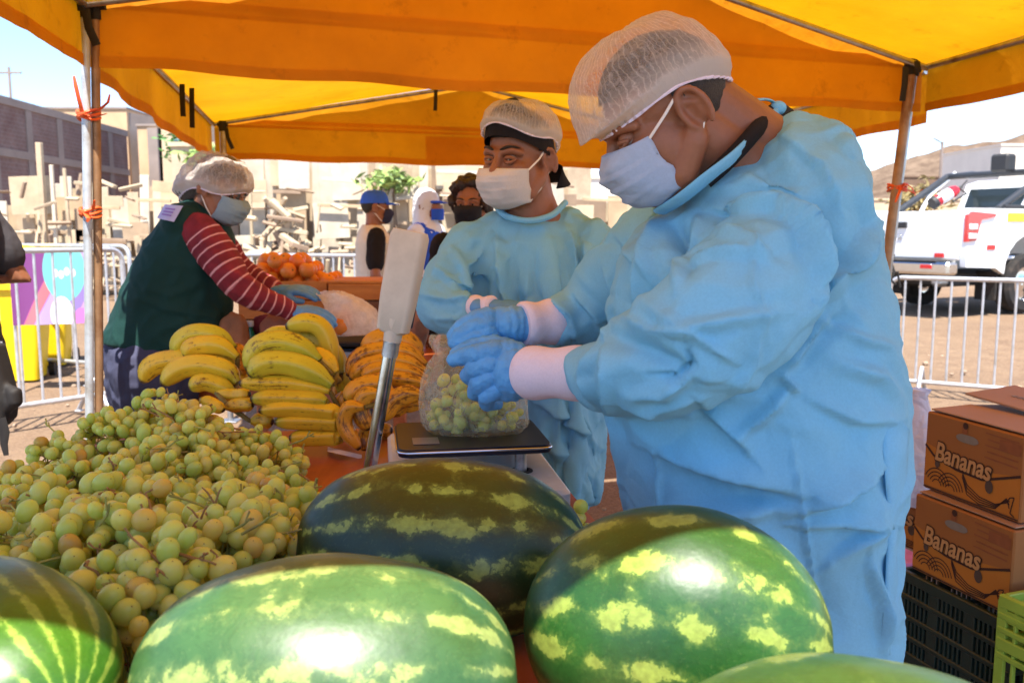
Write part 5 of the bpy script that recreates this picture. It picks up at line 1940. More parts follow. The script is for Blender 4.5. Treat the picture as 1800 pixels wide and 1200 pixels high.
def catmull(P, n):
    P = [P[0] * 2 - P[1]] + list(P) + [P[-1] * 2 - P[-2]]
    out = []
    segs = len(P) - 3
    for k in range(n):
        t_ = k / (n - 1) * segs
        i = min(int(t_), segs - 1)
        f = t_ - i
        a, b_, c, d = P[i:i + 4]
        out.append(0.5 * ((2 * b_) + (c - a) * f + (2 * a - 5 * b_ + 4 * c - d) * f * f + (3 * b_ - a - 3 * c + d) * f ** 3))
    return out


def banana_mesh(P, r, n=22, sides=5):
    """five-edged banana along the path; UV v runs from stalk to tip"""
    C = catmull(P, n)
    me = bpy.data.meshes.new('banana')
    vs, fs, uvs = [], [], []
    S = sides * 4
    u = Vector((0, -0.3, 1))
    for i, p in enumerate(C):
        t_ = i / (n - 1)
        tn = (C[min(i + 1, n - 1)] - C[max(i - 1, 0)]).normalized()
        u = (u - tn * u.dot(tn)).normalized()
        w = tn.cross(u)
        if t_ < 0.12:
            rr = 0.40 + 0.22 * (t_ / 0.12) ** 1.5
        else:
            x = (t_ - 0.12) / 0.88
            rr = 0.62 + 0.38 * min(1, x / 0.22) ** 0.7
            if x > 0.74:
                rr *= max(0.0, 1 - ((x - 0.74) / 0.26) ** 2.2 * 0.72)
            if x > 0.97:
                rr = 0.26
        for k in range(S):
            a = 2 * math.pi * k / S
            e = 1 + 0.085 * math.cos(a * sides) + 0.02 * math.cos(a * sides * 2)
            vs.append(p + (w * math.cos(a) + u * math.sin(a)) * r * rr * e)
    for i in range(n - 1):
        for k in range(S):
            k2 = (k + 1) % S
            fs.append((i * S + k, i * S + k2, (i + 1) * S + k2, (i + 1) * S + k))
    fs.append(tuple(range(S))[::-1])
    fs.append(tuple(range((n - 1) * S, n * S)))
    me.from_pydata(vs, [], fs)
    uv = me.uv_layers.new(name='UVMap')
    for p in me.polygons:
        for li, vi in zip(p.loop_indices, p.vertices):
            uv.data[li].uv = ((vi % S) / S, (vi // S) / (n - 1))
    return smooth_mesh(me, 60)


def bananas(label, fingers, crown, Y0, group='banana bunches on the table'):
    """fingers: (list of (px,py), radius px, depth offset, material)"""
    c = at(*crown[0], Y0 + crown[1])
    t = thing('banana_bunch', label, 'bananas', c, 0, group)
    ends = []
    for pts, r, dy, mt in fingers:
        Y = Y0 + dy
        n = len(pts)
        P = [at(px, py, Y + 0.012 * math.sin(math.pi * i / (n - 1))) - c for i, (px, py) in enumerate(pts)]
        for p in P:
            p.z = max(p.z, ZT + pm(r, Y) * 0.98 - c.z)
        if n < 3:
            P = [P[0], P[0].lerp(P[-1], 0.5) + Vector((0, 0, 0.006)), P[-1]]
        link('banana', banana_mesh(P, pm(r, Y) * 0.93), mt, t)
        ends.append(P[0])
    mb = MB()
    for e in ends:
        d_ = -e
        L_ = min(d_.length, 0.05)
        mb.tube([e, e + d_.normalized() * L_ * 0.5 if L_ > 1e-4 else e + Vector((0, 0, 0.01)), e + (d_.normalized() * L_ if L_ > 1e-4 else Vector((0, 0, 0.02)))], [0.006, 0.007, 0.008], 8)
    mb.ell((0, 0, 0), (0.014, 0.012, 0.012), nu=10, nv=8)
    link('crown', mb, M_CROWN, t)
    return t


bananas('yellow banana bunch lying on the left banana pile, above the grapes', [
    ([(412, 612), (387, 593), (350, 587), (323, 597), (306, 626)], 19, 0.04, M_BANG),
    ([(418, 628), (390, 609), (360, 607), (338, 612), (326, 628)], 18, 0.0, M_BAN),
    ([(412, 650), (392, 630), (345, 630), (275, 640), (249, 672)], 20, 0.02, M_BAN),
    ([(418, 672), (402, 652), (360, 641), (317, 648), (284, 676)], 20, -0.04, M_BAN),
    ([(415, 640), (400, 628), (367, 620), (333, 624)], 15, 0.06, M_BAN),
    ([(412, 692), (392, 680), (360, 671), (332, 682)], 17, -0.06, M_BAN)], ((416, 655), 0.02), 2.42)
bananas('orange tinted banana bunch at the back between the left and middle banana piles', [
    ([(405, 612), (420, 616), (436, 634)], 14, 0.0, M_BANR), ([(402, 643), (420, 640), (440, 648)], 15, 0.0, M_BANR), ([(400, 668), (420, 664), (438, 672)], 15, 0.02, M_BAN)], ((398, 645), 0.0), 2.55)
bananas('greenish yellow banana bunch on top of the middle pile', [
    ([(583, 655), (580, 615), (566, 580), (540, 568), (502, 575)], 18, 0.0, M_BANG),
    ([(600, 655), (590, 625), (557, 600), (493, 588), (455, 600)], 18, 0.03, M_BANG),
    ([(600, 690), (598, 660), (585, 625), (560, 605)], 20, 0.06, M_BAN)], ((598, 665), 0.05), 2.40)
bananas('banana bunch with two large curved green bananas facing us in the middle pile', [
    ([(562, 634), (533, 613), (493, 602), (455, 612), (436, 652)], 22, -0.04, M_BANG),
    ([(585, 676), (553, 654), (510, 639), (467, 639), (437, 660)], 22, -0.07, M_BANG),
    ([(592, 655), (570, 632), (545, 622)], 19, -0.01, M_BAN)], ((592, 668), -0.02), 2.34)
bananas('stacked yellow banana bunch low in the middle pile beside the bare table', [
    ([(580, 687), (553, 681), (510, 674), (467, 673), (420, 674)], 16, -0.03, M_BAN),
    ([(575, 706), (556, 703), (493, 700), (440, 701)], 16, -0.05, M_BAN),
    ([(598, 728), (583, 724), (517, 718), (455, 722)], 16, -0.06, M_BAN),
    ([(600, 746), (590, 744), (533, 741), (482, 742)], 16, -0.06, M_BAN),
    ([(600, 770), (590, 768), (553, 769), (508, 770)], 17, -0.06, M_BAN),
    ([(604, 690), (598, 710), (590, 720)], 15, 0.0, M_BANR)], ((604, 735), 0.0), 2.30)
bananas('small yellow banana bunch half buried behind the grapes at the foot of the middle pile', [
    ([(395, 716), (420, 711), (446, 711)], 13, 0.0, M_BAN), ([(352, 702), (372, 708), (394, 722)], 12, -0.03, M_BAN), ([(440, 740), (460, 738), (480, 742)], 14, 0.02, M_BAN), ([(380, 690), (410, 694), (440, 692)], 13, 0.06, M_BAN)], ((400, 712), 0.03), 2.28)
bananas('overripe brown streaked banana bunch heaped behind the scale pole', [
    ([(740, 625), (728, 608), (700, 592), (662, 598), (636, 622)], 20, 0.06, M_BANR),
    ([(748, 640), (720, 620), (673, 616), (633, 628), (612, 662)], 17, 0.03, M_BANR),
    ([(750, 652), (715, 636), (683, 634), (640, 645), (616, 668)], 15, 0.0, M_BANR),
    ([(752, 664), (715, 652), (667, 648), (634, 664)], 14, -0.02, M_BANR),
    ([(752, 676), (720, 668), (680, 666), (642, 676)], 14, -0.04, M_BANR)], ((752, 650), 0.02), 2.36)
bananas('overripe banana bunch hanging down in front of the brown heap, left of the scale', [
    ([(690, 690), (667, 676), (632, 682), (608, 706)], 19, -0.02, M_BANR),
    ([(745, 694), (717, 694), (690, 708), (672, 740)], 19, -0.06, M_BANR),
    ([(668, 690), (644, 696), (634, 722), (648, 756)], 17, -0.08, M_BANR),
    ([(640, 716), (614, 718), (606, 748), (632, 790)], 15, -0.10, M_BANR),
    ([(650, 745), (640, 765), (640, 792)], 12, -0.06, M_BANR),
    ([(745, 712), (712, 712), (685, 728)], 16, -0.03, M_BANR)], ((700, 700), 0.02), 2.28)
bananas('banana bunch at the back foot of the brown heap, right of the middle pile', [
    ([(602, 660), (596, 690), (600, 720)], 12, 0.1, M_BANR), ([(612, 700), (604, 730), (606, 760)], 12, 0.08, M_BANR), ([(640, 730), (660, 760), (690, 775)], 16, 0.06, M_BANR)], ((615, 690), 0.12), 2.36)
bananas('banana bunch peeking out behind the right edge of the scale', [
    ([(918, 800), (930, 793), (942, 780)], 12, 0.0, M_BANR), ([(905, 800), (925, 790), (938, 772)], 11, 0.03, M_BANR)], ((905, 798), 0.0), 2.12)

# strip of paper on the table
t = link('paper_slip', MB().sheet(10, 5, lambda u, v: atz(576 + 60 * u, 785 + 14 * u + 8 * v, ZT + 0.006 + 0.012 * math.sin(u * 3 + v))), plain('paper_white', L(214, 196, 190), 0.8))
tag(t, 'torn strip of white paper lying on the table between the bananas and the scale pole', 'paper')

# ------------------------------------------------------------------ bench scale with display on a pole
M_SBODY = plain('scale_white', L(206, 208, 206), 0.4, 0.04, 12, 0.04, 200, dirt=L(186, 184, 176))
M_SPLAT = plain('scale_platter', L(22, 26, 40), 0.4, 0.1, 20, 0.02, 200, spec=0.3)
M_DISP = plain('display_housing', L(196, 184, 166), 0.55, 0.05, 10, 0.06, 160, dirt=L(170, 158, 140))
M_PIPE = plain('chromed_pipe', L(186, 188, 190), 0.2, 0.08, 20, 0.06, 60, metal=0.95, dirt=L(120, 110, 100))
yaw_s = math.atan2(-0.20, 1.0) * -1
sc0 = Vector((-0.098, 1.93, ZT))
t = thing('bench_scale', 'white bench scale with a dark blue platter and a display head on a steel pole', 'scale', sc0, R(9))
link('body', MB().loft([rrect(0.345, 0.56, 0.012, 0.02), rrect(0.35, 0.565, 0.02, 0.022), rrect(0.35, 0.565, 0.066, 0.022), rrect(0.335, 0.55, 0.074, 0.02)]), M_SBODY, t)
for sx in (-1, 1):
    for sy in (-1, 1):
        link('foot', MB().lathe([(0.02, 0.0), (0.02, 0.0125), (0.012, 0.013)], (sx * 0.14, sy * 0.24, 0), n=16), M_BLACK, t)
        px_, py_ = sx * 0.098, sy * 0.085 - 0.04
        link('socket', MB().lathe([(0.026, 0.0745), (0.026, 0.0765), (0.018, 0.077), (0.018, 0.075)], (px_, py_, 0), n=22), M_BLACK, t)
        link('post', MB().lathe([(0.013, 0.074), (0.013, 0.118)], (px_, py_, 0), n=16), M_STEEL, t)
link('platter', MB().loft([rrect(0.30, 0.24, 0.117, 0.02, 0), rrect(0.318, 0.262, 0.121, 0.022), rrect(0.322, 0.266, 0.133, 0.024), rrect(0.316, 0.260, 0.1375, 0.022)]), M_SPLAT, t).location.y = -0.03
link('platter_rim', MB().tube([p for p in rrect(0.323, 0.267, 0.131, 0.024)] + [rrect(0.323, 0.267, 0.131, 0.024)[0]], 0.0022, 8, cap=False), M_CHROME, t).location.y = -0.03
link('sticker', MB().bbox((-0.10, -0.09, 0.1385), (0.055, 0.06, 0.001), 0.0004), plain('sticker_grey', L(90, 92, 104), 0.3), t)
Minv = (Matrix.Translation(sc0) @ Matrix.Rotation(R(9), 4, 'Z')).inverted()
pb, pt = Minv @ at(650, 824, 1.88), Minv @ at(689, 600, 1.88)
dirp = (pt - pb).normalized()
po = link('pole', MB().tube([pb, pt], 0.0145, 24), M_PIPE, t)
link('collar', MB().tube([pt - dirp * 0.03, pt - dirp * 0.002], 0.0178, 24).tube([pt - dirp * 0.034, pt - dirp * 0.03], 0.0165, 24), M_STEEL, po)
link('neck', MB().tube([pt, pt + dirp * 0.05], [0.019, 0.022], 20), M_DISP, po)
link('bracket', MB().bbox(pb + Vector((0.05, 0.0, -0.03)), (0.11, 0.03, 0.02), 0.004), M_STEEL, po)
hb, ht = Minv @ at(690, 585, 1.88), Minv @ at(722, 406, 1.88)
up_ = (ht - hb).normalized()
hl = (ht - hb).length
# head seen from its back edge: a flat housing whose screen faces away to the right
nrm_ = Vector((0.42, 0.90, 0.1))
nrm_ = (nrm_ - up_ * nrm_.dot(up_)).normalized()
wd_ = up_.cross(nrm_)
Mh = Matrix((wd_, nrm_, up_)).transposed()
hd = link('display_head', MB().loft([[Mh @ p + hb for p in rrect(w_, d_, z_, 0.012)] for w_, d_, z_ in ((0.05, 0.030, 0.0), (0.068, 0.040, 0.006), (0.078, 0.042, hl * 0.35), (0.08, 0.042, hl - 0.012), (0.072, 0.036, hl))]), M_DISP, t)
link('screen', MB().bbox(Mh @ Vector((0, 0.0225, hl * 0.66)) + hb, (0.062, 0.004, 0.05), 0.001, Mh), M_GLASS, hd)
link('face_plate', MB().bbox(Mh @ Vector((0, 0.0205, hl * 0.5)) + hb, (0.07, 0.006, hl * 0.86), 0.002, Mh), M_SCALED, hd)

# ------------------------------------------------------------------ plastic bags of fruit
def film_mat(name, c, alpha, milk):
    m, nt, b, out = new_mat(name)
    v = coords(nt)
    b.inputs['Base Color'].default_value = (*c, 1)
    b.inputs['Roughness'].default_value = 0.28
    b.inputs['Specular IOR Level'].default_value = 0.5
    h = math_n(nt, 'ADD', noise_n(nt, v, 26, 4, 0.6, 1.0), math_n(nt, 'MULTIPLY', noise_n(nt, v, 90, 3, 0.6, 0.8), 0.4))
    bump(nt, b, h, 0.7, 0.01)
    tp = nd(nt, 'ShaderNodeBsdfTransparent')
    trl = nd(nt, 'ShaderNodeBsdfTranslucent')
    trl.inputs['Color'].default_value = (*c, 1)
    m1 = nd(nt, 'ShaderNodeMixShader')
    m1.inputs[0].default_value = milk
    nt.links.new(b.outputs[0], m1.inputs[1])
    nt.links.new(trl.outputs[0], m1.inputs[2])
    m2 = nd(nt, 'ShaderNodeMixShader')
    f = ramp(nt, h, [(0.45, (alpha,) * 3), (1.0, (min(1, alpha + 0.34),) * 3)])
    nt.links.new(f, m2.inputs[0])
    nt.links.new(tp.outputs[0], m2.inputs[1])
    nt.links.new(m1.outputs[0], m2.inputs[2])
    nt.links.new(m2.outputs[0], out.inputs['Surface'])
    return m


M_FILM = film_mat('bag_film', (0.78, 0.78, 0.64), 0.11, 0.45)
M_FILMW = film_mat('bag_film_white', (0.86, 0.80, 0.76), 0.62, 0.45)


def film_bag(label, secs, mat, seed, amp):
    """secs: (px, py, Y, half width px, half depth m)"""
    n = 64
    rings = []
    for px, py, Y, hw, hd_ in secs:
        c = at(px, py, Y)
        rings.append([Vector((c.x + pm(hw, Y) * math.copysign(abs(math.cos(a)) ** 0.8, math.cos(a)), c.y + hd_ * math.copysign(abs(math.sin(a)) ** 0.8, math.sin(a)), c.z)) for a in np.linspace(0, 2 * math.pi, n, endpoint=False)])
    # interpolate rings smoothly
    dense = []
    for i in range(len(rings) - 1):
        for s_ in range(6):
            f = s_ / 6
            dense.append([rings[i][k].lerp(rings[i + 1][k], f) for k in range(n)])
    dense.append(rings[-1])
    mb = MB().loft(dense, cap=False)
    mb.f.append(tuple(range(n))[::-1])
    mb.m.append(0)
    me = smooth_mesh(mb.mesh())
    co = get_co(me)
    no = get_no(me)
    co += no * ((1 - 2 * np.abs(pnoise(co * np.array([26, 26, 14]), seed))) * amp + pnoise(co * 60, seed + 2) * amp * 0.3)[:, None]
    set_co(me, co)
    o = link('plastic_bag', me, mat)
    return tag(o, label, 'bag')


zp = ZT + 0.1375
bc_ = at(836, 745, 1.97)
film_bag('clear plastic bag of green grapes on the dark platter, gathered under the blue gloves',
         [(836, 756, 1.95, 82, 0.075), (835, 742, 1.95, 94, 0.095), (832, 700, 1.95, 95, 0.10), (822, 665, 1.94, 80, 0.085), (812, 640, 1.92, 60, 0.06), (806, 622, 1.90, 40, 0.035), (800, 606, 1.90, 44, 0.03), (790, 588, 1.92, 34, 0.02)], M_FILM, 5, 0.004)
grape_bunch(at(832, 706, 1.95) , (1, 0.1, 0.05), 0.088, 0.062, 60, 0.0125, 900, 'bunch of green grapes inside the clear bag on the platter', None, 0)
t2 = grape_bunch(at(836, 728, 1.95), (1, -0.1, 0.0), 0.10, 0.052, 55, 0.0125, 901, 'lower bunch of green grapes pressed on the platter inside the clear bag', None, 0)
film_bag('pinkish white plastic bag of oranges on the dark scale, held open by blue gloves',
         [(624, 584, 3.66, 44, 0.10), (622, 566, 3.66, 46, 0.11), (616, 545, 3.66, 42, 0.10), (604, 530, 3.66, 34, 0.085), (590, 520, 3.64, 26, 0.07), (578, 514, 3.62, 20, 0.06)], M_FILMW, 8, 0.006)
# ================================================================== PEOPLE
def skin_mat(name, c):
    m, nt, b, out = new_mat(name)
    v = coords(nt)
    n1 = noise_n(nt, v, 14, 5, 0.6)
    n2 = noise_n(nt, v, 120, 4, 0.6)
    col = ramp(nt, n1, [(0.3, tuple(k * 0.82 for k in c)), (0.7, tuple(min(1, k * 1.1) for k in c))])
    col = mix_c(nt, 0.25, col, ramp(nt, n2, [(0.35, tuple(k * 0.7 for k in c)), (0.65, c)]))
    nt.links.new(col, b.inputs['Base Color'])
    b.inputs['Roughness'].default_value = 0.48
    b.inputs['Specular IOR Level'].default_value = 0.4
    b.inputs['Subsurface Weight'].default_value = 0.12
    b.inputs['Subsurface Radius'].default_value = (1.0, 0.35, 0.2)
    b.inputs['Subsurface Scale'].default_value = 0.008
    bump(nt, b, math_n(nt, 'ADD', noise_n(nt, v, 420, 2), math_n(nt, 'MULTIPLY', noise_n(nt, v, 60, 3), 0.8)), 0.18, 0.002)
    return m


def hair_mat(name, c, sc=260):
    m, nt, b, out = new_mat(name)
    v = coords(nt)
    n = noise_n(nt, v, sc, 3, 0.6)
    nt.links.new(ramp(nt, n, [(0.35, tuple(k * 0.5 for k in c)), (0.7, tuple(k * 1.4 for k in c))]), b.inputs['Base Color'])
    b.inputs['Roughness'].default_value = 0.6
    bump(nt, b, n, 0.8, 0.004)
    return m


SKIN = skin_mat('skin_brown', L(144, 92, 66))
SKIN2 = skin_mat('skin_tan', L(150, 98, 70))
HAIR = hair_mat('hair_dark', L(34, 26, 22))
M_EYE = plain('eye_white', L(156, 140, 126), 0.2, 0.03, 20, 0)
M_IRIS = plain('iris_dark', L(30, 18, 12), 0.1, 0.1, 20, 0)
M_MASKB = cloth_mat('mask_blue', L(176, 190, 212), 0.2, 0.85, 900, 0.08, 30, 0.03)
M_MASKW = cloth_mat('mask_white', L(214, 208, 206), 0.2, 0.85, 900, 0.08, 30, 0.03)
M_MASKG = cloth_mat('mask_grey', L(150, 172, 182), 0.2, 0.85, 900, 0.08, 30, 0.03)
M_MASKK = cloth_mat('mask_black', L(28, 28, 34), 0.0, 0.85, 900, 0.08, 30, 0.03)
M_LOOP = plain('ear_loop', L(224, 216, 208), 0.8, 0.05, 60, 0)
M_GLOVE = plain('glove_blue', L(84, 152, 208), 0.5, 0.12, 20, 0.7, 75, spec=0.45, bdist=0.005)
M_GLOVED = plain('glove_blue_dull', L(86, 140, 190), 0.55, 0.12, 20, 0.35, 70, spec=0.4, bdist=0.004)
M_GOWN = cloth_mat('gown_blue', L(138, 203, 234), 0.28, 0.72, 700, 0.5, 7, 0.05, 0.3)
M_CUFF = cloth_mat('cuff_knit', L(226, 212, 226), 0.1, 0.9, 500, 0.1, 30, 0.03)
M_VEST = cloth_mat('vest_green', L(18, 54, 50), 0.0, 0.8, 800, 0.25, 8, 0.1)
M_TROUS = cloth_mat('trousers_slate', L(62, 64, 86), 0.0, 0.9, 800, 0.25, 7, 0.1)
M_SHOE = plain('shoe_black', L(30, 28, 28), 0.5)
M_DARKT = cloth_mat('tshirt_charcoal', L(66, 64, 68), 0.0, 0.9, 800, 0.25, 8, 0.1)
M_BLKT = cloth_mat('tshirt_black', L(26, 22, 24), 0.0, 0.9, 800, 0.25, 8, 0.1)


def cap_mat(name, pleats, base=0.10):
    """thin pleated non-woven: fibres and pleat lines are denser than the film between them"""
    m, nt, b, out = new_mat(name)
    uv = coords(nt, 'UV')
    v = coords(nt)
    sx = nd(nt, 'ShaderNodeSeparateXYZ')
    nt.links.new(uv, sx.inputs[0])
    wob = math_n(nt, 'MULTIPLY', math_n(nt, 'SUBTRACT', noise_n(nt, v, 22, 4, 0.6), 0.5), 12.0)
    wob2 = math_n(nt, 'MULTIPLY', math_n(nt, 'SUBTRACT', noise_n(nt, v, 7, 3, 0.6), 0.5), 7.0)
    ph = math_n(nt, 'ADD', math_n(nt, 'MULTIPLY', sx.outputs[0], pleats), math_n(nt, 'ADD', wob, wob2))
    s_ = math_n(nt, 'ABSOLUTE', math_n(nt, 'SINE', ph))
    line = ramp(nt, s_, [(0.0, (1, 1, 1)), (0.18, (0.35, 0.35, 0.35)), (0.6, (0, 0, 0))])
    fib = ramp(nt, noise_n(nt, coords(nt, 'Object', (1, 1, 1)), 75, 6, 0.75, 1.5), [(0.45, (0, 0, 0)), (0.75, (0.6, 0.6, 0.6))])
    edge = ramp(nt, sx.outputs[1], [(0.0, (1, 1, 1)), (0.05, (0.9, 0.9, 0.9)), (0.16, (0.30, 0.30, 0.30)), (0.32, (0.0, 0.0, 0.0))])
    lw = nd(nt, 'ShaderNodeLayerWeight')
    lw.inputs['Blend'].default_value = 0.35
    rim = math_n(nt, 'MULTIPLY', lw.outputs['Facing'], 0.6)
    a = math_n(nt, 'ADD', math_n(nt, 'MULTIPLY', line, 0.42), math_n(nt, 'ADD', math_n(nt, 'MULTIPLY', fib, 0.5), math_n(nt, 'ADD', edge, rim)))
    a = math_n(nt, 'ADD', a, base, clamp=True)
    b.inputs['Base Color'].default_value = (*L(218, 210, 204), 1)
    b.inputs['Roughness'].default_value = 0.8
    b.inputs['Specular IOR Level'].default_value = 0.2
    bump(nt, b, math_n(nt, 'ADD', line, fib), 0.4, 0.003)
    trl = nd(nt, 'ShaderNodeBsdfTranslucent')
    trl.inputs['Color'].default_value = (*L(222, 212, 204), 1)
    m1 = nd(nt, 'ShaderNodeMixShader')
    m1.inputs[0].default_value = 0.4
    nt.links.new(b.outputs[0], m1.inputs[1])
    nt.links.new(trl.outputs[0], m1.inputs[2])
    tp = nd(nt, 'ShaderNodeBsdfTransparent')
    m2 = nd(nt, 'ShaderNodeMixShader')
    nt.links.new(math_n(nt, 'MINIMUM', a, 0.93), m2.inputs[0])
    nt.links.new(tp.outputs[0], m2.inputs[1])
    nt.links.new(m1.outputs[0], m2.inputs[2])
    nt.links.new(m2.outputs[0], out.inputs['Surface'])
    return m


M_CAP = cap_mat('hairnet', 230, 0.22)
M_CAPD = cap_mat('hairnet_dense', 90, 0.26)


def basis(origin, fwd, up, s=1.0):
    f = Vector(fwd).normalized()
    r = f.cross(Vector(up)).normalized()
    u = r.cross(f)
    M = Matrix.Identity(4)
    for i in range(3):
        M[i][0], M[i][1], M[i][2], M[i][3] = r[i] * s, f[i] * s, u[i] * s, origin[i]
    return M


def xf(mb, M, start=0):
    mb.v[start:] = [tuple(M @ Vector(v)) for v in mb.v[start:]]


def add_head(mb, M, neck_to=None, neck_r=0.058, ears=True, jowl=1.0):
    k = len(mb.v)
    mb.ell((0, -0.014, 0.034), (0.076, 0.097, 0.092), nu=28, nv=18)
    mb.ell((0, 0.026, -0.036), (0.063 * jowl, 0.066, 0.084), nu=24, nv=16)
    mb.ell((0, 0.058, -0.092), (0.036 * jowl, 0.033, 0.029))
    for s in (-1, 1):
        mb.tube([(s * 0.057 * jowl, -0.004, -0.045), (s * 0.046 * jowl, 0.03, -0.085), (s * 0.022, 0.062, -0.098)], [0.024, 0.024, 0.02], 12, round_ends=True)
        mb.ell((s * 0.038, 0.062, -0.024), (0.027, 0.026, 0.024))
        mb.tube([(s * 0.012, 0.090, 0.019), (s * 0.036, 0.085, 0.024), (s * 0.056, 0.066, 0.016)], [0.010, 0.011, 0.009], 10, round_ends=True)
        mb.ell((s * 0.012, 0.103, -0.034), (0.010, 0.011, 0.008))
        if ears:
            Me = Matrix.Rotation(R(s * 22), 3, 'Z') @ Matrix.Rotation(R(-12), 3, 'X')
            mb.ell((s * 0.0775, -0.020, -0.006), (0.005, 0.019, 0.031), Me)
            mb.tube([Me @ Vector((s * 0.004, 0.004, 0.016)) + Vector((s * 0.080, -0.02, -0.004)), Me @ Vector((s * 0.005, -0.009, 0.004)) + Vector((s * 0.080, -0.02, -0.004)), Me @ Vector((s * 0.004, -0.004, -0.016)) + Vector((s * 0.080, -0.02, -0.004))], 0.0038, 8, round_ends=True)
            ring = []
            for a in range(-60, 230, 24):
                ring.append(Me @ Vector((s * 0.006, -0.021 * math.cos(R(a)) * 1.0, 0.034 * math.sin(R(a)))) + Vector((s * 0.082, -0.020, -0.004)))
            mb.tube(ring, 0.0058, 8, round_ends=True)
            mb.ell(Me @ Vector((0, 0.012, -0.028)) + Vector((s * 0.081, -0.02, -0.004)), (0.006, 0.007, 0.010))
    mb.tube([(0, 0.086, 0.016), (0, 0.100, -0.010), (0, 0.112, -0.030)], [0.010, 0.0115, 0.0135], 12, round_ends=True)
    mb.tube([(-0.020, 0.088, -0.062), (0, 0.096, -0.061), (0.020, 0.088, -0.062)], [0.005, 0.008, 0.005], 8, round_ends=True)
    mb.tube([(-0.018, 0.086, -0.071), (0, 0.094, -0.072), (0.018, 0.086, -0.071)], [0.005, 0.009, 0.005], 8, round_ends=True)
    xf(mb, M, k)
    if neck_to is not None:
        a = M @ Vector((0, -0.022, -0.03))
        b_ = Vector(neck_to)
        mb.tube([a, a.lerp(b_, 0.5), b_], [neck_r * 0.98, neck_r, neck_r * 1.2], 20, round_ends=True)


def face_bits(t, M, look=(0, 1, 0), lids=0.0, brow=HAIR):
    """eyes with lids and eyebrows, children of the person"""
    lk = Vector(look).normalized()
    q = lk.to_track_quat('Y', 'Z').to_matrix()
    for s in (-1, 1):
        mb = MB()
        c = Vector((s * 0.031, 0.0765, 0.001))
        mb.ell(c, 0.0118, nu=16, nv=12)
        mb.cur = 1
        mb.ell(c + lk * 0.0085, (0.0062, 0.0046, 0.0062), q, nu=12, nv=8)
        xf(mb, M)
        wpart('eye', mb, [M_EYE, M_IRIS], t)
        mb = MB()
        for sg, z0 in ((1, 0.0085 - 0.010 * lids), (-1, -0.0085)):
            pts = [Vector((s * 0.031 + dx * 0.0165, 0.0835 + 0.0065 * (1 - dx * dx), 0.001 + z0 * (1 - dx * dx * 0.9))) for dx in np.linspace(-1, 1, 7)]
            mb.tube(pts, [0.003, 0.0042, 0.0046, 0.0048, 0.0046, 0.0042, 0.003], 8, round_ends=True)
        if lids > 0.3:
            mb.ell(c + Vector((0, 0.001, 0.003)), (0.0136, 0.0132, 0.0115))
        xf(mb, M)
        wpart('eyelid', mb, t['skin_mat_'] if False else SKIN, t)
        mb = MB()
        pts = [Vector((s * (0.013 + 0.042 * f), 0.0985 - 0.020 * f * f - 0.004 * f, 0.0255 + 0.007 * math.sin(f * 2.6))) for f in np.linspace(0, 1, 7)]
        mb.tube(pts, [0.003, 0.005, 0.0055, 0.0052, 0.0045, 0.0035, 0.002], 8, 0.7, round_ends=True)
        xf(mb, M)
        wpart('eyebrow', mb, brow, t)


def add_mask(t, M, mat, low=-0.118, high=-0.004, jut=1.0, pleat=0.0035, wide=1.0):
    nu, nv = 41, 30

    def fn(u, v):
        a = (2 * u - 1) * R(82)
        z0 = low + (high - low) * v
        zside = -0.052 + (z0 + 0.058) * 0.80
        sgn = abs(math.sin(a)) ** 2
        z = z0 * (1 - sgn) + zside * sgn
        yc = np.interp(v, [0, 0.12, 0.35, 0.6, 0.82, 1.0], [0.070, 0.100, 0.117, 0.129, 0.128, 0.110]) * jut
        ys = np.interp(v, [0, 0.5, 1.0], [0.026, 0.032, 0.046])
        x = 0.0725 * wide * math.sin(a) * np.interp(v, [0, 0.4, 1.0], [0.88, 0.98, 0.98])
        c = math.cos(a)
        y = ys + (yc - ys) * (1 - (1 - c) ** 1.35)
        # three pleats
        p = 0
        for pv in (0.30, 0.50, 0.70):
            d = v - pv
            if -0.09 < d < 0.012:
                p += (1 + d / 0.09) if d < 0 else (1 - d / 0.012)
        y += p * pleat * (0.4 + 0.6 * c)
        y += 0.0016 * math.sin(9 * u + 13 * v) + 0.0012 * math.sin(23 * u - 7 * v)
        return M @ Vector((x, y, z))
    mb = MB().sheet(nu, nv, fn)
    k = len(mb.v)
    me = smooth_mesh(mb.mesh())
    o = wpart('face_mask', me, mat, t)
    md = o.modifiers.new('thick', 'SOLIDIFY')
    md.thickness = 0.0018
    hem = MB()
    for v in (0.0, 1.0):
        hem.tube([fn(u, v) for u in np.linspace(0, 1, 25)], 0.0016, 6)
    for u in (0.0, 1.0):
        hem.tube([fn(u, v) for v in np.linspace(0, 1, 9)], 0.0016, 6)
    h_ = link('hem', hem, mat)
    h_.parent = o
    for s, u in ((-1, 0.0), (1, 1.0)):
        lp = MB()
        for v, e in ((0.97, Vector((s * 0.079, -0.012, 0.030))), (0.03, Vector((s * 0.080, -0.016, -0.040)))):
            a = fn(u, v)
            b_ = M @ e
            mid = a.lerp(b_, 0.5) + (M.to_3x3() @ Vector((s * 0.006, 0, 0)))
            lp.tube([a, mid, b_], 0.0024 * M.to_scale().x, 8)
        lp.tube([M @ Vector((s * 0.079, -0.012, 0.030)), M @ Vector((s * 0.082, -0.030, 0.016)), M @ Vector((s * 0.082, -0.034, -0.016)), M @ Vector((s * 0.080, -0.016, -0.040))], 0.0022 * M.to_scale().x, 8)
        wpart('ear_loop', lp, M_LOOP, t)


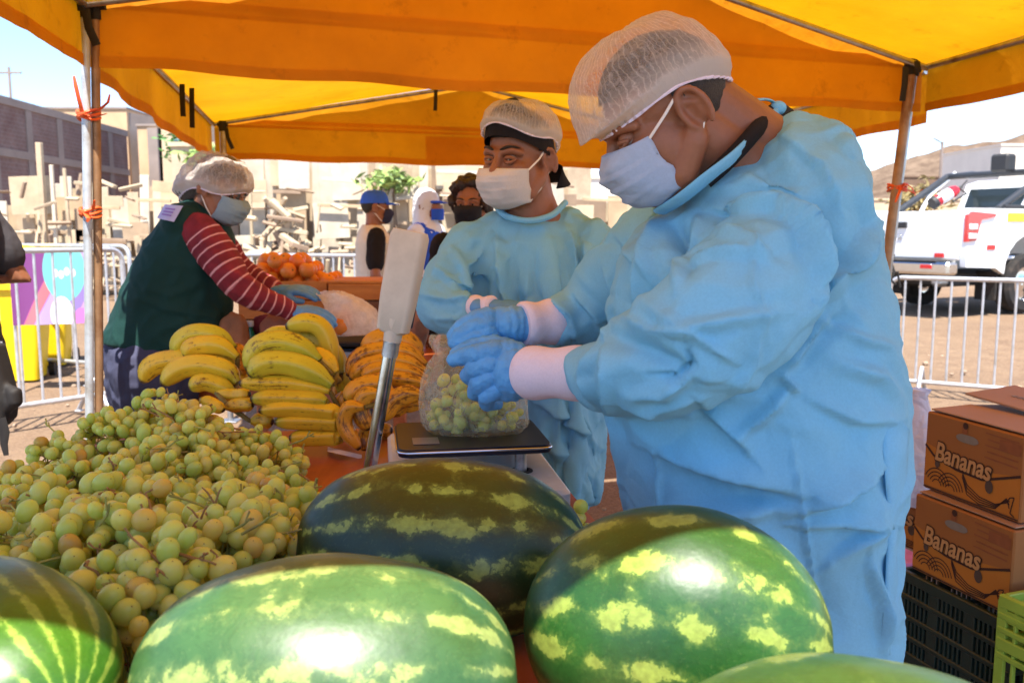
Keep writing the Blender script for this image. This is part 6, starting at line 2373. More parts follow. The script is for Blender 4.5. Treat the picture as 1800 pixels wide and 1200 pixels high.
def add_cap(t, M, mat=None, rx=0.080, ry=0.106, bulge=0.16, top=0.152, front_z=0.034, back_z=-0.02, droop=0.0, back_droop=0.0, seed=0, y0=-0.008, wr=0.004, side_z=0.03, back_b=0.0, front_b=0.0):
    nu, nv = 96, 40
    pts, uvs = [], []
    for j in range(nv):
        v = j / (nv - 1)
        for i in range(nu):
            a = 2 * math.pi * i / nu
            fr = math.sin(a)            # +1 front, -1 back
            ze = (front_z * (0.5 + 0.5 * fr) + back_z * (0.5 - 0.5 * fr)) * (abs(fr) ** 1.5) + side_z * (1 - abs(fr) ** 1.5)
            ph = v * math.pi / 2
            e = min(1, v / 0.14)
            e = e * e * (3 - 2 * e)
            b_ = 1 + (bulge + front_b * max(0, fr) + back_b * max(0, -fr)) * e
            r = math.cos(ph) ** 0.62 * b_
            if v < 0.05:
                r *= 1 + 0.02 * math.sin(a * 46)
            z = ze + (top - ze) * math.sin(ph) ** 1.0
            dr = (droop * max(0, fr) ** 1.5 + back_droop * max(0, -fr) ** 1.5) * math.exp(-((v - 0.17) / 0.12) ** 2) * e
            pts.append(Vector((rx * r * math.cos(a), y0 + ry * r * math.sin(a), z - dr)))
            uvs.append((i / nu, v))
    P = np.array([tuple(p) for p in pts])
    n = P - np.array([0, y0, 0.02])
    n /= np.linalg.norm(n, axis=1)[:, None]
    vv = np.array([u[1] for u in uvs])
    d = (1 - 2 * np.abs(pnoise(P * 22, seed))) * wr + pnoise(P * 60, seed + 2) * wr * 0.35
    P = P + n * (d * np.minimum(1, vv * 10))[:, None]
    mb = MB()
    mb.add([M @ Vector(p) for p in P], [(j * nu + i, j * nu + (i + 1) % nu, (j + 1) * nu + (i + 1) % nu, (j + 1) * nu + i) for j in range(nv - 1) for i in range(nu)])
    me = smooth_mesh(mb.mesh())
    uv = me.uv_layers.new(name='UVMap')
    for p in me.polygons:
        us = [uvs[vi] for vi in p.vertices]
        wrapx = max(u[0] for u in us) - min(u[0] for u in us) > 0.5
        for li, u in zip(p.loop_indices, us):
            uv.data[li].uv = ((u[0] + 1 if wrapx and u[0] < 0.5 else u[0]), u[1])
    o = wpart('hairnet', me, mat or M_CAP, t)
    band = MB()
    ring = [M @ Vector(P[i]) for i in range(nu)]
    rad = [0.0024 + 0.0006 * math.sin(i * 0.7) for i in range(nu)]
    band.tube(ring + [ring[0]], rad + [rad[0]], 7, cap=False)
    e_ = link('elastic_band', band, M_CUFF)
    e_.parent = o
    return o


def add_hair(t, M, mat=HAIR, grow=0.006, zmin=-0.03, front=0.045, seed=0, name='hair'):
    """short hair as a shell over the skull"""
    mb = MB()
    mb.ell((0, -0.014, 0.034), (0.076 + grow, 0.097 + grow, 0.092 + grow), nu=40, nv=28)
    P = np.array(mb.v)
    n = P - np.array([0, -0.014, 0.034])
    n /= np.linalg.norm(n, axis=1)[:, None]
    P = P + n * (pnoise(P * 70, seed) * 0.0025)[:, None]
    # lower edge: front hairline high, nape low
    fr = (P[:, 1] + 0.014) / 0.1
    ed = np.where(fr > 0, front * np.minimum(1, fr * 1.6) + (-0.005) * (1 - np.minimum(1, fr * 1.6)), -0.005 + (zmin + 0.005) * np.minimum(1, -fr * 1.6))
    keep = P[:, 2] > ed
    idx = -np.ones(len(P), int)
    idx[keep] = np.arange(keep.sum())
    fs = [tuple(idx[i] for i in f) for f in mb.f if all(keep[i] for i in f)]
    m2 = MB().add([M @ Vector(p) for p in P[keep]], fs)
    o = wpart(name, smooth_mesh(m2.mesh()), mat, t)
    return o


def add_hand(mb, wrist, d, back, thumb=1, curl=0.35, s=1.0, spread=0.0, fat=1.0):
    """palm, four bent fingers of unequal length and a thumb that leaves the side of the palm"""
    d, back = Vector(d).normalized(), Vector(back)
    back = (back - d * back.dot(d)).normalized()
    sd = d.cross(back) * thumb
    w = Vector(wrist)

    def P(x, y, z):
        return w + (d * x + sd * y + back * z) * s
    Mp = Matrix((d, sd, back)).transposed()
    mb.ell(P(0.048, 0, 0), (0.050 * s, 0.041 * s * fat, 0.0155 * s * fat), Mp)
    mb.tube([P(-0.03, 0, 0), P(0.02, 0, 0)], [0.027 * s, 0.026 * s], 14, 0.8, up=back, round_ends=True)
    for y, ln, r in ((0.030, 0.068, 0.0092), (0.010, 0.076, 0.0095), (-0.011, 0.071, 0.009), (-0.030, 0.056, 0.0082)):
        p = P(0.076, y, 0)
        ang = 0.12
        pts, rs_ = [P(0.06, y * 0.9, 0), p], [r * s * fat * 1.05] * 2
        for k, f in enumerate((0.45, 0.31, 0.24)):
            ang += curl * (0.75, 1.0, 0.7)[k]
            q = d * math.cos(ang) - back * math.sin(ang) + sd * (y * spread * 8)
            p = p + q * (ln * f * s * 1.15)
            pts.append(p)
            rs_.append(r * s * fat * (0.97, 0.92, 0.80)[k])
        mb.tube(pts, rs_, 12, round_ends=True)
    c1 = min(1, curl + 0.2)
    pts = [P(0.018, 0.026, -0.006), P(0.046, 0.046, -0.014), P(0.070, 0.052 - 0.014 * c1, -0.024 - 0.01 * c1), P(0.092, 0.048 - 0.030 * c1, -0.030 - 0.014 * c1)]
    mb.tube(pts, [0.0135 * s * fat, 0.0115 * s * fat, 0.0105 * s * fat, 0.0088 * s * fat], 12, round_ends=True)


def chain(mb, pts, n=20):
    """pts: (px, py, Y, r px)"""
    P = [at(p[0], p[1], p[2]) for p in pts]
    rr = [pm(p[3], p[2]) for p in pts]
    # densify
    C = catmull(P, len(P) * 4)
    rs_ = np.interp(np.linspace(0, len(P) - 1, len(C)), range(len(P)), rr)
    mb.tube(C, list(rs_), n, round_ends=True)


def pring(py, xl, xr, Y, hd, n=40, pw=0.9, tilt=0.0):
    """horizontal torso ring between two photo columns"""
    a, b_ = at(xl, py, Y), at(xr, py, Y)
    c = (a + b_) / 2
    hw = (b_.x - a.x) / 2
    out = []
    for k in range(n):
        t_ = 2 * math.pi * k / n
        cx, sy = math.cos(t_), math.sin(t_)
        x = hw * math.copysign(abs(cx) ** pw, cx)
        out.append(Vector((c.x + x, c.y + hd * math.copysign(abs(sy) ** pw, sy), c.z + tilt * x)))
    return out


def dense_rings(specs, step=3):
    out = []
    for i in range(len(specs) - 1):
        for k in range(step):
            f = k / step
            f2 = f
            out.append([p.lerp(q, f2) for p, q in zip(specs[i], specs[i + 1])])
    out.append(specs[-1])
    return out


def fold_relief(me, folds, ymax, crumple=0.004, fine=0.0015, seed=0, freq=9.0, aniso=(1, 1, 1), band=None):
    """raises creases along photo-traced lines on the side of the cloth they belong to, plus overall crumpling"""
    co, no = get_co(me), get_no(me)
    px, py = proj(co)
    disp = np.zeros(len(co))
    A = np.array(aniso)
    q = co * A
    # broad soft planes, long thin creases and a few finer ones
    ridge = pnoise(q * freq * 0.8, seed) * 0.9 + np.maximum(0, 1 - np.abs(pnoise(q * freq * 0.75 + 9, seed + 5)) * 6) * 0.75
    ridge += np.maximum(0, 1 - np.abs(pnoise(q * freq * 1.7 + 5, seed + 3)) * 5) * 0.38 - np.maximum(0, 1 - np.abs(pnoise(q * freq * 1.1 + 2, seed + 11)) * 5) * 0.5
    amp = 1.0
    disp += crumple * ridge + fine * pnoise(q * freq * 5, seed + 7)
    vis = (co[:, 1] < ymax)
    # only faces turned to the traced side
    view = co - np.array([0, 0, HC])
    view /= np.linalg.norm(view, axis=1)[:, None]
    facing = np.clip(-(no * view).sum(1) * 2.5 + 0.25, 0, 1) * vis
    for pts, w, h, kind in folds:
        best = np.full(len(co), 1e9)
        sgn = np.zeros(len(co))
        tt = np.zeros(len(co))
        tot = sum(math.hypot(pts[i + 1][0] - pts[i][0], pts[i + 1][1] - pts[i][1]) for i in range(len(pts) - 1))
        acc = 0
        for i in range(len(pts) - 1):
            ax, ay = pts[i]
            bx, by = pts[i + 1]
            dx, dy = bx - ax, by - ay
            l2 = dx * dx + dy * dy
            t_ = np.clip(((px - ax) * dx + (py - ay) * dy) / l2, 0, 1)
            d = np.hypot(px - ax - t_ * dx, py - ay - t_ * dy)
            m = d < best
            best[m] = d[m]
            sgn[m] = np.sign((dx * (py - ay) - dy * (px - ax)))[m]
            tt[m] = ((acc + t_ * math.sqrt(l2)) / tot)[m]
            acc += math.sqrt(l2)
        taper = np.sin(np.pi * np.clip(tt, 0.04, 0.96)) ** 0.6
        if kind == 'soft':
            s_ = np.exp(-(best / w) ** 2)
        elif kind == 'crisp':
            s_ = np.maximum(0, 1 - best / w) ** 1.2
        else:                       # crest: steep on the lower/left side, gentle on the other
            s_ = np.where(sgn > 0, np.maximum(0, 1 - best / (w * 0.35)), np.exp(-(best / w) ** 1.3))
        disp += facing * h * s_ * taper
    co = co + no * disp[:, None]
    set_co(me, co)
    return me


def along_attr(me, chains, name='along'):
    co = get_co(me)
    best = np.full(len(co), 1e9)
    val = np.zeros(len(co))
    for P in chains:
        acc = 0
        for a, b_ in zip(P[:-1], P[1:]):
            a, b2 = np.array(a), np.array(b_)
            d = b2 - a
            l = np.linalg.norm(d)
            t_ = np.clip(((co - a) @ d) / (l * l), 0, 1)
            ds = np.linalg.norm(co - a - t_[:, None] * d, axis=1)
            m = ds < best
            best[m] = ds[m]
            val[m] = (acc + t_ * l)[m]
            acc += l
    at_ = me.attributes.new(name, 'FLOAT', 'POINT')
    at_.data.foreach_set('value', val)
    return me


def ribbed(a, b_, r0, r1, n=44, ribs=44, wob=0.0):
    """knitted cuff tube between two points"""
    a, b_ = Vector(a), Vector(b_)
    d = (b_ - a).normalized()
    u = d.orthogonal().normalized()
    w = d.cross(u)
    rings = []
    for j in range(16):
        f = j / 15
        r = r0 + (r1 - r0) * f + 0.0025 * math.sin(f * 9) - (0.004 if j in (0, 15) else 0)
        rings.append([a.lerp(b_, f) + (u * math.cos(2 * math.pi * k / 88) + w * math.sin(2 * math.pi * k / 88)) * (r + 0.0009 * math.sin(k * math.pi)) for k in range(88)])
    return MB().loft(rings)
# ------------------------------------------------------------------ man in the near gown
t = thing('person', 'big man in a blue gown and hairnet, bowed over the bag of grapes', 'person', (0.36, 1.60, 0))
Mh = basis(at(1168, 210, 1.50), (-0.86, -0.13, -0.48), (-0.48, -0.06, 0.87), 1.05)
mb = MB()
neckb = at(1350, 330, 1.56)
add_head(mb, Mh, neckb, 0.070, jowl=1.12)
mb.tube([Mh @ Vector((0, -0.06, 0.0)), at(1330, 270, 1.56), at(1400, 330, 1.58)], [0.058, 0.075, 0.09], 20, round_ends=True)
mb.loft(dense_rings([pring(330, 1280, 1450, 1.56, 0.09), pring(420, 1215, 1490, 1.58, 0.11), pring(600, 1140, 1530, 1.58, 0.14), pring(800, 1145, 1530, 1.58, 0.14), pring(950, 1165, 1525, 1.58, 0.13), pring(1020, 1180, 1520, 1.58, 0.12)]))
for yo in (1.49, 1.68):
    hip, knee, ank = Vector((0.43, yo, 0.80)), Vector((0.38, yo, 0.45)), Vector((0.42, yo, 0.09))
    mb.tube([hip, knee, ank], [0.078, 0.066, 0.046], 16, round_ends=True)
    mb.tube([ank + Vector((0.05, 0, -0.045)), ank + Vector((-0.16, 0, -0.055))], [0.042, 0.036], 12, round_ends=True)
near = [(1335, 450, 1.46, 42), (1250, 625, 1.37, 32), (1010, 655, 1.60, 28), (945, 655, 1.68, 30)]
far = [(1170, 430, 1.74, 50), (1050, 545, 1.88, 42), (950, 568, 1.81, 24), (925, 572, 1.80, 24)]
chain(mb, near)
chain(mb, far)
body_mb = mb
LH = MB()      # left glove, nearest us


def pxt(mb, pts, n=12):
    P = [at(a, b_, c) for a, b_, c, r in pts]
    mb.tube(P, [pm(r, c) for a, b_, c, r in pts], n, round_ends=True)


# palm, back of the hand to the camera
Yh_ = 1.70
c = at(893, 652, Yh_)
Mx = Matrix.Rotation(R(4), 3, 'Y')
LH.ell(c, (pm(52, Yh_), 0.026, pm(52, Yh_)), Mx, 24, 16)
LH.ell(at(868, 645, Yh_), (pm(36, Yh_), 0.022, pm(46, Yh_)), Mx, 20, 14)
pxt(LH, [(950, 655, 1.69, 38), (905, 654, Yh_, 44)], 18)
pxt(LH, [(868, 618, 1.695, 17), (838, 622, 1.70, 15), (815, 626, 1.72, 12.5), (798, 632, 1.735, 10)])
pxt(LH, [(862, 640, 1.69, 17), (836, 646, 1.70, 15), (824, 660, 1.73, 13), (836, 668, 1.76, 11)])
pxt(LH, [(862, 664, 1.69, 16), (842, 674, 1.70, 14.5), (836, 690, 1.73, 12.5), (850, 694, 1.76, 11)])
pxt(LH, [(870, 686, 1.69, 14), (856, 697, 1.70, 12.5), (856, 709, 1.73, 11), (872, 708, 1.755, 10)])
pxt(LH, [(905, 620, 1.72, 19), (866, 606, 1.745, 16), (832, 610, 1.75, 13), (804, 622, 1.75, 11)])
RH = MB()
Yr = 1.80
RH.ell(at(880, 572, Yr), (pm(46, Yr), 0.024, pm(30, Yr)), Matrix.Rotation(R(-6), 3, 'Y'), 24, 16)
pxt(RH, [(936, 568, 1.812, 26), (900, 571, Yr, 31)], 18)
pxt(RH, [(858, 556, 1.79, 14), (832, 562, 1.79, 12.5), (812, 574, 1.79, 11), (797, 590, 1.79, 9)])
pxt(RH, [(856, 570, 1.78, 14), (828, 578, 1.775, 12.5), (808, 590, 1.775, 11), (798, 602, 1.78, 9)])
pxt(RH, [(858, 584, 1.775, 13.5), (832, 592, 1.77, 12), (814, 600, 1.77, 10.5), (806, 606, 1.775, 9)])
pxt(RH, [(866, 595, 1.775, 12), (844, 602, 1.77, 10.5), (830, 607, 1.77, 9.5), (822, 610, 1.775, 8.5)])
pxt(RH, [(902, 590, 1.80, 15), (872, 606, 1.82, 13), (842, 610, 1.82, 11), (820, 606, 1.82, 9)])
for H in (LH, RH):
    o_ = len(body_mb.v)
    # the hand inside the glove, drawn in a little towards its own middle line
    body_mb.add([Vector(v) for v in H.v], H.f)
me = fuse(body_mb, 0.0042, 4)
wpart('body', me, SKIN, t)
for H, nm in ((LH, 'glove'), (RH, 'glove')):
    me = fuse(H, 0.0030, 5)
    co, no = get_co(me), get_no(me)
    px_, _ = proj(co)
    wr = np.exp(-((px_ - 918) / 26) ** 2)
    co += no * (0.0038 + 0.0014 * (1 - 2 * np.abs(pnoise(co * 45, 5))) + wr * 0.0012 * np.sin(co[:, 0] * 420 + pnoise(co * 20, 2) * 3))[:, None]
    set_co(me, co)
    wpart(nm, me, M_GLOVE, t)
wpart('cuff', ribbed(at(1036, 656, 1.565), at(926, 655, 1.68), pm(48, 1.575), pm(46, 1.68)), M_CUFF, t)
wpart('cuff', ribbed(at(980, 564, 1.84), at(916, 571, 1.80), pm(40, 1.8), pm(39, 1.8)), M_CUFF, t)
add_hair(t, Mh, HAIR, 0.006, -0.062, 0.064, 3)
face_bits(t, Mh, (0.1, 0.7, -0.7), 0.75)
add_mask(t, Mh, M_MASKB, low=-0.116, high=-0.004, jut=1.0, wide=0.96, pleat=0.006)
add_cap(t, Mh, rx=0.085, ry=0.111, bulge=0.10, top=0.150, front_z=0.020, back_z=0.000, side_z=0.036, droop=0.022, seed=2, front_b=0.20, back_b=0.02, wr=0.0045)

# gown
mb = MB()
mb.ell(at(1385, 415, 1.56), (pm(120, 1.56), 0.20, pm(200, 1.56)), nu=40, nv=24)
mb.ell(at(1436, 292, 1.56), (pm(46, 1.56), 0.15, pm(80, 1.56)), Matrix.Rotation(R(-8), 3, 'Y'), 28, 18)
mb.ell(at(1225, 505, 1.56), (pm(138, 1.56), 0.20, pm(158, 1.56)), Matrix.Rotation(R(10), 3, 'Y'), 40, 24)
mb.ell(at(1300, 372, 1.56), (pm(118, 1.56), 0.15, pm(88, 1.56)), Matrix.Rotation(R(24), 3, 'Y'), 32, 20)
mb.loft(dense_rings([pring(400, 1150, 1515, 1.56, 0.17), pring(470, 1105, 1534, 1.56, 0.20), pring(540, 1080, 1556, 1.56, 0.22), pring(620, 1072, 1566, 1.56, 0.225), pring(700, 1074, 1572, 1.56, 0.225), pring(800, 1084, 1572, 1.56, 0.225), pring(900, 1106, 1568, 1.56, 0.22),
                     pring(1000, 1130, 1562, 1.56, 0.22), pring(1150, 1160, 1556, 1.56, 0.22), pring(1420, 1180, 1556, 1.56, 0.225)], 4))
chain(mb, [(1350, 430, 1.40, 84), (1308, 530, 1.33, 124), (1225, 606, 1.31, 116), (1134, 638, 1.40, 98), (1085, 655, 1.48, 74), (1044, 656, 1.545, 54)], 28)
chain(mb, [(1165, 440, 1.74, 92), (1085, 495, 1.84, 74), (1040, 548, 1.87, 62), (1012, 557, 1.86, 55), (990, 562, 1.845, 47)], 28)
me = fuse(mb, 0.0056, 8)
NF = [
    ([(1179, 372), (1204, 436), (1210, 470)], 22, -0.020, 'soft'), ([(1225, 390), (1205, 440), (1195, 520)], 16, 0.012, 'crisp'),
    ([(1265, 372), (1358, 375), (1400, 420), (1430, 486), (1428, 520)], 20, 0.016, 'crest'), ([(1372, 372), (1420, 455), (1436, 505)], 10, 0.008, 'crisp'),
    ([(1523, 393), (1478, 470), (1430, 522)], 30, 0.020, 'crest'), ([(1466, 551), (1420, 605), (1373, 658)], 20, 0.014, 'crisp'), ([(1500, 540), (1440, 590), (1395, 640)], 24, -0.012, 'soft'),
    ([(1237, 716), (1294, 766), (1320, 800)], 22, 0.014, 'crest'), ([(1294, 766), (1340, 730), (1387, 680)], 20, 0.012, 'crisp'), ([(1373, 658), (1402, 690)], 9, 0.010, 'crisp'),
    ([(1150, 795), (1230, 822), (1308, 845), (1409, 866)], 34, 0.016, 'crest'), ([(1150, 830), (1300, 870), (1400, 880)], 30, -0.010, 'soft'),
    ([(1409, 895), (1480, 860), (1538, 830)], 30, 0.018, 'crest'), ([(1158, 902), (1280, 900), (1401, 888)], 26, 0.012, 'crisp'),
    ([(1401, 924), (1480, 918), (1538, 924), (1500, 950), (1459, 988)], 30, 0.014, 'crest'), ([(1410, 1000), (1440, 1060), (1470, 1139)], 40, -0.010, 'soft'),
    ([(1387, 759), (1401, 873), (1416, 945), (1459, 1139)], 7, 0.006, 'crisp'), ([(1150, 795), (1156, 850), (1160, 900)], 8, 0.006, 'crisp'),
    ([(1072, 587), (1140, 618), (1215, 658)], 20, -0.012, 'soft'), ([(1062, 600), (1080, 650), (1072, 735)], 16, 0.014, 'crest'), ([(1040, 610), (1030, 660), (1050, 715)], 12, 0.010, 'crisp'),
    ([(1130, 530), (1200, 580), (1300, 560), (1390, 545)], 22, 0.008, 'crisp'), ([(1215, 658), (1170, 690), (1110, 690)], 20, 0.010, 'crisp'), ([(1340, 560), (1325, 640), (1290, 690)], 14, 0.006, 'crisp'),
    ([(1240, 400), (1300, 420), (1360, 470)], 18, 0.006, 'crisp'), ([(1430, 330), (1440, 420), (1490, 520)], 26, -0.008, 'soft'), ([(1470, 640), (1540, 660), (1580, 700)], 24, 0.010, 'crisp'), ([(1420, 700), (1500, 740), (1580, 740)], 24, 0.010, 'crest'),
    ([(1180, 960), (1220, 1010), (1240, 1080)], 30, 0.012, 'soft'), ([(1320, 960), (1380, 1020), (1400, 1100)], 36, 0.012, 'soft'), ([(1520, 980), (1545, 1060), (1550, 1140)], 26, 0.014, 'crest'),
    ([(1200, 600), (1216, 640), (1190, 668), (1140, 660)], 12, -0.010, 'crisp'), ([(1100, 560), (1150, 585), (1220, 590), (1300, 640)], 12, 0.007, 'crisp'), ([(1090, 700), (1150, 720), (1230, 705)], 12, 0.008, 'crest'), ([(1180, 470), (1260, 450), (1350, 450)], 14, 0.007, 'crisp'), ([(1330, 400), (1322, 500), (1350, 600)], 10, 0.005, 'crisp'),
    ([(1380, 250), (1440, 300), (1470, 380)], 22, 0.008, 'crest'), ([(1300, 310), (1350, 340), (1420, 350)], 18, 0.008, 'crisp'), ([(1490, 250), (1500, 340), (1540, 430)], 18, 0.007, 'crisp'), ([(1440, 560), (1520, 600), (1575, 610)], 16, 0.007, 'crisp'),
    ([(1090, 430), (1130, 470), (1120, 540)], 16, 0.010, 'crest'), ([(1150, 380), (1140, 440), (1150, 500)], 16, 0.010, 'crisp'), ([(965, 528), (1000, 560), (1010, 600)], 12, 0.009, 'crest'), ([(1010, 515), (1050, 550), (1060, 590)], 14, 0.010, 'crisp'), ([(1060, 470), (1085, 510), (1075, 560)], 14, 0.010, 'crest'),
]
fold_relief(me, [(a_, b_ * 0.9, c_ * 2.3, d_) for a_, b_, c_, d_ in NF], 2.2, 0.0105, 0.0003, 3, 4.6, (0.8, 1.0, 1.25))
wpart('gown', me, M_GOWN, t)
# cuffs of the sleeve flare a little: gathered rim
# tie flap hanging down the back edge of the gown
mb = MB()
fl = [(1545, 712, 1597, 752), (1548, 750, 1597, 758), (1552, 800, 1594, 790), (1556, 850, 1592, 845), (1560, 900, 1580, 905), (1558, 960, 1572, 950), (1556, 1020, 1578, 1020), (1552, 1080, 1570, 1080), (1546, 1140, 1566, 1148)]
rows = []
for k, (xl, yl, xr, yr) in enumerate(fl):
    a, b_ = at(xl, yl, 1.365 + 0.008 * math.sin(k * 1.7)), at(xr, yr, 1.42 + 0.02 * math.sin(k * 2.3))
    rows.append([a.lerp(b_, f) + Vector((0, -0.012 * math.sin(f * 3.14), 0)) for f in np.linspace(0, 1, 7)])
mb.loft(dense_rings(rows, 4), cap=False, closed=False)
o = wpart('gown_tie', smooth_mesh(mb.mesh()), M_GOWN, t)
o.modifiers.new('thick', 'SOLIDIFY').thickness = 0.002
# collar, undershirt and knot at the nape
mb = MB()
cn = [(1368, 200, 1.56), (1330, 236, 1.47), (1292, 275, 1.425), (1240, 315, 1.42), (1196, 350, 1.44), (1160, 372, 1.50)]
mb.tube(catmull([at(*p) for p in cn], 40), 0.0052, 12, 2.6, up=(0, -0.4, 1))
wpart('collar', mb, M_GOWN, t)
mb = MB()
cn = [(1385, 205, 1.68), (1362, 196, 1.60), (1332, 226, 1.478), (1300, 262, 1.44), (1268, 294, 1.43), (1240, 318, 1.435)]
mb.tube(catmull([at(*p) for p in cn], 20), [0.0125] * 20, 12, 1.3, up=(0, -0.4, 1))
wpart('undershirt_collar', mb, M_BLKT, t)
mb = MB()
mb.tube(catmull([at(1312, 196, 1.50), at(1325, 178, 1.53), at(1352, 176, 1.55), at(1370, 190, 1.56)], 14), 0.006, 8, 0.4)
mb.tube(catmull([at(1312, 204, 1.50), at(1340, 200, 1.52), at(1366, 192, 1.55)], 10), 0.006, 8, 0.4)
mb.ell(at(1368, 190, 1.555), (0.014, 0.012, 0.012))
wpart('neck_tie', mb, M_GOWN, t)

# ------------------------------------------------------------------ man in the middle gown
t = thing('person', 'gowned man with a black backward cap under his hairnet and a white mask', 'person', (0.05, 2.66, 0))
Mh = basis(at(911, 281, 2.58), (-0.56, -0.81, -0.06), (0.03, -0.04, 1.0), 1.09)
mb = MB()
add_head(mb, Mh, at(938, 395, 2.64), 0.074, jowl=1.12)
mb.loft(dense_rings([pring(412, 870, 1010, 2.66, 0.06), pring(450, 835, 1040, 2.65, 0.10), pring(600, 840, 1050, 2.66, 0.11), pring(760, 875, 1045, 2.67, 0.10), pring(850, 900, 1035, 2.67, 0.09)]))
chain(mb, [(822, 430, 2.6, 34), (775, 520, 2.5, 27), (845, 540, 2.36, 15), (858, 540, 2.345, 11)])
chain(mb, [(1045, 425, 2.6, 34), (1088, 530, 2.5, 27), (960, 575, 2.32, 18), (925, 560, 2.30, 15)])
for xo in (-0.06, 0.16):
    mb.tube([Vector((xo + 0.02, 2.66, 0.85)), Vector((xo, 2.64, 0.46)), Vector((xo, 2.70, 0.09))], [0.065, 0.06, 0.044], 14, round_ends=True)
    mb.tube([Vector((xo, 2.74, 0.04)), Vector((xo - 0.03, 2.52, 0.035))], [0.04, 0.034], 12, round_ends=True)
RG, LG_ = MB(), MB()
add_hand(RG, at(862, 541, 2.35), (0.95, -0.25, -0.05), (0.1, -0.35, 0.9), 1, 0.45, 1.0)
add_hand(LG_, at(930, 560, 2.30), (-0.9, -0.3, 0.0), (0.0, -0.5, 0.85), -1, 0.5, 1.0)
for H in (RG, LG_):
    mb.add([Vector(v) for v in H.v], H.f)
cbody_mb = mb
wpart('body', fuse(mb, 0.0052, 4), SKIN, t)
for H in (RG, LG_):
    me = fuse(H, 0.0036, 4)
    co, no = get_co(me), get_no(me)
    co += no * (0.0032 + 0.001 * pnoise(co * 50, 3))[:, None]
    set_co(me, co)
    wpart('glove', me, M_GLOVED, t)
wpart('cuff', ribbed(at(830, 541, 2.385), at(868, 541, 2.342), pm(22, 2.36), pm(20, 2.36)), M_CUFF, t)
add_hair(t, Mh, HAIR, 0.004, -0.05, 0.05, 5)
face_bits(t, Mh, (-0.45, 0.85, 0.02), 0.28)
add_mask(t, Mh, M_MASKW, low=-0.126, high=-0.022, jut=1.04, pleat=0.003)
# black cap worn backwards: band, crown and peak behind
k0 = MB()
k0.sheet(60, 16, lambda u, v: Vector((0.087 * math.cos(2 * math.pi * u) * math.cos(v * 1.45) ** 0.6, -0.010 + 0.110 * math.sin(2 * math.pi * u) * math.cos(v * 1.45) ** 0.6, (0.048 * max(0, math.sin(2 * math.pi * u)) + 0.012 - 0.02 * max(0, -math.sin(2 * math.pi * u))) + 0.098 * math.sin(v * 1.45))), closed_u=True)
xf(k0, Mh)
cp = wpart('black_cap', smooth_mesh(k0.mesh()), M_BLKT, t)
pk = MB()
pk.sheet(22, 8, lambda u, v: Vector((0.080 * math.cos(math.pi * (1 + u)) * (1 - 0.2 * v), -0.088 - 0.115 * v * math.sin(math.pi * u) ** 0.6 - 0.012 * math.sin(math.pi * u), -0.008 - 0.055 * v - 0.012 * (1 - math.sin(math.pi * u)))))
xf(pk, Mh)
pko = link('peak', smooth_mesh(pk.mesh()), M_BLKT)
pko.parent = cp
pko.modifiers.new('thick', 'SOLIDIFY').thickness = 0.004
add_cap(t, Mh, rx=0.090, ry=0.114, bulge=0.04, top=0.150, front_z=0.092, back_z=-0.01, side_z=0.056, droop=0.0, seed=9, back_b=0.14, wr=0.0055)
mb = MB()
mb.ell(at(940, 430, 2.64), (pm(88, 2.64), 0.125, pm(56, 2.64)), nu=32, nv=20)
mb.tube([at(826, 438, 2.63), at(880, 406, 2.63), at(935, 405, 2.66), at(995, 402, 2.66), at(1042, 434, 2.63)], [pm(44, 2.6), pm(40, 2.6), pm(36, 2.6), pm(40, 2.6), pm(46, 2.6)], 20, round_ends=True)
mb.loft(dense_rings([pring(420, 822, 1048, 2.64, 0.13), pring(470, 806, 1064, 2.64, 0.155), pring(560, 806, 1075, 2.64, 0.165), pring(680, 812, 1085, 2.64, 0.17), pring(800, 830, 1092, 2.64, 0.17), pring(885, 915, 1095, 2.64, 0.15)], 4))
chain(mb, [(824, 432, 2.60, 50), (796, 478, 2.54, 52), (776, 522, 2.48, 46), (793, 547, 2.43, 40), (818, 543, 2.395, 30)], 24)
chain(mb, [(1042, 430, 2.60, 50), (1076, 500, 2.54, 50), (1075, 560, 2.48, 44), (1000, 590, 2.38, 38), (940, 570, 2.32, 28)], 24)
me = fuse(mb, 0.0125, 5)
me = cloth_relax(me, fuse(cbody_mb, 0.02, 3), lambda co: (np.hypot(proj(co)[0] - 935, proj(co)[1] - 375) < 60) * 1.0 + (np.hypot(proj(co)[0] - 842, proj(co)[1] - 541) < 26) * 1.0 + (np.hypot(proj(co)[0] - 925, proj(co)[1] - 568) < 30) * 1.0, 22, -0.01, 0.4, 60, 1.0)
CF = [([(872, 425), (880, 500), (905, 610)], 16, 0.022, 'crest'), ([(838, 440), (846, 500), (835, 560)], 12, -0.022, 'soft'), ([(890, 420), (900, 500), (935, 600)], 14, -0.014, 'soft'),
      ([(1000, 400), (1008, 440), (1012, 500)], 12, 0.018, 'crisp'), ([(1022, 420), (1040, 480), (1060, 540)], 12, 0.014, 'crest'), ([(950, 400), (960, 500), (975, 600)], 18, 0.012, 'soft'),
      ([(765, 470), (800, 500), (832, 505)], 10, 0.010, 'crisp'), ([(742, 520), (790, 530), (832, 522)], 10, 0.010, 'crest'), ([(760, 560), (800, 560), (836, 552)], 9, 0.009, 'crisp'), ([(790, 430), (815, 470), (820, 520)], 12, 0.010, 'crisp'),
      ([(935, 700), (1000, 740), (1060, 790)], 18, 0.016, 'crest'), ([(960, 780), (1000, 800), (1010, 870)], 16, 0.014, 'crisp'), ([(1040, 700), (1050, 780), (1070, 860)], 16, -0.012, 'soft'), ([(930, 440), (925, 520), (940, 590)], 14, 0.010, 'crisp')]
me = sharpen_folds(me, 30, 0.3, 0.1)
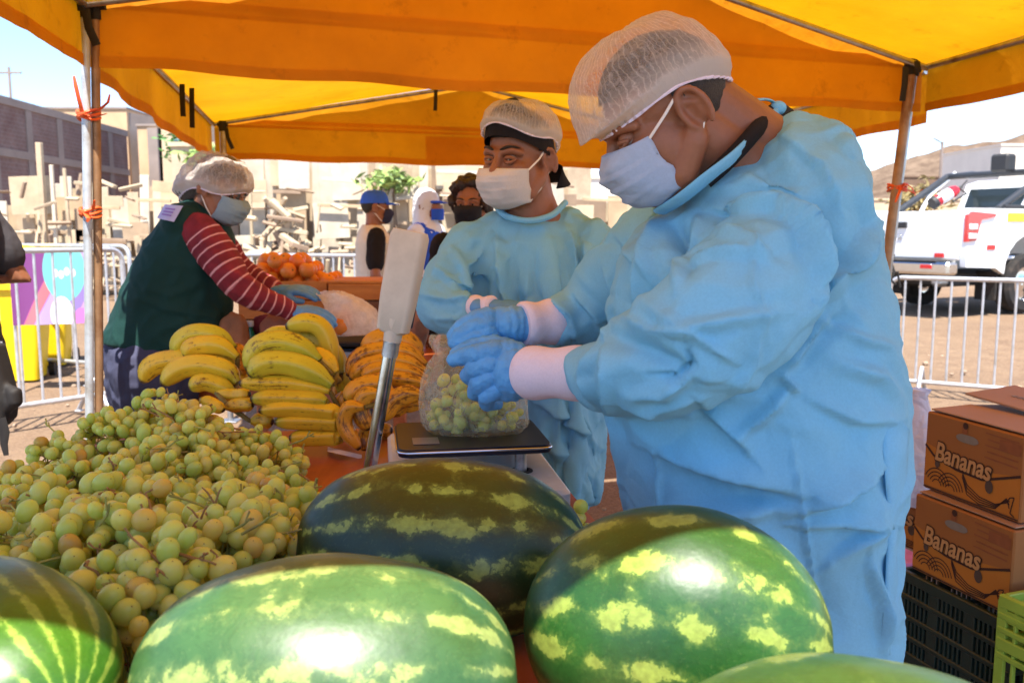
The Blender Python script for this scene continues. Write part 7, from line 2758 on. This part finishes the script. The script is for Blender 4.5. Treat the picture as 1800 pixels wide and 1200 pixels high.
fold_relief(me, [(a_, b_ * 1.1, c_ * 1.9, d_) for a_, b_, c_, d_ in CF], 2.9, 0.0110, 0.0003, 13, 4.0, (1.25, 1.25, 0.6))
wpart('gown', me, M_GOWN, t)
mb = MB()
mb.tube(catmull([at(872, 362, 2.62), at(890, 380, 2.54), at(930, 388, 2.50), at(970, 378, 2.53), at(994, 356, 2.60)], 30), 0.009, 10, 1.0)
wpart('collar', mb, M_GOWN, t)

# ------------------------------------------------------------------ stooping woman
def stripe_mat():
    m, nt, b, out = new_mat('striped_knit')
    a = nd(nt, 'ShaderNodeAttribute', attribute_name='along')
    w = math_n(nt, 'FRACT', math_n(nt, 'MULTIPLY_ADD', a.outputs['Fac'], 27.0, 0.5))
    f = ramp(nt, w, [(0.0, (1, 1, 1)), (0.13, (1, 1, 1)), (0.18, (0, 0, 0)), (0.97, (0, 0, 0)), (1.0, (1, 1, 1))])
    v = coords(nt)
    c = ramp(nt, noise_n(nt, v, 16, 4), [(0.3, L(104, 22, 34)), (0.7, L(140, 34, 46))])
    c = mix_c(nt, f, c, L(210, 150, 150))
    nt.links.new(c, b.inputs['Base Color'])
    b.inputs['Roughness'].default_value = 0.9
    bump(nt, b, math_n(nt, 'ADD', noise_n(nt, v, 600, 1), math_n(nt, 'MULTIPLY', noise_n(nt, v, 26, 3), 2)), 0.3, 0.004)
    return m


t = thing('person', 'stooping woman in a dark green vest and red striped sleeves, wearing a hairnet', 'person', (-1.45, 3.5, 0))
Mh = basis(at(386, 334, 3.48), (0.93, -0.20, -0.34), (0.36, -0.02, 0.93), 1.0)
mb = MB()
add_head(mb, Mh, at(345, 405, 3.5), 0.058)
mb.loft(dense_rings([pring(392, 318, 390, 3.5, 0.08), pring(425, 285, 395, 3.5, 0.15), pring(500, 245, 390, 3.5, 0.16), pring(600, 205, 370, 3.5, 0.17), pring(680, 205, 340, 3.5, 0.16)]))
nr = [(352, 408, 3.36, 24), (424, 505, 3.33, 18), (508, 546, 3.42, 12), (518, 548, 3.43, 11)]
fr = [(372, 410, 3.64, 24), (432, 482, 3.68, 18), (484, 508, 3.66, 12), (496, 512, 3.66, 11)]
chain(mb, nr)
chain(mb, fr)
for yo in (3.40, 3.62):
    mb.tube([at(270, 640, yo), Vector((at(262, 700, yo).x, yo, 0.46)), Vector((at(255, 700, yo).x, yo, 0.09))], [0.11, 0.07, 0.045], 14, round_ends=True)
    x_ = at(255, 700, yo).x
    mb.tube([Vector((x_ - 0.04, yo, 0.04)), Vector((x_ + 0.17, yo, 0.035))], [0.04, 0.034], 12, round_ends=True)
NG, FG = MB(), MB()
add_hand(NG, at(518, 548, 3.43), (0.96, -0.1, -0.12), (-0.1, -0.55, 0.8), -1, 0.32, 1.05)
add_hand(FG, at(496, 511, 3.64), (0.97, -0.2, 0.06), (0.1, -0.3, 0.95), 1, 0.22, 1.05)
for H in (NG, FG):
    mb.add([Vector(v) for v in H.v], H.f)
wpart('body', fuse(mb, 0.007, 4), SKIN2, t)
for H in (NG, FG):
    me = fuse(H, 0.004, 4)
    co, no = get_co(me), get_no(me)
    co += no * (0.0036 + 0.0012 * pnoise(co * 50, 3))[:, None]
    set_co(me, co)
    wpart('glove', me, M_GLOVED, t)
# striped jumper sleeves
mb = MB()
chain(mb, [(352, 408, 3.37, 34), (384, 450, 3.34, 33), (424, 505, 3.33, 27), (470, 530, 3.38, 21), (510, 546, 3.425, 16)], 24)
chain(mb, [(368, 412, 3.63, 32), (400, 450, 3.66, 28), (432, 482, 3.68, 24), (488, 509, 3.66, 15)], 24)
me = fuse(mb, 0.008, 4)
ch = [catmull([at(*p[:3]) for p in nr], 30), catmull([at(*p[:3]) for p in fr], 30)]
along_attr(me, ch)
fold_relief(me, [([(404, 478), (430, 490), (450, 500)], 9, 0.010, 'crisp'), ([(398, 505), (425, 520), (440, 518)], 9, 0.010, 'crisp')], 9, 0.006, 0.001, 23, 9)
wpart('striped_sleeves', me, stripe_mat(), t)
# vest
mb = MB()
mb.loft(dense_rings([pring(362, 315, 375, 3.5, 0.08), pring(385, 292, 396, 3.5, 0.15), pring(425, 263, 408, 3.5, 0.185), pring(480, 234, 406, 3.5, 0.20), pring(540, 210, 402, 3.5, 0.205), pring(585, 188, 400, 3.5, 0.21, tilt=0.0), pring(606, 184, 398, 3.5, 0.21, tilt=-0.10)], 4))
mb.tube([at(318, 392, 3.38), at(350, 378, 3.5), at(330, 390, 3.62)], 0.07, 16, round_ends=True)
me = fuse(mb, 0.009, 5)
fold_relief(me, [([(232, 520), (290, 545), (380, 560)], 10, 0.012, 'crest'), ([(240, 500), (300, 520), (350, 500)], 12, 0.010, 'crisp'), ([(300, 560), (360, 570), (398, 590)], 12, 0.010, 'soft'), ([(350, 430), (345, 490), (370, 540)], 14, 0.012, 'soft')], 3.6, 0.008, 0.001, 33, 6)
wpart('vest', me, M_VEST, t)
mb = MB()
q = [at(292, 360, 3.335), at(324, 363, 3.325), at(308, 391, 3.30), at(278, 384, 3.315)]
mb.sheet(8, 6, lambda u, v: q[0].lerp(q[1], u).lerp(q[3].lerp(q[2], u), v) + Vector((0, -0.012 - 0.01 * math.sin(u * 3.14) - 0.0 * v, 0.002)))
pt_ = wpart('shoulder_badge', mb, plain('badge_lilac', L(176, 176, 214), 0.6, 0.06, 20, 0.1), t)
mb = MB()
for k in range(3):
    f0 = 0.22 + 0.2 * k
    a, b_ = q[0].lerp(q[3], f0), q[1].lerp(q[2], f0)
    c_, d_ = q[0].lerp(q[3], f0 + 0.1), q[1].lerp(q[2], f0 + 0.1)
    off = Vector((0, -0.024, 0.002))
    mb.quad(a.lerp(b_, 0.2) + off, a.lerp(b_, 0.75) + off, c_.lerp(d_, 0.75) + off, c_.lerp(d_, 0.2) + off)
e_ = link('print', mb, plain('badge_purple', L(140, 110, 180), 0.6))
e_.parent = pt_
# trousers
mb = MB()
mb.loft(dense_rings([pring(575, 200, 380, 3.5, 0.18), pring(620, 190, 378, 3.5, 0.19), pring(670, 192, 355, 3.5, 0.185), pring(705, 200, 340, 3.5, 0.17)], 3))
for yo in (3.39, 3.63):
    x_ = at(255, 700, yo).x
    mb.tube([at(262, 650, yo), Vector((at(258, 700, yo).x, yo, 0.46)), Vector((x_, yo, 0.10))], [0.15, 0.095, 0.075], 18, round_ends=True)
me = fuse(mb, 0.010, 5)
fold_relief(me, [], 9, 0.010, 0.001, 43, 6)
wpart('trousers', me, M_TROUS, t)
for yo in (3.39, 3.63):
    x_ = at(255, 700, yo).x
    wpart('shoe', fuse(MB().tube([Vector((x_ - 0.05, yo, 0.05)), Vector((x_ + 0.1, yo, 0.048)), Vector((x_ + 0.19, yo, 0.042))], [0.05, 0.05, 0.042], 14, round_ends=True), 0.008, 3), M_SHOE, t)
add_hair(t, Mh, hair_mat('hair_grey', L(92, 84, 82)), 0.012, -0.075, 0.05, 6)
mb = MB().ell(Mh @ Vector((0, -0.115, -0.035)), (0.062, 0.06, 0.055), nu=24, nv=16)
wpart('hair_bun', mb, hair_mat('hair_grey_bun', L(92, 84, 82)), t)
add_mask(t, Mh, M_MASKG, low=-0.122, high=-0.006, jut=1.03, pleat=0.004)
mb = MB()
for s in (-1, 1):
    ring = [Mh @ Vector((s * 0.032 + 0.024 * math.cos(a), 0.098 - 0.02 * abs(math.cos(a)) * (1 if s * math.cos(a) > 0 else 0.2), 0.0 + 0.018 * math.sin(a))) for a in np.linspace(0, 6.283, 24)]
    mb.tube(ring, 0.0022, 6, cap=False)
    mb.tube([Mh @ Vector((s * 0.056, 0.08, 0.006)), Mh @ Vector((s * 0.076, 0.04, 0.008)), Mh @ Vector((s * 0.08, -0.02, 0.012))], 0.0022, 6)
mb.tube([Mh @ Vector((-0.009, 0.1, 0.004)), Mh @ Vector((0.009, 0.1, 0.004))], 0.002, 6)
gl = wpart('glasses', mb, M_BLACK, t)
mb = MB()
for s in (-1, 1):
    mb.add([Mh @ Vector((s * 0.032 + 0.023 * math.cos(a), 0.097 - 0.012 * (1 if s * math.cos(a) > 0 else 0.2) * abs(math.cos(a)), 0.017 * math.sin(a))) for a in np.linspace(0, 6.1, 20)], [tuple(range(20))])
e_ = link('lenses', mb, M_GLASS)
e_.parent = gl
face_bits(t, Mh, (0, 0.8, -0.6), 0.5)
add_cap(t, Mh, M_CAPD, rx=0.090, ry=0.124, y0=-0.016, bulge=0.10, top=0.132, front_z=0.026, back_z=-0.10, side_z=-0.012, droop=0.0, back_droop=0.012, seed=15, back_b=0.22, wr=0.008)
# ------------------------------------------------------------------ standing figures, built from one metric skeleton (forward = local +y)
def standing(label, loc, yaw, H, arms, skin, shirt, sleeve, trousers, seed, belly=0.0, vest=None, head_turn=0.0, head_pitch=0.0, hands=((0.35, 1), (0.35, 1)), gown=None, wide=1.0):
    """arms: two lists shoulder-elbow-wrist offsets; returns thing, head matrix, world matrix"""
    s = H / 1.72
    t = thing('person', label, 'person', loc)
    W = Matrix.Translation(loc) @ Matrix.Rotation(yaw, 4, 'Z') @ Matrix.Scale(s, 4)
    fl = Matrix.Rotation(head_turn, 3, 'Z') @ Vector((0, math.cos(head_pitch), math.sin(head_pitch)))
    Ml = basis(Vector((0, 0.015, 1.595)), fl, (0, 0, 1), 1.0)
    mb = MB()
    add_head(mb, Ml, (0, -0.01, 1.43), 0.055)

    def ring(z, rx, ry, y=0.0, n=32):
        return [Vector((rx * wide * math.cos(2 * math.pi * k / n), y + ry * math.sin(2 * math.pi * k / n), z)) for k in range(n)]
    tor = [(0.84, 0.15, 0.11, -0.01), (0.95, 0.165, 0.12, 0), (1.08, 0.145, 0.105 + belly, belly * 0.7), (1.22, 0.155, 0.11 + belly * 0.5, belly * 0.4), (1.34, 0.175, 0.11, 0), (1.42, 0.13, 0.085, -0.01), (1.47, 0.06, 0.06, -0.01)]
    mb.loft(dense_rings([ring(*r_) for r_ in tor], 3))
    sh = [Vector((-0.185 * wide, -0.005, 1.385)), Vector((0.185 * wide, -0.005, 1.385))]
    jo = []
    for k, sg in enumerate((-1, 1)):
        e = sh[k] + Vector(arms[k][0])
        w = e + Vector(arms[k][1])
        jo.append((sh[k], e, w))
        mb.tube([sh[k], e, w], [0.052, 0.040, 0.027], 14, round_ends=True)
        d = (w - e).normalized()
        add_hand(mb, w, d, Vector((sg * 0.9, 0.1, 0.1)) if abs(d.z) > 0.7 else Vector((0, 0, 1)), -sg if abs(d.z) > 0.7 else sg, hands[k][0], 0.98)
    for sg in (-1, 1):
        mb.tube([(sg * 0.085, 0, 0.88), (sg * 0.09, 0.01, 0.47), (sg * 0.095, -0.02, 0.09)], [0.085, 0.055, 0.04], 14, round_ends=True)
        mb.tube([(sg * 0.095, -0.05, 0.035), (sg * 0.105, 0.15, 0.03)], [0.038, 0.032], 10, round_ends=True)
    xf(mb, W)
    wpart('body', fuse(mb, 0.008 * s, 4), skin, t)
    # shirt
    g = 0.014
    mb = MB()
    mb.loft(dense_rings([ring(z, rx + g + 0.01 * (z < 1.1), ry + g + 0.01 * (z < 1.1), y) for z, rx, ry, y in tor[:-1]] + [ring(1.455, 0.075, 0.07, -0.01)], 3))
    for (a, e, w) in jo:
        if sleeve == "short":
            mb.tube([a, a.lerp(e, 0.5), a.lerp(e, 0.72)], [0.072, 0.066, 0.062], 16, round_ends=True)
        elif sleeve == 'long':
            mb.tube([a, a.lerp(e, 0.5), e, e.lerp(w, 0.5), e.lerp(w, 0.95)], [0.070, 0.064, 0.055, 0.048, 0.040], 16, round_ends=True)
    xf(mb, W)
    me = fuse(mb, 0.010 * s, 4)
    fold_relief(me, [], 1e9, 0.007, 0.001, seed, 7, (1.2, 1.2, 0.8))
    wpart('shirt', me, shirt, t)
    if vest is not None:
        mb = MB()
        mb.loft(dense_rings([ring(z, rx + 0.034, ry + 0.034, y) for z, rx, ry, y in tor[:5]] + [ring(1.43, 0.135, 0.10, -0.01), ring(1.47, 0.085, 0.08, -0.01)], 3))
        xf(mb, W)
        me = fuse(mb, 0.010 * s, 3)
        fold_relief(me, [], 1e9, 0.006, 0.001, seed + 4, 6)
        wpart('vest', me, vest, t)
    mb = MB()
    mb.loft(dense_rings([ring(0.80, 0.16, 0.12, -0.01), ring(0.90, 0.175, 0.13), ring(0.98, 0.165, 0.122)], 3))
    for sg in (-1, 1):
        mb.tube([(sg * 0.085, 0, 0.86), (sg * 0.092, 0.01, 0.47), (sg * 0.096, -0.02, 0.11)], [0.105, 0.078, 0.066], 16, round_ends=True)
    xf(mb, W)
    me = fuse(mb, 0.011 * s, 4)
    fold_relief(me, [], 1e9, 0.008, 0.001, seed + 8, 7)
    wpart('trousers', me, trousers, t)
    for sg in (-1, 1):
        mb = MB().tube([(sg * 0.095, -0.06, 0.045), (sg * 0.1, 0.08, 0.045), (sg * 0.106, 0.165, 0.036)], [0.047, 0.047, 0.038], 12, round_ends=True)
        xf(mb, W)
        wpart('shoe', fuse(mb, 0.009, 3), M_SHOE, t)
    return t, W @ Ml, W


def peaked_cap(t, M, mat, turn=0.0):
    mb = MB()
    mb.sheet(48, 14, lambda u, v: Vector((0.086 * math.cos(2 * math.pi * u) * math.cos(v * 1.5) ** 0.55, -0.010 + 0.108 * math.sin(2 * math.pi * u) * math.cos(v * 1.5) ** 0.55, 0.036 + 0.1 * math.sin(v * 1.5))), closed_u=True)
    xf(mb, M)
    c = wpart('cap', smooth_mesh(mb.mesh()), mat, t)
    mb = MB()
    mb.sheet(22, 7, lambda u, v: Vector((0.074 * math.cos(math.pi * u) * (1 - 0.2 * v), 0.07 + 0.03 * math.sin(math.pi * u) + 0.075 * v * math.sin(math.pi * u) ** 0.5, 0.040 - 0.012 * v)))
    xf(mb, M)
    p = link('peak', smooth_mesh(mb.mesh()), mat)
    p.parent = c
    p.modifiers.new('thick', 'SOLIDIFY').thickness = 0.004
    mb = MB().ell((0, -0.01, 0.138), (0.008, 0.008, 0.005))
    xf(mb, M)
    b_ = link('button', mb, mat)
    b_.parent = c
    return c


M_CAPB = cloth_mat('cap_royal_blue', L(44, 92, 214), 0.0, 0.7, 800, 0.1, 20, 0.08)
M_VESTB = cloth_mat('vest_beige', L(206, 196, 182), 0.0, 0.85, 800, 0.25, 9, 0.06)
M_HOOD = cloth_mat('hood_white', L(232, 230, 232), 0.1, 0.85, 800, 0.25, 10, 0.03)
M_BLUEV = cloth_mat('vest_royal_blue', L(40, 84, 200), 0.0, 0.8, 800, 0.25, 9, 0.08)

# man in the blue cap, seen from behind his right side, looking right
q = atz(672, 720, 0)
fx = at(672, 500, 6.5)
t, Mh, W = standing('man in a royal blue cap, black T-shirt and pale vest, standing before the fence', Vector((fx.x - 0.05, 6.5, 0)), R(-75), 1.66,
                    (((-0.10, -0.04, -0.29), (0.02, 0.12, -0.22)), ((0.12, -0.03, -0.28), (-0.02, 0.14, -0.20))), SKIN, M_BLKT, 'short', M_TROUS, 51, 0.02, M_VESTB)
add_hair(t, Mh, HAIR, 0.003, -0.05, 0.05, 8)
peaked_cap(t, Mh, M_CAPB)
add_mask(t, Mh, cloth_mat('mask_navy', L(44, 44, 66), 0.0, 0.85, 900, 0.08, 30, 0.03), pleat=0.002)
face_bits(t, Mh)

# person in the white hood
fx = at(752, 500, 7.2)
t, Mh, W = standing('person in a white hood with a blue face cover and bright blue vest', Vector((fx.x, 7.2, 0)), R(-112), 1.70,
                    (((-0.06, -0.02, -0.30), (0.05, 0.18, -0.12)), ((0.06, 0.0, -0.30), (-0.05, 0.2, -0.10))), SKIN, M_HOOD, 'long', M_TROUS, 61, 0.02, M_BLUEV)
mb = MB()
mb.ell((0, -0.022, 0.028), (0.098, 0.112, 0.118), nu=40, nv=26)
mb.tube([(0, -0.04, -0.04), (0, -0.03, -0.14), (0, -0.02, -0.19)], [0.095, 0.105, 0.13], 24, round_ends=True)
xf(mb, Mh)
me = fuse(mb, 0.008, 4)
fold_relief(me, [], 1e9, 0.006, 0.001, 66, 10)
wpart('hood', me, M_HOOD, t)
mb = MB()
mb.sheet(30, 16, lambda u, v: Vector((0.082 * math.sin((2 * u - 1) * 1.25), 0.02 + 0.112 * math.cos((2 * u - 1) * 1.25) ** 0.8, -0.115 + 0.085 * v + 0.004 * math.sin(v * 14))))
xf(mb, Mh)
wpart('face_mask', smooth_mesh(mb.mesh()), M_BLUEV, t)
mb = MB()
mb.sheet(30, 6, lambda u, v: Vector((0.084 * math.sin((2 * u - 1) * 1.2), 0.03 + 0.092 * math.cos((2 * u - 1) * 1.2) ** 0.8, -0.028 + 0.036 * v)))
xf(mb, Mh)
wpart('face', smooth_mesh(mb.mesh()), SKIN, t)
peak = MB()
peak.sheet(22, 7, lambda u, v: Vector((0.082 * math.cos(math.pi * u) * (1 - 0.2 * v), 0.06 + 0.03 * math.sin(math.pi * u) + 0.08 * v * math.sin(math.pi * u) ** 0.5, 0.036 - 0.016 * v)))
xf(peak, Mh)
o = wpart('peak', smooth_mesh(peak.mesh()), M_BLUEV, t)
o.modifiers.new('thick', 'SOLIDIFY').thickness = 0.004
face_bits(t, Mh)

# curly haired woman in black behind the middle man
fx = at(858, 400, 4.4)
t, Mh, W = standing('curly haired woman with a black mask, dressed in black, behind the middle gowned man', Vector((fx.x - 0.08, 4.4, 0)), R(150), 1.62,
                    (((-0.06, 0.0, -0.28), (0.05, 0.12, -0.2)), ((0.06, 0.0, -0.28), (-0.05, 0.12, -0.2))), SKIN, M_BLKT, 'long', M_BLKT, 71, 0.0, head_turn=R(20))
rs = random.Random(9)
mb = MB()
for k in range(90):
    a, e = rs.uniform(0, 6.283), rs.uniform(-0.5, 1.5)
    d = Vector((math.cos(a) * math.cos(e), math.sin(a) * math.cos(e), math.sin(e)))
    if d.y > 0.45 and d.z < 0.55:
        continue
    c = Vector((0, -0.02, 0.03)) + Vector((d.x * 0.098, d.y * 0.115, d.z * 0.112))
    mb.ell(c, rs.uniform(0.018, 0.032), nu=10, nv=7)
mb.ell((0, -0.035, 0.035), (0.092, 0.10, 0.105))
xf(mb, Mh)
me = fuse(mb, 0.006, 2)
co, no = get_co(me), get_no(me)
set_co(me, co + no * (pnoise(co * 60, 4) * 0.007)[:, None])
wpart('hair', me, hair_mat('hair_curly', L(40, 24, 20), 120), t)
add_mask(t, Mh, M_MASKK, pleat=0.002)
face_bits(t, Mh)

# person cut off by the left edge
fx = at(-60, 520, 2.75)
t, Mh, W = standing('person in a charcoal T-shirt cut off by the left edge of the photo', Vector((fx.x - 0.085, 2.75, 0)), R(100), 1.86,
                    (((-0.02, -0.13, -0.26), (0.02, 0.22, -0.02)), ((0.05, -0.13, -0.26), (-0.04, 0.22, 0.0))), SKIN2, M_DARKT, 'short', M_TROUS, 81, 0.03, wide=1.05)
add_hair(t, Mh, HAIR, 0.006, -0.05, 0.05, 12)
face_bits(t, Mh)
add_mask(t, Mh, M_MASKB)
# black bag with a loose strap hanging at that person's side, and a white sheet behind it
tb = thing('shoulder_bag', 'black shoulder bag with a loose strap hanging at the left edge', 'bag', at(-8, 690, 2.62))
mb = MB()
P0 = at(-8, 690, 2.62)
mb.loft([[p + (at(px, py, 2.62) - P0) for p in rrect(w_, 0.10, 0, 0.03)] for px, py, w_ in ((-14, 605, 0.05), (-12, 650, 0.085), (-8, 700, 0.115), (-8, 735, 0.105), (-12, 750, 0.07))])
mb.tube([at(14, 680, 2.6) - P0, at(26, 690, 2.59) - P0, at(27, 705, 2.59) - P0, at(14, 720, 2.6) - P0], [0.012, 0.022, 0.022, 0.012], 12, round_ends=True)
link('pouch', fuse(mb, 0.006, 3), M_BLACK, tb)
mb = MB()
mb.tube([at(0, 735, 2.58) - P0, at(8, 760, 2.58) - P0, at(7, 780, 2.58) - P0, at(11, 800, 2.58) - P0], [0.018, 0.016, 0.012, 0.008], 8, 0.3)
link('loose_strap', mb, M_BLACK, tb)
mb = MB()
mb.tube([at(-20, 600, 2.6) - P0, at(-40, 480, 2.66) - P0, at(-58, 380, 2.72) - P0], 0.014, 8, 0.3)
link('strap', mb, M_BLACK, tb)
o = link('paper_sheet', MB().sheet(6, 10, lambda u, v: at(-30 + 34 * u + 8 * v, 600 + 78 * v, 2.70) + Vector((0, 0.008 * math.sin(v * 5), 0))), plain('paper_bright', L(226, 222, 224), 0.8))
tag(o, 'white sheet of paper behind the black shoulder bag at the left edge', 'paper')
